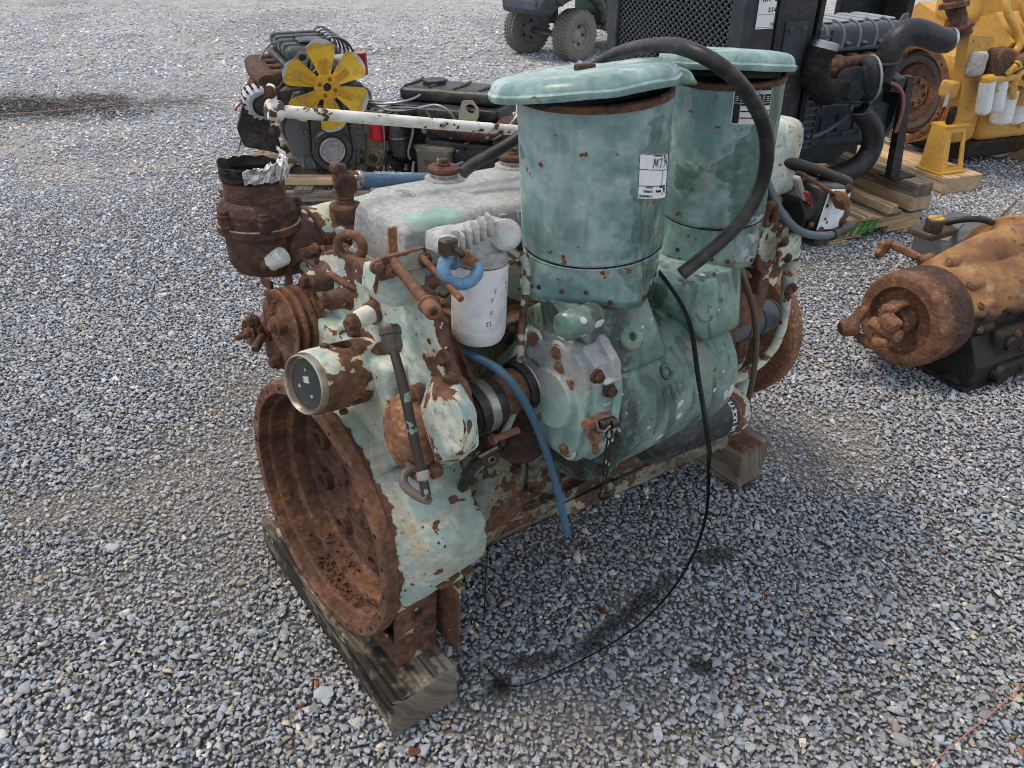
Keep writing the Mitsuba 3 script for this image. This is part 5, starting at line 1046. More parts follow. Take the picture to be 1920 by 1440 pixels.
emit(bs2, tube([FRAMES['E'][1].T@(np.array(q)-FRAMES['E'][0]) for q in [(-0.051,1.370,0.173),(-0.057,1.330,0.151),(-0.061,1.280,0.115),(-0.067,1.249,0.015)]], .004, 8, True, .02, .4), 'dirty_satin', col='18191a', dirt=.2)

# timber under the bell
TB_ = thing('timber_block', 'weathered grey timber block with oily black stains under the bell', 'timber')
def build_timber():
    m = refine(man(cbox((0, -.155, -.01), (.68, 0, .105), .005)), .012); v = m.vertices
    m.vertices = v+(meshkit.fbm(v*np.array([7, 40, 40]), 4)[:, None]-.5)*.007*np.array([.6, 1, 1])
    w, U = wood_mesh(m, 0, 2, .37)
    emit(TB_, w, 'wood', 'T', smooth=False, uv=lambda v: (U[:, 0], U[:, 1]))
build_timber()
TB2 = thing('timber_block', 'grey brown weathered plank on edge carrying the far end of the old engine', 'timber')
w, U = wood_mesh(refine(man(cbox((0, -.115, -.01), (.66, 0, .138), .005)), .02), 0, 0, .71)
w.vertices = w.vertices+(meshkit.fbm(w.vertices*np.array([7, 30, 30]), 3)[:, None]-.5)*.006
emit(TB2, w, 'wood', 'T2', smooth=False, uv=lambda v: (U[:, 0], U[:, 1]))
pt = thing('steel_plate', 'rusty flat plate lying on top of the far plank under the old engine', 'plate')
emit(pt, cast(cbox((-.008, -.075, .1385), (.30, .004, .1455), .003), .02, 2, .001), 'rust', 'T2', uv=(.50, .05))

# ------------------------------------------------------------------ gravel yard: small loose things
st = thing('stone', 'large flat pale grey stone lying on the gravel beside the timber', 'stone')
def flat_stone(px, size, seed, h, k):
    rng = np.random.default_rng(seed); q = rng.normal(size=(16, 3)); q /= np.linalg.norm(q, axis=1, keepdims=True); q *= np.array(size)
    return rotated(hull(q), Z, k)
emit(st, moved(flat_stone(0, (.026, .020, .007), 4, 0, 20), np.array((-0.404,1.054,0.010))), 'dirty_matte', 'W', smooth=False, col='a9b2b8', dirt=.3)
st = thing('stone', 'reddish brown flat stone near the front edge of the yard', 'stone')
emit(st, moved(flat_stone(0, (.018, .013, .006), 7, 0, 60), np.array((-0.195,0.921,0.009))), 'dirty_matte', 'W', smooth=False, col='6e3d2c', dirt=.4)
st = thing('stone', 'wet rust coloured stone in the oil drips under the blower', 'stone')
emit(st, moved(flat_stone(0, (.015, .013, .008), 9, 0, 60), np.array((0.219,1.277,0.011))), 'dirty_gloss', 'W', smooth=False, col='5a2d12', dirt=.2)
sg = thing('string', 'thin salmon pink string stretched across the gravel corner', 'string')
emit(sg, tube([(1.242,1.159,0.022),(1.097,1.059,0.020),(0.984,0.986,0.019),(0.888,0.926,0.020),(0.775,0.852,0.022)], .0013, 6, True, .04), 'dirty_matte', 'W', col='b9796c', dirt=.2)
sg = thing('string', 'faint reddish string lying across the dark stain far behind', 'string')
emit(sg, tube([(-4.247,6.328,0.020),(-3.659,6.514,0.020),(-3.074,6.792,0.020),(-2.501,6.982,0.020),(-2.078,7.136,0.020)], .0035, 6, True, .1), 'dirty_matte', 'W', col='a58a80', dirt=.4)

def wheel(key, c, ax, R, w, frame, rim='8d8e8c', tyre_col='77756f'):
    """tyre with block tread, and a pressed steel rim"""
    c, ax = np.array(c, float), np.array(ax, float); ax = ax/np.linalg.norm(ax)
    k = emit(key+'__wheel', lathe([(R*.52, -w*.36), (R*.58, -w*.46), (R*.80, -w*.50), (R*.93, -w*.46), (R*.985, -w*.34), (R, -w*.12), (R, w*.12), (R*.985, w*.34), (R*.93, w*.46), (R*.80, w*.50), (R*.58, w*.46), (R*.52, w*.36)], c, ax, 44, closed=True), 'dirty_matte', frame, col=tyre_col, dirt=.7)
    u, v, w_ = basis(ax); ms = []
    for i in range(40):
        for j, dj in enumerate((-.36, -.12, .12, .36)):
            a = 2*math.pi*(i+.5*(j % 2))/40; d = math.cos(a)*u+math.sin(a)*v; t = -math.sin(a)*u+math.cos(a)*v
            rr = R*(1.0 if abs(dj) < .2 else .975)
            ms.append(tm([c+d*(rr+e)+t*s*R*.058*f+w_*(w*dj+g*w*.10*f) for e, f in ((-.01, 1), (.012, .8)) for s, g in ((-1, -1), (1, -1), (1, 1), (-1, 1))], [(0, 2, 1), (0, 3, 2), (4, 5, 6), (4, 6, 7), (0, 1, 5), (0, 5, 4), (1, 2, 6), (1, 6, 5), (2, 3, 7), (2, 7, 6), (3, 0, 4), (3, 4, 7)]))
    kt = emit(k+'__tread', trimesh.util.concatenate(ms), 'dirty_matte', frame, smooth=False, col=tyre_col, dirt=.8); labels[kt] = {'kind': 'stuff'}
    for s in (-1, 1):
        emit(k+'__rim', lathe([(R*.55, w*.38), (R*.52, w*.43), (R*.49, w*.40), (R*.46, w*.20), (R*.30, w*.12), (R*.22, w*.20), (R*.10, w*.24), (0, w*.25)], c, ax*s, 36), 'dirty_satin', frame, col=rim, dirt=.6)
        for i in range(5):
            a = 2*math.pi*i/5; d = math.cos(a)*u+math.sin(a)*v
            emit(k+'__rim_slot', obox(c+d*R*.36+ax*s*w*.165, d, (R*.10, R*.16, .02), .004), 'dirty_satin', frame, col='2c2b2a', dirt=.3)
    return k

# ------------------------------------------------------------------ golf cart (x forward, y to its left)
GCt = thing('golf_cart', 'green and black golf cart with dusty turf tyres standing far behind', 'golf cart')
wheel(GCt, (0, .36, .25), Y, .25, .21, 'C'); wheel(GCt, (.02, -.36, .25), (.18, 1, 0), .25, .21, 'C')
wheel(GCt, (-1.66, .38, .235), Y, .235, .22, 'C'); wheel(GCt, (-1.66, -.38, .235), Y, .235, .22, 'C')
def cp(n, m, mat='dirty_satin', **k): return emit(GCt+'__'+n, m, mat, 'C', **k)
cp('front_axle', cat(cyl((-.02, -.30, .235), (-.02, .30, .235), .03), cbox((-.08, -.16, .21), (.04, .16, .25), .01), obox((-.02, .2, .3), (0, .4, .6), (.25, .03, .03))), col='565b60', dirt=.7)
cp('front_bumper', cast(hull([(x, y, z) for x, y, z in ((.40, .30, .46), (.40, -.30, .46), (.46, .28, .48), (.46, -.28, .48), (.45, .30, .62), (.45, -.30, .62), (.36, .40, .66), (.36, -.40, .66), (.2, .4, .60), (.2, -.4, .60), (.28, .30, .46), (.28, -.30, .46))]), .04, 3, 0), col='39424b', dirt=.7)
cp('bumper_panel', cast(cbox((.452, -.23, .51), (.466, .23, .60), .006), .04, 2, 0), col='4a545e', dirt=.6)
cp('hood', cast(hull([(x, s*y, z) for s in (-1, 1) for x, y, z in ((.43, .34, .64), (.38, .40, .68), (-.35, .46, .68), (.36, .30, .80), (.1, .36, .95), (-.4, .40, 1.02), (-.4, .46, .70), (.41, .36, .66))]), .05, 3, 0), 'dirty_gloss', col='1f4a35', dirt=.35)
for s in (-1, 1):
    cp('fender', cast(cat(tube([(.30, s*.40, .58), (.22, s*.41, .63), (.0, s*.42, .66), (-.25, s*.43, .58), (-.36, s*.43, .36)], [.05, .055, .06, .06, .05], 12)), .03, 2, 0), col='2a3037', dirt=.6)
    cp('splash_panel', cast(cbox((-.42, s*.30, .28), (-.36, s*.47, .70), .01), .04, 2, 0), col='343b42', dirt=.6)
    cp('sill', cbox((-1.25, s*.40, .27), (-.36, s*.50, .35), .02), col='5b6268', dirt=.7)
cp('floor', cast(cbox((-1.3, -.42, .28), (-.3, .42, .34), .01), .06, 1, 0), col='3a3f44', dirt=.7)
cp('seat_base', cast(cbox((-1.45, -.48, .34), (-.85, .48, .72), .03), .05, 3, 0), 'dirty_gloss', col='1f4a35', dirt=.4)
cp('seat', cast(cbox((-1.42, -.46, .722), (-.80, .46, .86), .05), .05, 4, 0), 'dirty_matte', col='2b2c2d', dirt=.4)
cp('seat_back', cast(hull([(x, y, z) for y in (-.46, .46) for x, z in ((-1.40, .86), (-1.50, 1.25), (-1.58, 1.24), (-1.50, .86))]), .05, 3, 0), 'dirty_matte', col='2b2c2d', dirt=.4)
cp('rear_body', cast(cbox((-2.0, -.50, .42), (-1.46, .50, .80), .04), .05, 3, 0), 'dirty_gloss', col='1f4a35', dirt=.4)
cp('rear_axle', cyl((-1.66, -.33, .235), (-1.66, .33, .235), .05), col='2b2d2f', dirt=.5)
for s in (-1, 1):
    cp('roof_post', tube([(-.36, s*.40, .95), (-.22, s*.42, 1.85)], .018, 10, False), col='1c1d1f', dirt=.3)
cp('steering_wheel', cat(torus((-.62, .22, 1.05), (.75, 0, .65), .17, .014, 32, 8), cyl((-.62, .22, 1.05), (-.38, .22, .80), .016)), col='1c1d1f', dirt=.3)

# ------------------------------------------------------------------ pallets
def pallet(frame, L, W_, label, tone=1, n_deck=7, key='pallet', group=None, x0=0.0, y0=0.0):
    t = thing(key, label, 'pallet', group); n = 0
    for yy in (0, W_/2-.02, W_-.04):                    # notched stringers along x
        m = man(cbox((x0, y0+yy, .016), (x0+L, y0+yy+.04, .105), .003))
        for xx in (.22*L, .64*L): m = m-man(cbox((x0+xx, y0+yy-.01, .0), (x0+xx+.16*L, y0+yy+.05, .052), .002))
        q = refine(m, .06); n += 1
        w, U = wood_mesh(q, 0, tone, CRN(n*3+1)); emit(t+'__stringer', w, 'wood', frame, smooth=False, uv=lambda v: (U[:, 0], U[:, 1]))
    for i in range(n_deck):
        xx = x0+i*(L-.095)/(n_deck-1); wd = .095 if i % 3 else .125
        plank((xx, y0-.012, .1055), (min(xx+wd, x0+L+.004), y0+W_+.012, .1235), 1, tone if CRN(i*7+n) < .72 else 0, frame, t+'__deck_board', .002, i+11*len(labels))
    for i in range(3):
        xx = x0+i*(L-.11)/2
        plank((xx, y0-.010, .000), (xx+.11, y0+W_+.01, .0155), 1, tone, frame, t+'__bottom_board', .002, i+31+len(labels))
    return t
PG = pallet('G', 1.06, 1.20, 'wooden pallet with green paint strokes under the dark generator set', 1, 7, x0=-.30)
emit(PG+'__paint_stroke', cat(*[prism([(a, .03), (a+.028, .028), (a+.05+.02*CRN(i), .098), (a+.02+.02*CRN(i+5), .1)], (0, -.0008, 0), X, Z, -.0001) if False else tm(np.array([(a, -.0015, .035), (a+.026, -.0015, .032), (a+.050+.02*CRN(i), -.0015, .1), (a+.022+.02*CRN(i+5), -.0015, .102), (a, .002, .035), (a+.026, .002, .032), (a+.050+.02*CRN(i), .002, .1), (a+.022+.02*CRN(i+5), .002, .102)]), [(0, 1, 2), (0, 2, 3), (4, 6, 5), (4, 7, 6), (0, 4, 5), (0, 5, 1), (1, 5, 6), (1, 6, 2), (2, 6, 7), (2, 7, 3), (3, 7, 4), (3, 4, 0)]) for i, a in enumerate((.20, .245, .285, .335, .375, .42))]), 'dirty_matte', 'G', smooth=False, col='3e8f3f', dirt=.3)
bm = thing('timber_beam', 'grey weathered beam lying across the pallet under the black steel post', 'beam')
plank((.64, -.035, .1965), (.745, 1.18, .262), 1, 0, 'G', bm, .004, 5)
bm = thing('timber_beam', 'pale fresh plank beneath the grey weathered beam', 'beam')
plank((.635, -.030, .124), (.765, 1.18, .196), 1, 1, 'G', bm, .003, 8)
bm = thing('timber_beam', 'narrow fresh batten on the pallet deck before the stacked beams', 'beam')
plank((.50, -.02, .124), (.56, 1.17, .165), 1, 1, 'G', bm, .003, 9)
bm = thing('timber_beam', 'crossing beam hidden at the radiator end of the pallet', 'beam')
plank((-.28, .02, .124), (-.18, 1.18, .262), 1, 0, 'G', bm, .003, 10)

# ------------------------------------------------------------------ generator set power unit (x along the engine, radiator at x < 0)
GS = thing('generator_set', 'dark slate grey power unit with mesh guarded radiator and black exhaust tubes', 'engine')
SLT, BLK = '3d4853', '191b1e'
def gp_(n, m, mat='dirty_satin', **k): return emit(GS+'__'+n, m, mat, 'G', **k)
rx, ry0, ry1, rz0, rz1 = -.40, .16, 1.23, .27, 1.36
gp_('radiator_frame', cat(cbox((rx-.05, ry0-.05, rz0), (rx-.005, ry0+.05, rz1), .006), cbox((rx-.05, ry1-.05, rz0), (rx-.005, ry1+.05, rz1), .006), cbox((rx-.05, ry0+.05, rz0), (rx-.005, ry1-.05, rz0+.10), .006), cbox((rx-.05, ry0+.05, rz1-.1), (rx-.005, ry1-.05, rz1), .006)), col='2d3239', dirt=.35)
gp_('radiator_side', cast(cbox((rx-.004, ry0-.03, rz0), (rx+.13, ry0-.005, rz1), .006), .08, 0, 0), col='2a2e34', dirt=.3)
gp_('radiator_side', cast(cbox((rx+.135, ry0-.035, rz0), (rx+.155, ry0+.06, rz1), .004), .08, 0, 0), col='1d2024', dirt=.3)
gp_('radiator_side', cast(cbox((rx+.16, ry0-.02, rz0), (rx+.35, ry0+.0, rz1), .006), .08, 0, 0), col='22262b', dirt=.3)
gp_('side_plate', cbox((rx+.19, ry0-.028, .80), (rx+.31, ry0-.021, 1.02), .003), col='30353c', dirt=.3)
bolts(GS+'__side_plate', [(rx+.215+.07*i, ry0-.029, .83+.16*j) for i in (0, 1) for j in (0, 1)], -Y, 'G', .011, .009, 'dirty_satin', pack('3c424a', .3))
gp_('radiator_side', cast(cbox((rx+.36, ry0-.03, rz0), (rx+.385, ry0+.04, rz1), .004), .08, 0, 0), col='16181b', dirt=.25)
gp_('radiator_back', cbox((rx+.02, ry0+.03, rz0+.02), (rx+.34, ry1, rz1-.02), .004), 'dirty_matte', col='101214', dirt=.2)
fins = [cbox((rx+.008, ry0+.06+i*.045, rz0+.10), (rx+.014, ry0+.085+i*.045, rz1-.10), .001) for i in range(22)]
k = gp_('core_fin', cat(*fins), 'dirty_matte', col='22262a', dirt=.35); labels[k] = {'kind': 'stuff'}
def mesh_guard():
    ms = []; y0, y1, z0, z1 = ry0+.04, ry1-.04, rz0+.09, rz1-.09; s = .046; px = rx-.030
    for d in (1, -1):
        c0 = np.arange(-3.0, 4.0, s*.62)
        for c in c0:                                   # lines z = c + d*.62*y
            pts = []
            for y in (y0, y1):
                z = c+d*.62*y
                if z0 <= z <= z1: pts.append((y, z))
            for z in (z0, z1):
                y = (z-c)/(d*.62)
                if y0 < y < y1: pts.append((y, z))
            if len(pts) >= 2:
                a, b = pts[0], pts[1]; xx = px+(.002 if d > 0 else -.002)
                if np.hypot(a[0]-b[0], a[1]-b[1]) > .02: ms.append(obox(((xx), (a[0]+b[0])/2, (a[1]+b[1])/2), (0, b[0]-a[0], b[1]-a[1]), (np.hypot(a[0]-b[0], a[1]-b[1]), .003, .006), .001))
    return cat(*ms)
k = gp_('mesh_guard', mesh_guard(), col='4a525b', dirt=.4); labels[k] = {'kind': 'stuff', 'label': 'expanded metal mesh guard before the radiator'}
# paper sticker on the radiator side
sk = gp_('paper_sticker', cbox((rx+.025, ry0-.0335, 1.00), (rx+.115, ry0-.031, 1.20), .0005), 'dirty_matte', col='e9ecec', dirt=.12)
def gtext(t, h, x, z): emit(sk+'__ink', place_text(t, h, (rx+x, ry0-.0336, z), X, Z, .0008, True), 'dirty_matte', 'G', col='202226', dirt=0, smooth=False)
gtext('M7 6', .024, .040, 1.105); gtext('3343', .016, .075, 1.065); gtext('Oil', .012, .095, 1.012)
gp_('paper_sticker', cat(*[cbox((rx+.028, ry0-.0345, z), (rx+.112, ry0-.0336, z+.0018), .0002) for z in (1.005, 1.055, 1.140)]), 'dirty_matte', col='202226', dirt=0)
# slotted guard behind the radiator
sg_ = gp_('slotted_guard', cat(cbox((-.045, .10, .46), (-.040, .115, .98), .001), cbox((.025, .10, .46), (.03, .115, .98), .001)), col='2a2e33', dirt=.3)
for i in range(17): emit(sg_+'__slat', cbox((-.0395, .103, .47+i*.030), (.0245, .112, .481+i*.030), .001), 'dirty_satin', 'G', col='333940', dirt=.3)
# engine body
gp_('engine_block', cast(man(cbox((.0, .30, .40), (.70, .66, .74), .012))+man(cbox((.0, .285, .455), (.70, .67, .475), .004))+man(cbox((.02, .27, .56), (.60, .32, .66), .01)), .04, 3, .001), col=SLT, dirt=.35)
for i in range(6):
    gp_('block_rib', cast(man(cbox((.03+i*.105, .286, .47), (.042+i*.105, .302, .60), .003)), .03, 1, 0), col=SLT, dirt=.35)
    bolts(GS+'__engine_block', [(.07+i*.105, .283, .465)], -Y, 'G', .011, .012, 'dirty_satin', pack('46525e', .3))
gp_('sump', cast(hull([(x, y, z) for x, y, z in ((.0, .30, .452), (.0, .66, .452), (.56, .30, .452), (.56, .66, .452), (.04, .36, .33), (.04, .60, .33), (.46, .36, .28), (.46, .60, .28))]), .04, 3, 0), col='38434d', dirt=.4)
gp_('cylinder_head', cast(cbox((.0, .36, .742), (.68, .64, .84), .01), .04, 2, .0006), col=SLT, dirt=.4)
gp_('rocker_cover', cast(man(cbox((-.01, .34, .845), (.70, .66, .965), .018))+man(cbox((-.02, .33, .845), (.71, .67, .862), .003)), .03, 3, .0006), col='56616b', dirt=.45)
for i in range(7): gp_('cover_rib', cast(cbox((.03+i*.095, .37, .966), (.09+i*.095, .63, .978), .004), .03, 1, 0), col='8b959c', dirt=.4)
bolts(GS+'__rocker_cover', [(.04+.10*i, .329, .88) for i in range(7)], -Y, 'G', .010, .02, 'dirty_satin', pack('5a656f', .3))
gp_('injector_line', cat(*[tube([(.05+i*.1, .36, .985), (.05+i*.1+.02, .30, .95), (.07+i*.1, .29, .87)], .006, 8) for i in range(6)]), col='7b858c', dirt=.4)
k = gp_('lifting_bracket', yprism([(.62, .86), (.70, .86), (.735, .96), (.72, .995), (.69, .99)], .36, .372, .002), col='59646d', dirt=.4)
emit(k+'__hole', cyl((.708, .356, .955), (.708, .376, .955), .014), 'dirty_satin', 'G', col='15181b', dirt=.1)
emit(GS+'__exhaust_manifold', cast(cat(man(tube([(.0, .25, .815), (.30, .245, .80), (.62, .25, .83)], [.032, .040, .036], 16))+sum([man(cbox((.05+i*.1, .25, .78), (.10+i*.1, .37, .835), .008)) for i in range(6)], m3.Manifold())), .025, 2, .0012), 'rust', 'G', uv=(.18, .1))
emit(GS+'__exhaust_flange', cast(cbox((.10, .19, .72), (.20, .31, .80), .01), .03, 2, .001), 'rust', 'G', uv=(.08, .45))
gp_('black_elbow', tube([(-0.011,0.100,0.916),(-0.033,0.100,0.851),(-0.020,0.100,0.779),(0.069,0.120,0.719),(0.196,0.150,0.737)], [.060, .058, .060, .058, .045], 24), 'dirty_matte', col='17171a', dirt=.25)
gp_('foil_cap', lathe([(.062, -.015), (.064, .012), (.05, .016), (0, .02)], (-0.011,0.100,0.924), np.array((-0.013,0.100,0.933))-np.array((-0.030,0.100,0.864)), 24), 'foil')
gp_('turbocharger', cast(man(cyl((0.232,0.160,0.732), (0.222,0.100,0.748), .075, n=36))+man(cyl((0.314,0.150,0.747), (0.345,0.120,0.760), .10, n=36))+man(cyl((0.201,0.160,0.730), (0.368,0.140,0.750), .05, n=24))+man(torus(np.array((0.305,0.130,0.756)), (.9, -.3, .1), .075, .028, 32, 12)), .02, 3, .001), 'dirty_matte', col='252a30', dirt=.4)
gp_('turbo_clamp', torus(np.array((0.326,0.120,0.759)), (.9, -.3, .1), .098, .006, 36, 8), col='8d9499', dirt=.3)
gp_('intake_tube', tube([(0.696,0.080,0.909),(0.566,0.080,0.936),(0.453,0.100,0.949),(0.401,0.110,0.898),(0.396,0.120,0.822),(0.392,0.130,0.745)], [.055, .056, .058, .058, .056, .05], 28), 'dirty_satin', col='22252a', dirt=.3)
gp_('foil_cap', lathe([(.056, -.01), (.057, .008), (.045, .012), (0, .012)], (0.696,0.080,0.909), np.array((0.696,0.080,0.909))-np.array((0.566,0.080,0.936)), 24), 'foil')
gp_('hose_clamp', torus(np.array((0.397,0.120,0.835)), (.25, .05, -1), .0585, .005, 32, 8), col='3e4347', dirt=.3)
gp_('charge_tube', tube([(0.319,0.140,0.616),(0.362,0.130,0.573),(0.418,0.120,0.504),(0.422,0.120,0.395),(0.340,0.120,0.330),(0.218,0.130,0.299),(0.055,0.150,0.283),(-0.023,0.170,0.273)], [.045, .048, .050, .052, .054, .054, .052, .05], 26), 'dirty_satin', col='1d2024', dirt=.3)
gp_('hose_clamp', torus(np.array((0.327,0.140,0.611)), (.3, 0, -1), .048, .005, 32, 8), col='4a5056', dirt=.3)
gp_('oil_pipe', tube([(0.130,0.260,0.484),(0.203,0.250,0.484),(0.278,0.220,0.535),(0.298,0.180,0.593),(0.295,0.170,0.637)], .011, 12), col='5f6b76', dirt=.3)
gp_('oil_pipe', tube([(0.156,0.220,0.626),(0.313,0.180,0.628),(0.375,0.160,0.632),(0.394,0.150,0.657)], .010, 12), col='56616b', dirt=.3)
gp_('flywheel_housing', cast(man(cyl((.68, .48, .56), (.72, .48, .56), .225, n=48))+man(cbox((.66, .30, .40), (.70, .66, .80), .01)), .04, 2, .001), col='2f3740', dirt=.35)
gp_('support_post', cast(man(hull([(.590, .10, .262), (.652, .10, .262), (.590, .14, .262), (.652, .14, .262), (.600, .16, .74), (.640, .16, .74), (.600, .20, .74), (.640, .20, .74)]))+man(cbox((.575, .07, .2625), (.73, .17, .272), .002))+man(cbox((.60, .16, .60), (.64, .30, .66), .005)), .05, 0, 0), col='14161a', dirt=.25)
gp_('control_panel', cast(man(cbox((.70, .80, .78), (1.02, .85, 1.12), .006))+man(cbox((.98, .62, .70), (1.03, .86, 1.04), .006)), .06, 0, 0), col='16181b', dirt=.25)
gp_('support_post', cbox((.99, .78, .14), (1.03, .84, .72), .004), col='16181b', dirt=.25)
gp_('grey_box', rotated(cbox((0.452,0.100,0.751), np.array((0.507,0.100,0.707))+[.02, .08, -.02], .004), X, 12, (0.479,0.100,0.730)), col='31363c', dirt=.3)
gp_('red_hose', tube([(0.424,0.100,0.736),(0.500,0.090,0.697),(0.531,0.090,0.646),(0.551,0.100,0.580),(0.565,0.120,0.491)], .0085, 10), 'dirty_matte', col='a06a6a', dirt=.4, label='faded pink hose')

# ------------------------------------------------------------------ yellow engine on skids (x along its shaft, away)
YE = thing('diesel_engine', 'large yellow engine with bare brown flywheel and white filters', 'engine')
YC = 'cfa14c'
def yp(n, m, mat='dirty_satin', **k):
    k.setdefault('col', YC) if mat.startswith('dirty') else None
    k.setdefault('dirt', .32) if mat.startswith('dirty') else None
    return emit(YE+'__'+n, m, mat, 'Y', **k)
fy, fz = .14, .44
yp('flywheel_housing', cast(man(cyl((.0, fy, fz), (.22, fy, fz), .305, .29, n=56))+man(cbox((.06, -.22, .20), (.24, .5, .70), .02))-man(cyl((-.02, fy, fz), (.12, fy, fz), .255, n=56, ch=0)), .03, 3, .001), dirt=.4)
emit(YE+'__housing_ring', ring((-.012, fy, fz), X, .256, .300, .016, 64), 'rust', 'Y', uv=(.45, .05))
emit(YE+'__flywheel', lathe([(.178, .060), (.178, .035), (.215, .030), (.218, .045), (.238, .05), (.24, .09), (0, .09)], (0, fy, fz), X, 64), 'dirty_satin', 'Y', smooth=30, col='4b433f', dirt=.5)
emit(YE+'__flywheel__disc', lathe([(0, .055), (.05, .055), (.052, .05), (.09, .05), (.092, .06), (.1775, .06)], (0, fy, fz), X, 64), 'rust', 'Y', smooth=30, uv=(.35, .0))
kf = YE+'__flywheel'
for i in range(8):
    a = i*math.pi/4; emit(kf+'__bolt', bolt((.050, fy+.068*math.cos(a), fz+.068*math.sin(a)), -X, .012, .012), 'rust', 'Y', uv=(.12, .3))
emit(kf+'__gear_teeth', cat(*[obox((.052, fy+.178*math.cos(a), fz+.178*math.sin(a)), (0, math.cos(a), math.sin(a)), (.012, .007, .014), .001) for a in np.arange(56)*2*np.pi/56]), 'rust', 'Y', uv=(.1, .45))
for i in range(12):
    a = (i+.5)*math.pi/6; emit(YE+'__housing_ring__bolt_hole', cyl((-.0128, fy+.279*math.cos(a), fz+.279*math.sin(a)), (-.004, fy+.279*math.cos(a), fz+.279*math.sin(a)), .008, n=10, ch=0), 'rust', 'Y', uv=(.0, .95))
yp('engine_block', cast(man(cbox((.24, -.25, .20), (1.5, .52, .62), .03))+man(cbox((.24, -.28, .60), (1.5, .55, .64), .008)), .06, 3, .002))
yp('oil_pan', cast(man(hull([(x, y, z) for x in (.26, 1.45) for y, z in ((-.22, .2), (.5, .2), (-.10, .05), (.4, .05))])), .06, 3, .002), col='3a3328', dirt=.6)
yp('cylinder_head', cast(man(hull([(x, y, z) for x in (.20, 1.5) for y, z in ((-.22, .64), (-.30, .78), (-.14, .92), (.1, .84), (.1, .64))]))+man(hull([(x, y, z) for x in (.20, 1.5) for y, z in ((.5, .64), (.58, .78), (.44, .92), (.2, .84), (.2, .64))])), .05, 3, .002))
for i in range(3): 
    k = yp('valve_cover', cast(man(rotated(cbox((.40+i*.34, -.31, .80), (.70+i*.34, -.28, .98), .012), X, -28, (0, -.29, .80))), .03, 2, .001), col='cba04e')
    bolts(k, [rotated(tm([[.42+i*.34+.13*j, -.312, .83]], np.zeros((0, 3), int)), X, -28, (0, -.29, .80)).vertices[0] for j in range(3)], (0, -.88, -.4), 'Y', .012, .01, 'dirty_satin', pack('a88a46', .4))
yp('manifold_box', cast(cbox((.18, -.05, .84), (1.4, .30, 1.06), .02), .05, 3, .001), col='cfa350')
for i in range(2): yp('coolant_pipe', tube([(.22+.10*i, -.20, 1.05), (.18+.12*i, -.24, .92), (.25+.12*i, -.30, .80), (.22+.1*i, -.31, .72)], .022, 12))
emit(YE+'__exhaust_pipe', cast(cat(man(tube([(-0.228,-0.180,1.078),(-0.190,-0.200,0.969),(-0.178,-0.240,0.908),(-0.142,-0.280,0.831)], [.052, .050, .046, .042], 20))+man(ring((-0.203,-0.200,0.990), (.1, -.2, -1), .03, .075, .03, 24))+man(ring((-0.158,-0.250,0.882), (.3, -.2, -1), .03, .062, .022, 24))), .025, 2, .003), 'rust', 'Y', uv=(.28, -.1))
emit(YE+'__exhaust_manifold', cast(cat(man(tube([(.10, -.33, .66), (.5, -.34, .68), (1.3, -.34, .70)], [.055, .06, .06], 18))+man(cbox((.02, -.40, .60), (.16, -.28, .76), .012))), .03, 2, .003), 'rust', 'Y', uv=(.32, -.05))
yp('grey_pad', cast(cbox((-.11, -.36, .62), (.0, -.30, .75), .015), .03, 2, .001), 'dirty_matte', col='b9b8b4', dirt=.6)
# tall bracket plate, drilled
def bracket():
    o = [(-.147, .836), (.043, .82), (.060, .56), (.075, .39), (.0, .36), (-.055, .36), (-.10, .60)]
    m = man(yprism(o, -.315, -.303, .002))+man(yprism([(-.150, .836), (-.138, .836), (-.088, .60), (-.045, .36), (-.060, .36), (-.104, .60)], -.315, -.24))
    for x, z in ((-.11, .80), (-.06, .77), (.0, .78), (-.03, .70), (.015, .70), (-.05, .62), (-.01, .60), (.02, .61), (-.0, .50), (.03, .50), (-.01, .44)): m = m-man(cyl((x, -.33, z), (x, -.29, z), .0085, n=12, ch=0))
    return back(m)
yp('bracket_plate', bracket(), dirt=.35)
yp('bracket_shelf', cast(cbox((-.165, -.312, .50), (-.10, -.22, .59), .006), .03, 1, 0), dirt=.35)
yp('support_stand', cast(man(hull([(-.20, -.43, .105), (-.03, -.43, .105), (-.17, -.36, .35), (-.02, -.36, .35), (-.20, -.42, .105), (-.03, -.42, .105), (-.17, -.35, .35), (-.02, -.35, .35)]))+man(hull([(-.215, -.43, .105), (-.205, -.43, .105), (-.18, -.36, .35), (-.17, -.36, .35), (-.215, -.28, .105), (-.205, -.28, .105), (-.18, -.26, .35), (-.17, -.26, .35)]))+man(cbox((-.18, -.37, .345), (.0, -.25, .36), .003))+man(cbox((-.22, -.44, .10), (-.01, -.26, .112), .002))-man(hull([(-.15, -.5, .13), (-.06, -.5, .13), (-.13, -.5, .32), (-.045, -.5, .32), (-.15, -.3, .13), (-.06, -.3, .13), (-.13, -.3, .32), (-.045, -.3, .32)])), .04, 0, 0), col='d2a03a', dirt=.4)
for i, (a, b) in enumerate((((-0.013,-0.400,0.603), (0.023,-0.400,0.426)), ((0.132,-0.360,0.593), (0.168,-0.360,0.419)), ((0.291,-0.300,0.519), (0.309,-0.300,0.328)), ((0.459,-0.240,0.506), (0.500,-0.240,0.305)))):
    a, b = np.array(a), np.array(b); R = .042 if i < 2 else .062; ax = (a-b)/np.linalg.norm(a-b); L = np.linalg.norm(a-b)
    k = yp('filter', lathe([(0, 0), (R*.8, .0), (R*.97, .010), (R, .022), (R, L-.004), (R*.96, L)], b, ax, 32), col='e2e6ea', dirt=.2)
    emit(k+'__cap', cast(man(cyl(a-ax*.004, a+ax*.030, R*.92, R*.8, n=28)), .02, 1, 0), 'dirty_satin', 'Y', col='cfa037', dirt=.4)
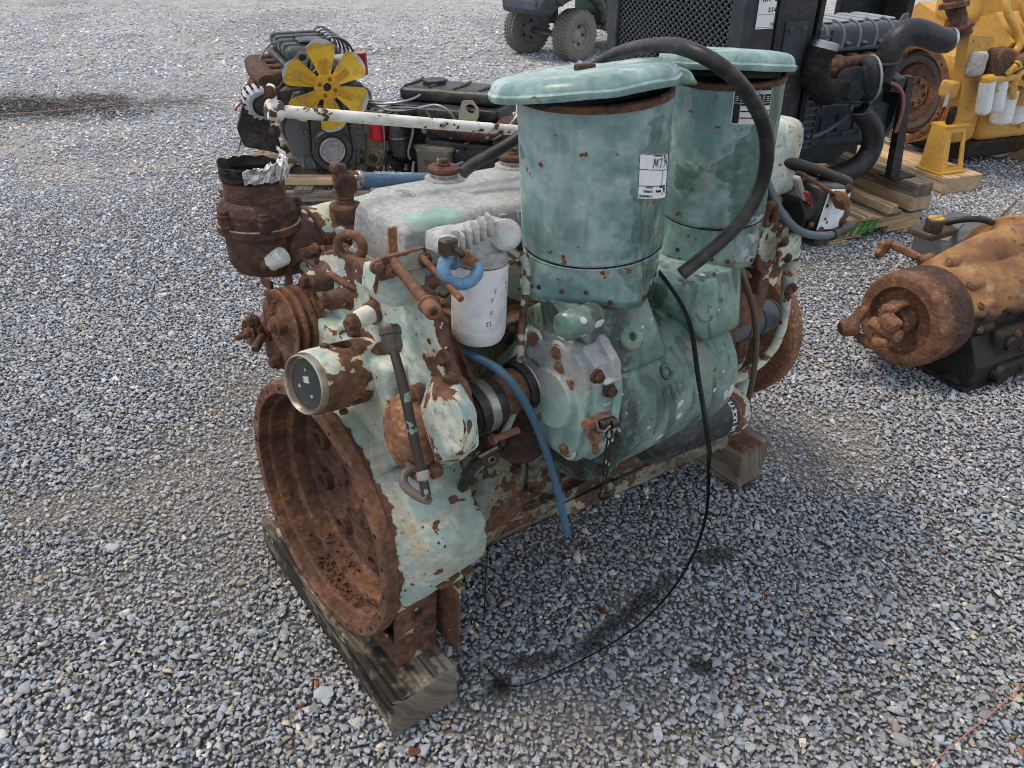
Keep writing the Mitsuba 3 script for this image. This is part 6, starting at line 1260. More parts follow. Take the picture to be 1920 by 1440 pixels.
yp('filter_base', cast(man(obox((0.094,-0.360,0.607), (1, .1, 0), (.24, .10, .035), .008))+man(cyl((0.107,-0.400,0.630), (0.144,-0.420,0.681), .018))+man(cyl((0.144,-0.420,0.681), (0.155,-0.420,0.692), .024)), .02, 2, .001), dirt=.4)
yp('drain_pipe', tube([(0.323,-0.360,0.639),(0.241,-0.380,0.624),(0.210,-0.390,0.578),(0.252,-0.380,0.495)], .020, 14), dirt=.4)
yp('fuel_line', cat(*[tube([(.02+.03*i, -.34, .55+.012*i), (.10+.03*i, -.38, .54), (.20, -.38, .56+.01*i), (.34, -.36, .54)], .008, 8) for i in range(3)]), col='c2953c', dirt=.4)
yp('side_tank', cast(cyl((.35, -.30, .52), (1.3, -.30, .52), .10, n=32), .05, 0, 0))
yp('tag_plate', cbox((-.20, -.318, .46), (-.17, -.3155, .53), .001), 'dirty_matte', col='c9c9c5', dirt=.3)
yp('rubber_mount', cast(cbox((-.155, -.34, .36), (-.10, -.317, .46), .006), .02, 1, 0), 'dirty_matte', col='201d19', dirt=.4)
for i, (x0_, lab) in enumerate(((-.235, 'pale wooden skid under the yellow stand'), (.82, 'pale wooden skid under the far end of the yellow engine'))):
    b = thing('wooden_skid', lab, 'skid'); plank((x0_, -.50, .0), (x0_+.30, .85, .098), 1, 1, 'Y', b, .004, 20+i)
wr = thing('cable', 'pale grey cable end lying on gravel beyond the gearbox', 'cable')
emit(wr, tube([(3.188,5.201,0.025),(3.214,5.131,0.030),(3.361,5.198,0.040),(3.603,5.376,0.050)], [.010, .011, .007, .007], 8), 'dirty_matte', 'W', col='a5a6a3', dirt=.4)

# ------------------------------------------------------------------ old gearbox with brake drum (x along its shaft, away)
GB = thing('gearbox', 'rusty yellow gearbox with a large round brake drum facing out and oily black underside', 'gearbox')
def kp(n, m, mat='rust', **k): return emit(GB+'__'+n, m, mat, 'K', **k)
ky, kz = .0, .225
dk = kp('brake_drum', refine(lathe([(.0, .05), (.045, .05), (.05, .035), (.088, .034), (.092, .030), (.112, .029), (.116, .026), (.118, .004), (.121, .0), (.149, .0), (.157, .002), (.164, .008), (.168, .02), (.1705, .05), (.170, .13), (.166, .16), (.10, .165), (0, .165)], (0, ky, kz), X, 72), .03), uv=lambda v: (np.clip(.62-.45*np.clip((v[:, 0]-.03)/.05, 0, 1), 0, 1), np.clip(.05+.25*np.clip((v[:, 0]-.06)/.05, 0, 1), 0, 1)))
for i in range(17):
    a = math.radians(80-i*5.6-24); emit(dk+'__dimple', cyl((.0065, ky-.142*math.sin(math.radians(90)-a) if False else ky-.138*math.cos(a), kz+.138*math.sin(a)), (.014, ky-.138*math.cos(a), kz+.138*math.sin(a)), .0045, n=10, ch=0), 'rust', 'K', uv=(.1, .8))
for i in range(6):
    a = i*math.pi/3+.35; emit(dk+'__stud', cat(lathe([(0, -.014), (.009, -.012), (.011, .0), (.011, .008)], (.032, ky+.108*math.cos(a), kz+.108*math.sin(a)), X, 6)), 'rust', 'K', uv=(.62, -.1))
kp('yoke', cast(man(cyl((-.03, ky, kz), (.04, ky, kz), .055, n=32))+man(hull([(-.045, ky+.02, kz+.085), (-.045, ky-.03, kz+.085), (-.09, ky+.03, kz+.045), (-.09, ky-.02, kz+.045), (.02, ky+.02, kz+.07), (.02, ky-.02, kz+.07), (-.02, ky+.03, kz+.03)]))+man(hull([(-.045, ky+.02, kz-.085), (-.045, ky-.03, kz-.085), (-.09, ky+.03, kz-.045), (-.09, ky-.02, kz-.045), (.02, ky+.02, kz-.07), (.02, ky-.02, kz-.07), (-.02, ky+.03, kz-.03)])), .014, 3, .002), uv=(.5, .15))
kp('cross_joint', cast(man(cyl((-.085, ky+.04, kz+.0), (-.085, ky-.075, kz-.005), .022, n=20))+man(cyl((-.075, ky, kz-.075), (-.075, ky, kz+.075), .022, n=20))+man(obox((-.095, ky-.035, kz+.035), (0, 1, .3), (.06, .05, .04), .006))+man(obox((-.095, ky-.025, kz-.045), (0, 1, -.3), (.055, .045, .03), .006)), .012, 2, .0015), uv=(.72, -.1))
kp('shaft_yoke', cast(man(hull([(-.10, ky+.09, kz+.05), (-.10, ky+.055, kz+.06), (-.13, ky+.10, kz-.005), (-.13, ky+.06, kz-.015), (-.08, ky+.09, kz+.03), (-.09, ky+.05, kz+.02)]))+man(hull([(-.10, ky-.02, kz-.085), (-.10, ky+.03, kz-.095), (-.13, ky+.10, kz-.025), (-.13, ky+.06, kz-.055), (-.08, ky+.03, kz-.06)]))+man(cyl((-.11, ky+.075, kz-.025), (-.158, ky+.098, kz-.035), .034, .030, n=24)), .012, 3, .0015), uv=(.42, .2))
kp('shaft_bore', cyl((-.1595, ky+.0986, kz-.0354), (-.150, ky+.0955, kz-.0345), .021, n=20, ch=0), uv=(.0, .9))
def gb_uv(v):
    t = np.clip((v[:, 2]-.20)/.12, 0, 1)
    return t, 1-t
def gearbox_color(p, n, uv):
    f = FB(p.x*11+3, p.y*11, p.z*11, 3); g = FB(p.x*36, p.y*36, p.z*36, 3)
    c = MIX(C3(.20, .095, .050), C3(.36, .20, .078), SS(.34, .66, f*.6+g*.4))
    c = MIX(c, C3(.16, .075, .05), SS(.56, .68, g*.6+FB(p.x*5, p.y*5, p.z*5+4, 2)*.4))
    c = MIX(c, C3(.44, .38, .32), SS(.66, .72, FB(p.x*9+7, p.y*16, p.z*14, 3))*.4)
    oil = SS(.30, .62, uv.y+.55*(f-.5)+.3*(g-.5))
    return MIX(c, MIX(C3(.010, .0095, .009), C3(.032, .028, .024), g), oil)
scene['gearbox_paint'] = bumped(rust_bump, .0012, principled(mikit.proc(gearbox_color), .6, .28))
case = man(hull(np.vstack([cyl((.15, ky, kz), (.22, ky, kz), .165, n=32).vertices, cyl((.45, ky+.01, kz+.03), (.52, ky, kz+.03), .185, n=32).vertices]))) + man(cyl((.50, ky, kz+.03), (.95, ky, kz+.05), .19, .23, n=40)) + man(cbox((.20, -.16, .03), (.95, .17, .22), .03)) + man(tube([(.17, .05, .34), (.35, .0, .405), (.6, -.02, .43)], [.05, .07, .06], 16)) + man(ring((.60, ky, kz+.03), X, .15, .235, .03, 40))
kp('case', cast(case, .03, 5, .003, 16), 'gearbox_paint', uv=gb_uv)
kp('sump', cast(man(hull([(x, y, z) for x in (.16, .98) for y, z in ((-.215, .02), (.16, .02), (-.225, .10), (.17, .12), (-.17, .20), (.1, .2))]))+man(cbox((.30, -.245, .02), (.50, -.18, .09), .01))+man(cbox((.62, -.235, .03), (.86, -.18, .16), .01)), .03, 2, .004, 14), 'gearbox_paint', uv=(0, 1))
for q in ((.27, -.228, .06), (.40, -.247, .06), (.56, -.226, .12), (.74, -.237, .10), (.9, -.224, .06)): bolts(GB+'__sump', [q], -Y, 'K', .012, .012, 'rust', (.3, .75))
kp('bell', cast(man(cyl((.92, ky, kz+.05), (1.15, ky, kz+.06), .24, .28, n=44)), .05, 1, .002), 'gearbox_paint', uv=gb_uv)
for q in ((.175, -.10, .36), (.195, -.145, .30), (.20, -.165, .22), (.19, .0, .405), (.185, .10, .375)):
    k = kp('lug', cast(cyl(q, np.array(q)+[.06, 0, 0], .020, n=16), .014, 1, .001), 'gearbox_paint', uv=(1, .1 if q[2] > .25 else .6))
    bolts(k, [np.array(q)-[.002, 0, 0]], -X, 'K', .012, .012, 'rust', (.75, -.15))
kp('arm', cast(cat(obox((.155, .15, .40), (0, 1, .05), (.12, .022, .026), .004), obox((.12, .215, .385), (1, .1, .5), (.07, .022, .04), .004), cyl((.10, .215, .41), (.16, .215, .41), .014)), .02, 1, .0008), uv=(.6, -.05))
fl_ = kp('filler_block', cast(cbox((.30, .16, .40), (.46, .27, .43), .006), .02, 1, .001), 'dirty_satin', col='4a3d30', dirt=.8)
emit(fl_+'__cap', cat(cyl((.34, .19, .43), (.34, .19, .475), .032, n=28)), 'dirty_satin', 'K', col='332c24', dirt=.6)
emit(fl_+'__cap_top', cat(cyl((.34, .19, .4752), (.34, .19, .480), .028, n=28), cbox((.315, .186, .4802), (.365, .194, .484), .001)), 'dirty_satin', 'K', col='c49a2e', dirt=.5)
kp('black_hose', tube([(.44, .22, .43), (.50, .15, .46), (.58, .12, .44)], .012, 10), 'dirty_satin', col='1b1b1c', dirt=.3)
kp('valve_body', cast(man(cbox((.26, -.215, .10), (.56, -.15, .21), .012))+man(cyl((.32, -.23, .16), (.32, -.20, .16), .026, n=20))+man(cyl((.30, -.25, .055), (.30, -.17, .055), .038, n=24))+man(hull([(.14, -.19, .03), (.30, -.22, .012), (.30, -.12, .012), (.14, -.12, .03), (.3, -.2, .05), (.16, -.15, .06)])), .02, 2, .002), 'gearbox_paint', uv=(0, .95))
bolts(GB+'__valve_body', [(.35, -.217, .19), (.50, -.217, .19), (.42, -.217, .115)], -Y, 'K', .012, .012, 'rust', (.4, .5))
kp('shift_shaft', cat(cyl((.42, -.20, .235), (.56, -.26, .225), .012), cyl((.40, -.195, .245), (.52, -.24, .235), .009)), 'dirty_satin', col='6e6458', dirt=.8)
kp('cut_pipe', cyl((.50, -.255, .135), (.85, -.25, .20), .016), 'dirty_metal', col='8d8472', dirt=.7)
kp('yellow_cord', tube([(.50, -.145, .43), (.62, -.18, .40), (.8, -.22, .36)], .004, 8), 'dirty_matte', col='d9c13a', dirt=.2)
kp('drip_tray', cast(cbox((.15, -.22, .004), (.95, .14, .024), .004), .04, 2, .004), 'dirty_matte', col='221e1a', dirt=.6)
# things standing at the right-hand edge beyond the gearbox
sp_ = thing('gear_part', 'grey metal casting with a thin rusty rod and teal strap behind the gearbox', 'machine part')
emit(sp_+'__casting', cast(man(cbox((1.0, .48, .0), (1.3, .70, .20), .02))+man(hull([(.95, .46, .0), (1.0, .42, .0), (1.2, .46, .20), (.98, .55, .15), (1.0, .46, .18)])), .03, 3, .002), 'dirty_satin', 'K', col='5c5f61', dirt=.6)
emit(sp_+'__bar', obox((.98, .50, .21), (1, .45, -.05), (.34, .03, .012)), 'dirty_satin', 'K', col='6b6e70', dirt=.5)
emit(sp_+'__rod', cyl((0.858,0.300,0.276), (1.247,0.420,0.327), .006, n=10), 'rust', 'K', uv=(.5, -.1))
emit(sp_+'__strap', tube([(0.810,0.280,0.280),(0.761,0.270,0.260),(0.711,0.250,0.236)], .010, 10, True, .01, .5), 'dirty_matte', 'K', col='1f8a8a', dirt=.2)

# ------------------------------------------------------------------ pallet and two engines behind the exhaust elbow
PA = pallet('W', 1.76, 1.02, 'long weathered wooden pallet carrying two small engines', 0, 9, x0=-1.61, y0=4.14)
for i, y in enumerate((4.20, 4.62)):
    b = thing('timber_beam', ('long pale beam on the near edge of the pallet' if i == 0 else 'long pale beam on the middle of the pallet, under two engines'), 'beam')
    plank((-1.60, y, .124), (-.05, y+.09, .16), 0, 0 if i else 1, 'W', b, .003, 40+i)

FE = thing('diesel_engine', 'small black engine with a bright yellow six bladed fan', 'engine')
def squat(m):
    m = back(m); v = m.vertices.copy(); h = v[:, 2] > .60; v[h, 2] = .60+(v[h, 2]-.60)*.80; return tm(v, m.faces)
def fp_(n, m, mat='dirty_satin', **k): return emit(FE+'__'+n, m if n in ('fan', 'fan_belt', 'pump_pulley', 'water_pump') else squat(m), mat, 'A1', **k)
fp_('engine_block', cast(man(cbox((.08, -.20, .28), (.78, .20, .66), .015))+man(cbox((.06, -.23, .34), (.14, .23, .62), .01)), .04, 3, .002), col='23272b', dirt=.45)
fp_('timing_cover', cast(man(hull([(x, y, z) for x in (.04, .08) for y, z in ((-.20, .26), (.20, .26), (.23, .40), (.16, .60), (-.14, .62), (-.22, .42))])), .03, 3, .003), 'dirty_satin', col='5c6062', dirt=.6)
fp_('oil_pan', cast(man(hull([(x, y, z) for x in (.06, .76) for y, z in ((-.21, .28), (.21, .28), (-.15, .17), (.15, .17))])), .04, 3, .002), 'dirty_satin', col='6d7073', dirt=.6)
for i in range(6): fp_('pan_rib', cbox((.046, -.16+i*.062, .19), (.06, -.148+i*.062, .28), .003), col='74777a', dirt=.5)
fp_('cylinder_head', cast(cbox((.10, -.17, .66), (.78, .17, .76), .01), .04, 2, .001), col='2a2f33', dirt=.5)
fp_('rocker_cover', cast(man(cbox((.12, -.13, .762), (.78, .15, .86), .022)), .03, 4, .001), col='3c4348', dirt=.5)
for i in range(4): fp_('cover_rib', cast(cbox((.18+i*.15, -.135, .775), (.20+i*.15, .155, .872), .006), .03, 1, 0), col='363c41', dirt=.5)
fp_('filler_cap', cat(lathe([(.04, 0), (.04, .025), (.03, .03), (0, .03)], (.40, .03, .862), Z, 24)), col='1d2022', dirt=.4)
fp_('breather_cover', cast(cbox((.16, -.06, .872), (.32, .07, .892), .008), .03, 2, 0), col='353c42', dirt=.5)
emit(FE+'__exhaust_manifold', squat(cast(man(tube([(.10, .27, .66), (.35, .28, .68), (.66, .27, .68)], [.055, .065, .055], 18))+sum([man(cbox((.12+i*.18, .14, .63), (.20+i*.18, .28, .72), .01)) for i in range(4)], m3.Manifold()), .03, 3, .002)), 'rust', 'A1', uv=(.16, .1))
emit(FE+'__exhaust_outlet', cast(cyl((.30, .30, .62), (.30, .36, .52), .05, n=20), .03, 0, .001), 'rust', 'A1', uv=(.2, .15))
al = fp_('alternator', cast(cyl((.02, .33, .56), (.20, .33, .56), .085, n=32, ch=.02), .03, 0, 0), col='b5b8ba', dirt=.4)
emit(al+'__vent', cat(*[obox((.05, .33+.083*math.cos(a), .56+.083*math.sin(a)), X, (.05, .012, .008), .001) for a in np.arange(16)*2*np.pi/16], *[obox((.14, .33+.083*math.cos(a), .56+.083*math.sin(a)), X, (.05, .012, .008), .001) for a in np.arange(16)*2*np.pi/16]), 'dirty_matte', 'A1', col='1a1b1c', dirt=.2)
emit(al+'__pulley', lathe([(0, -.05), (.03, -.05), (.046, -.045), (.040, -.03), (.048, -.012), (0, -.01)], (.01, .33, .56), X, 28), 'dirty_satin', 'A1', col='1e1f20', dirt=.4)
emit(al+'__wiring', cat(tube([(.18, .40, .55), (.16, .44, .53), (.2, .45, .50)], .005, 8)), 'dirty_matte', 'A1', col='b23a34', dirt=.2)
fp_('side_plate', cast(xprism([(.24, .24), (.44, .30), (.46, .40), (.40, .54), (.40, .60), (.30, .60), (.26, .5)], .22, .26, .004), .03, 2, .001), col='26231f', dirt=.6)
hub = np.array([-.10, 0, .64])
fp_('water_pump', cast(man(cyl((-.08, 0, .64), (.06, 0, .64), .055, n=28))+man(cbox((.0, -.10, .56), (.06, .12, .72), .015)), .03, 3, .002), col='2b2f32', dirt=.5)
fp_('pump_pulley', lathe([(0, -.02), (.09, -.02), (.095, -.012), (.082, .0), (.095, .012), (0, .012)], (-.045, 0, .64), X, 40), col='25282a', dirt=.5)
fan = fp_('fan', cat(lathe([(.022, -.006), (.022, -.010), (.058, -.010), (.068, -.004), (.068, .004), (.022, .004)], hub, X, 40, closed=True)), 'dirty_satin', col='d9a11f', dirt=.35)
emit(fan+'__hub_bolts', cat(*[bolt(hub+np.array([-.010, .042*math.cos(a), .042*math.sin(a)]), -X, .008, .006) for a in np.arange(4)*math.pi/2+.4]), 'dirty_satin', 'A1', col='7d5f24', dirt=.5)
def blade(a):
    """a twisted sheet blade with a pale worn tip"""
    n, m = 9, 7; V = []
    for s in (0, 1):
        for i in range(n):
            t = i/(n-1); r = .058+t*.172; wdt = (.029+.042*min(1, t*1.5)-(.012*max(0, t-.86)/.14))
            for j in range(m):
                q = (j/(m-1)-.5)*2
                rr = r-(.020*abs(q)**3)*max(0, t-.8)/.2
                tw = math.radians(20-6*t); c = q*wdt
                V.append((hub[0]+.0+c*math.sin(tw)*.9+.010*(1-q*q)*t+s*.003, c*math.cos(tw), rr))
    V = np.array(V); F = []
    def id_(s, i, j): return s*n*m+i*m+j
    for s in (0, 1):
        for i in range(n-1):
            for j in range(m-1):
                f = [(id_(s, i, j), id_(s, i+1, j), id_(s, i+1, j+1)), (id_(s, i, j), id_(s, i+1, j+1), id_(s, i, j+1))]
                F += f if s else [g[::-1] for g in f]
    def rim(p): 
        for x, y in zip(p[:-1], p[1:]): F.extend([(x, y, y+n*m), (x, y+n*m, x+n*m)])
    rim([id_(0, i, 0) for i in range(n)]); rim([id_(0, n-1, j) for j in range(m)]); rim([id_(0, i, m-1) for i in range(n)][::-1]); rim([id_(0, 0, j) for j in range(m)][::-1])
    ca, sa = math.cos(a), math.sin(a)
    return tm(np.column_stack([V[:, 0], V[:, 1]*ca-V[:, 2]*sa+hub[1], V[:, 1]*sa+V[:, 2]*ca+hub[2]]), F)
for i in range(6):
    a = math.radians(-3+60*i); k = emit(FE+'__fan__blade', blade(a), 'fan_paint', 'A1', uv=lambda v: (np.hypot(v[:, 1]-hub[1], v[:, 2]-hub[2]), 0*v[:, 0]))
    d = np.array([0, -math.sin(a), math.cos(a)]); e = np.array([0, math.cos(a), math.sin(a)])
    emit(FE+'__fan__blade_plate', cat(obox(hub+d*.115+[-.006, 0, 0], d, (.085, .006, .05), .002) if False else obox(hub+d*.100+e*.003+[-.004, 0, 0], d, (.076, .038, .005) if abs(basis(d)[0][0]) < .5 else (.076, .005, .038), .002), *[lathe([(.005, 0), (.004, .003), (0, .004)], hub+d*r+e*s+[-.006, 0, 0], -X, 8) for r in (.075, .10, .124) for s in (-.010, .014)]), 'dirty_satin', 'A1', col='c9941c', dirt=.45)
def fan_color(p, n, uv):
    g = FB(p.x*60, p.y*60, p.z*60, 3); r = uv.x
    c = MIX(C3(.62, .36, .018), C3(.72, .45, .03), g)
    c = MIX(c, C3(.30, .20, .06), SS(.5, .64, FB(p.x*20, p.y*20, p.z*20, 3))*.5)
    return MIX(c, C3(.45, .46, .46), SS(.211, .217, r+.03*(g-.5)))
scene['fan_paint'] = principled(mikit.proc(fan_color), .4, .45)
ck = np.array([.0, .0, .295])
cpu = fp_('crank_pulley', lathe([(.0, -.03), (.04, -.03), (.045, -.02), (.075, -.018), (.08, -.028), (.105, -.03), (.112, -.02), (.10, -.008), (.115, .005), (.10, .018), (.115, .03), (0, .03)], ck, X, 48), 'dirty_satin', col='3d3a37', dirt=.7)
emit(cpu+'__hub', cat(lathe([(0, -.030), (.05, -.030), (.066, -.040), (.070, -.034), (.070, -.02)], ck+[-.004, 0, 0], X, 36), *[bolt(ck+[-.044, .045*math.cos(a), .045*math.sin(a)], -X, .008, .006) for a in np.arange(6)*math.pi/3]), 'dirty_satin', 'A1', col='9a9c9c', dirt=.5)
def belt(c1, r1, c2, r2, x):
    c1, c2 = np.array(c1), np.array(c2); d = c2-c1; L = np.hypot(*d); ang = math.atan2(d[1], d[0]); off = math.acos((r1-r2)/L)
    pts = [(c1[0]+r1*math.cos(t), c1[1]+r1*math.sin(t)) for t in np.linspace(ang+off, ang+2*np.pi-off, 20)]+[(c2[0]+r2*math.cos(t), c2[1]+r2*math.sin(t)) for t in np.linspace(ang-off, ang+off, 14)]
    return tube([(x, a, b) for a, b in pts+pts[:1]], .006, 8, False)
fp_('fan_belt', belt((0, .295), .112, (0, .64), .092, -.018), 'dirty_matte', col='161718', dirt=.3)
fp_('fan_belt', belt((0, .64), .088, (.33, .56), .045, -.035), 'dirty_matte', col='161718', dirt=.3)
fp_('thermostat_housing', cast(man(cyl((.06, -.08, .72), (.06, -.08, .80), .05, n=24))+man(cyl((.06, -.08, .78), (-.02, -.16, .79), .035, n=20)), .02, 2, .001), col='8b8f91', dirt=.5)
fp_('lifting_plate', cast(man(xprism([(.03, .74), (.11, .74), (.12, .80), (.09, .84), (.05, .84), (.03, .80)], .09, .10, .002))-man(cyl((.05, .075, .80), (.14, .075, .80), .022, n=20)), .02, 0, 0), col='8d8a80', dirt=.5)
for i in range(5): fp_('injector_line', tube([(.20+i*.12, -.20, .68), (.22+i*.12, -.22, .80), (.20+i*.12, -.16, .885), (.26+i*.1, -.10, .875)], .007, 8), 'dirty_metal', col='82868a', dirt=.4)
fp_('spin_filter', lathe([(0, 0), (.04, 0), (.045, .01), (.045, .15), (0, .152)], (.30, -.27, .62), Z, 24), 'dirty_gloss', col='9a2228', dirt=.3)
fp_('fuel_pump', cast(man(cbox((.18, -.30, .42), (.42, -.19, .56), .02))+man(cyl((.10, -.25, .48), (.20, -.25, .48), .05, n=24)), .03, 2, .001), col='3a3d3f', dirt=.6)
fp_('label_sticker', cbox((.036, .02, .50), (.0395, .12, .55), .0005), 'dirty_matte', col='bfc2bf', dirt=.4)
sc_ = thing('steel_strap', 'grey steel strap tying the fan engine down to the pallet', 'strap')
emit(sc_, tube([(-1.16, 4.66, .80)]+[(-1.348,4.620,0.782),(-1.406,4.550,0.696),(-1.452,4.480,0.555),(-1.491,4.420,0.411),(-1.542,4.360,0.264)], .006, 6, True, .05, .3), 'dirty_metal', 'W', col='9fa3a5', dirt=.3)

BE2 = thing('diesel_engine', 'small black engine with red filter and curled steel fuel lines', 'engine')
def low_(m):
    m = back(m); v = m.vertices.copy(); h = v[:, 2] > .13; v[h, 2] = .13+(v[h, 2]-.13)*.80; v[:, 0] *= .93; return tm(v, m.faces)
def bp_(n, m, mat='dirty_satin', **k): return emit(BE2+'__'+n, low_(m), mat, 'A2', **k)
KB = '1d2024'
bp_('engine_block', cast(man(cbox((.12, .02, .20), (.80, .40, .52), .015))+man(cbox((.38, -.02, .19), (.84, .06, .40), .01)), .04, 3, .002), col=KB, dirt=.4)
bp_('oil_pan', cast(cbox((.14, .05, .13), (.76, .36, .21), .02), .04, 2, .001), col='191b1d', dirt=.4)
bp_('timing_case', cast(man(yprism([(-.02, .17), (.10, .16), (.16, .30), (.14, .44), (.16, .55), (.05, .62), (-.04, .52), (.0, .40), (-.05, .28)], -.03, .02, .004))+man(cyl((.05, -.045, .24), (.05, -.02, .24), .05, n=28))+man(cyl((.03, -.045, .44), (.03, -.02, .44), .04, n=28)), .02, 3, .002), col='7a7259', dirt=.6)
for q in ((-.02, .50), (.10, .58), (-.03, .32), (.12, .30), (.08, .18), (.0, .58)): bp_('timing_case__stud', cyl((q[0], -.055, q[1]), (q[0], -.02, q[1]), .013), col='8d8a84', dirt=.4)
bp_('timing_case__bore', cyl((.05, -.0465, .24), (.05, -.04, .24), .034), col='2b2822', dirt=.6)
bp_('cylinder_head', cast(cbox((.12, .06, .522), (.82, .38, .60), .01), .04, 2, .001), col=KB, dirt=.5)
bp_('rocker_cover', cast(man(cbox((.16, .12, .602), (.80, .38, .70), .024)), .03, 4, .001), col='2d3135', dirt=.5)
bp_('cover_cap', cast(cyl((.34, .25, .70), (.34, .25, .73), .07, n=28), .03, 0, 0), col='24272a', dirt=.4)
bp_('cover_rib', cat(*[tube([(.20+i*.16, .14, .700), (.22+i*.16, .25, .708), (.20+i*.16, .37, .700)], .010, 8) for i in range(4)]), col='2d3135', dirt=.5)
bp_('side_cover', cast(cbox((.34, -.01, .53), (.66, .10, .605), .012), .03, 2, .001), col='2b3034', dirt=.5)
rf = bp_('spin_filter', lathe([(0, 0), (.045, .0), (.056, .010), (.058, .02), (.058, .16), (.054, .165)], (.10, -.03, .37), Z, 32), 'dirty_gloss', col='c1202c', dirt=.2, label='red spin-on filter')
emit(rf+'__head', low_(cast(man(cyl((.10, -.03, .536), (.10, -.03, .575), .058, .05, n=28))+man(cbox((.06, -.03, .56), (.14, .08, .60), .008)), .02, 2, .001)), 'cast_aluminium', 'A2', uv=(0, .2))
bp_('intake_pipe', tube([(.30, .02, .56), (.26, -.05, .54), (.255, -.075, .46), (.26, -.07, .30)], [.045, .052, .055, .052], 22), col='23272b', dirt=.4)
bp_('intake_clamp', torus((.257, -.075, .42), Z, .056, .005, 28, 8), 'dirty_metal', col='83868a', dirt=.4)
bp_('control_unit', cast(man(cbox((.36, -.08, .16), (.58, -.02, .36), .012))+man(cbox((.34, -.075, .34), (.60, -.02, .37), .006)), .03, 1, .0006), col='5e5c4f', dirt=.5)
bp_('control_unit__label', cbox((.50, -.083, .19), (.54, -.0805, .29), .0005), 'dirty_matte', col='c9a524', dirt=.3)
bolts(BE2+'__control_unit', [(.353, -.081, .17), (.52, -.081, .17), (.52, -.081, .298), (.353, -.081, .298)], -Y, 'A2', .010, .008, 'dirty_satin', pack('777467', .4))
emit(BE2+'__exhaust_manifold', low_(cast(man(tube([(.40, .02, .48), (.66, .0, .47), (.90, .04, .48)], [.045, .055, .05], 16))+man(cbox((.84, .0, .42), (.96, .14, .56), .012)), .03, 2, .002)), 'rust', 'A2', uv=(.12, .3))
bp_('flywheel_end', cast(man(cbox((.80, .0, .16), (.86, .44, .46), .02)), .04, 2, .001), col='17191c', dirt=.35)
le = bp_('lifting_plate', back(man(yprism([(.60, .46), (.68, .46), (.74, .58), (.74, .63), (.70, .68), (.64, .67), (.62, .60)], -.012, .0, .002))-man(cyl((.69, -.03, .625), (.69, .03, .625), .030, n=24))), col='a39c88', dirt=.5)
for i, pts in enumerate(([(.02, -.02, .60), (.12, -.08, .61), (.25, -.10, .60), (.40, -.05, .62), (.52, -.05, .64), (.60, -.03, .56), (.62, -.02, .48)], [(.06, -.06, .62), (.20, -.10, .64), (.32, -.06, .66), (.36, .02, .68)],
                      [(.05, -.08, .58), (.16, -.11, .56), (.28, -.11, .56), (.36, -.10, .52), (.345, -.10, .40), (.33, -.09, .28)], [(.16, -.06, .58), (.17, -.09, .50), (.16, -.08, .36), (.12, -.06, .22)], [(.20, -.06, .60), (.32, -.08, .62), (.46, -.02, .60)],
                      [(.0, -.04, .56), (-.05, -.05, .60), (.05, -.07, .64), (.16, -.04, .63)], [(.80, .0, .44), (.90, -.04, .50), (.97, .0, .60), (1.0, .05, .62)])):
    bp_('fuel_line', tube(pts, .0085 if i < 4 else .007, 10), 'dirty_metal', col='a3a5a6', dirt=.35)
bp_('wiring_loom', cat(*[tube([(.16+.02*i, -.05, .30-.02*i), (.20+.02*i, -.10, .24), (.26, -.09, .17+.02*i), (.32+.01*i, -.06, .22)], .010, 8) for i in range(4)]), 'dirty_matte', col='141516', dirt=.2)
bp_('sensor', cat(*[cyl((.14+.05*i, -.07, .20+.03*(i % 2)), (.15+.05*i, -.10, .17+.03*(i % 2)), .014) for i in range(4)]), 'dirty_metal', col='8f8b80', dirt=.5)
bolts(BE2+'__engine_block', [(.37+.093*i, -.022, .394) for i in range(5)], -Y, 'A2', .013, .014, 'dirty_satin', pack('8a8274', .5))
bp_('breather_hose', tube([(.90, .05, .44), (.96, .02, .36), (1.0, .0, .26)], .008, 8), 'dirty_matte', col='1a1a1a', dirt=.2)

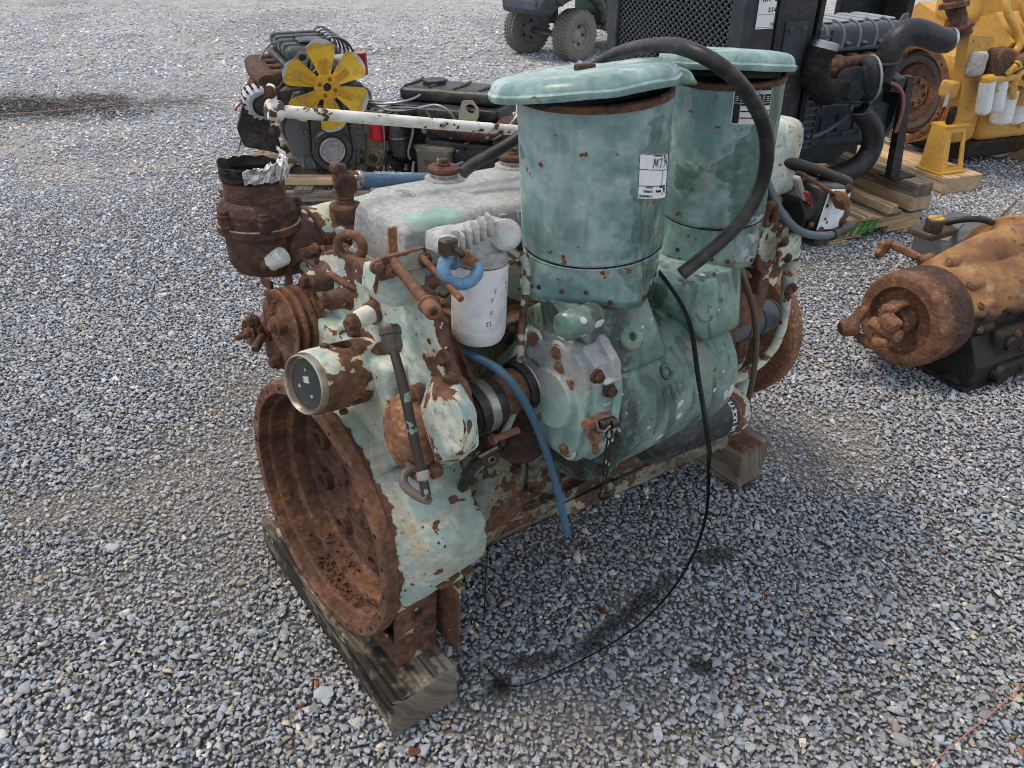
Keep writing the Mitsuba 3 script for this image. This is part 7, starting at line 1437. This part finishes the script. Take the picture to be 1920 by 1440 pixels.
# more of the clutter on the two small engines and the yellow one
rngc = np.random.default_rng(21)
for i in range(9):
    a = np.array([rngc.uniform(.10, .75), rngc.uniform(-.10, -.03), rngc.uniform(.20, .58)]); b = a+rngc.uniform(-1, 1, 3)*np.array([.22, .05, .14]); c = (a+b)/2+np.array([0, -.04, rngc.uniform(-.08, .08)])
    bp_('hose', tube([a, c, b], .006+.005*CRN(i), 8), 'dirty_satin', col=('17181a', '26292c', '6f7274')[i % 3], dirt=.4)
for i in range(14): bp_('bolt', bolt((rngc.uniform(.16, .80), -.024 if i % 2 else .055, rngc.uniform(.24, .56)), -Y, .011, .012), 'dirty_metal', col='85827a', dirt=.5)
for i in range(9):
    a = np.array([rngc.uniform(-.02, .06), rngc.uniform(-.26, .26), rngc.uniform(.34, .72)]); b = a+rngc.uniform(-1, 1, 3)*np.array([.03, .18, .15]); c = (a+b)/2+np.array([-.04, 0, rngc.uniform(-.06, .06)])
    fp_('hose', tube([a, c, b], .006+.005*CRN(i+4), 8), 'dirty_satin', col=('17181a', '303336', '74777a')[i % 3], dirt=.4)
for i in range(16): fp_('bolt', bolt((.038, rngc.uniform(-.19, .19), rngc.uniform(.27, .58)), -X, .011, .012), 'dirty_metal', col='7d7b75', dirt=.5)
fp_('oil_cooler', cast(man(cyl((.30, -.26, .36), (.62, -.26, .36), .05, n=24)), .04, 1, .001), col='3c3f41', dirt=.6)
for i in range(22): yp('bolt', bolt((rngc.uniform(.26, 1.2), -.285, rngc.uniform(.24, .60)), -Y, .014, .014), 'dirty_satin', col='b58d44', dirt=.4)
for i in range(8):
    a = np.array([.05+.10*i, -.34, .58+.04*CRN(i)]); yp('hose', tube([a, a+[.04, -.05, .06], a+[.10, -.03, .13-.1*CRN(i+3)]], .012, 10), 'dirty_satin', col='c2953f' if i % 3 else '2a2724', dirt=.4)
for i in range(14):
    t_ = math.radians(200+i*11); yp('bolt', bolt((-.0135, fy+.279*math.cos(t_), fz+.279*math.sin(t_)), -X, .010, .008), 'dirty_satin', col='6e5a3a', dirt=.5)

# ------------------------------------------------------------------ both sides of every opaque surface show
for _k, _v in list(scene.items()):
    if _v.get('type') in ('principled', 'bumpmap', 'roughconductor'): scene[_k] = {'type': 'twosided', 'bsdf': _v}
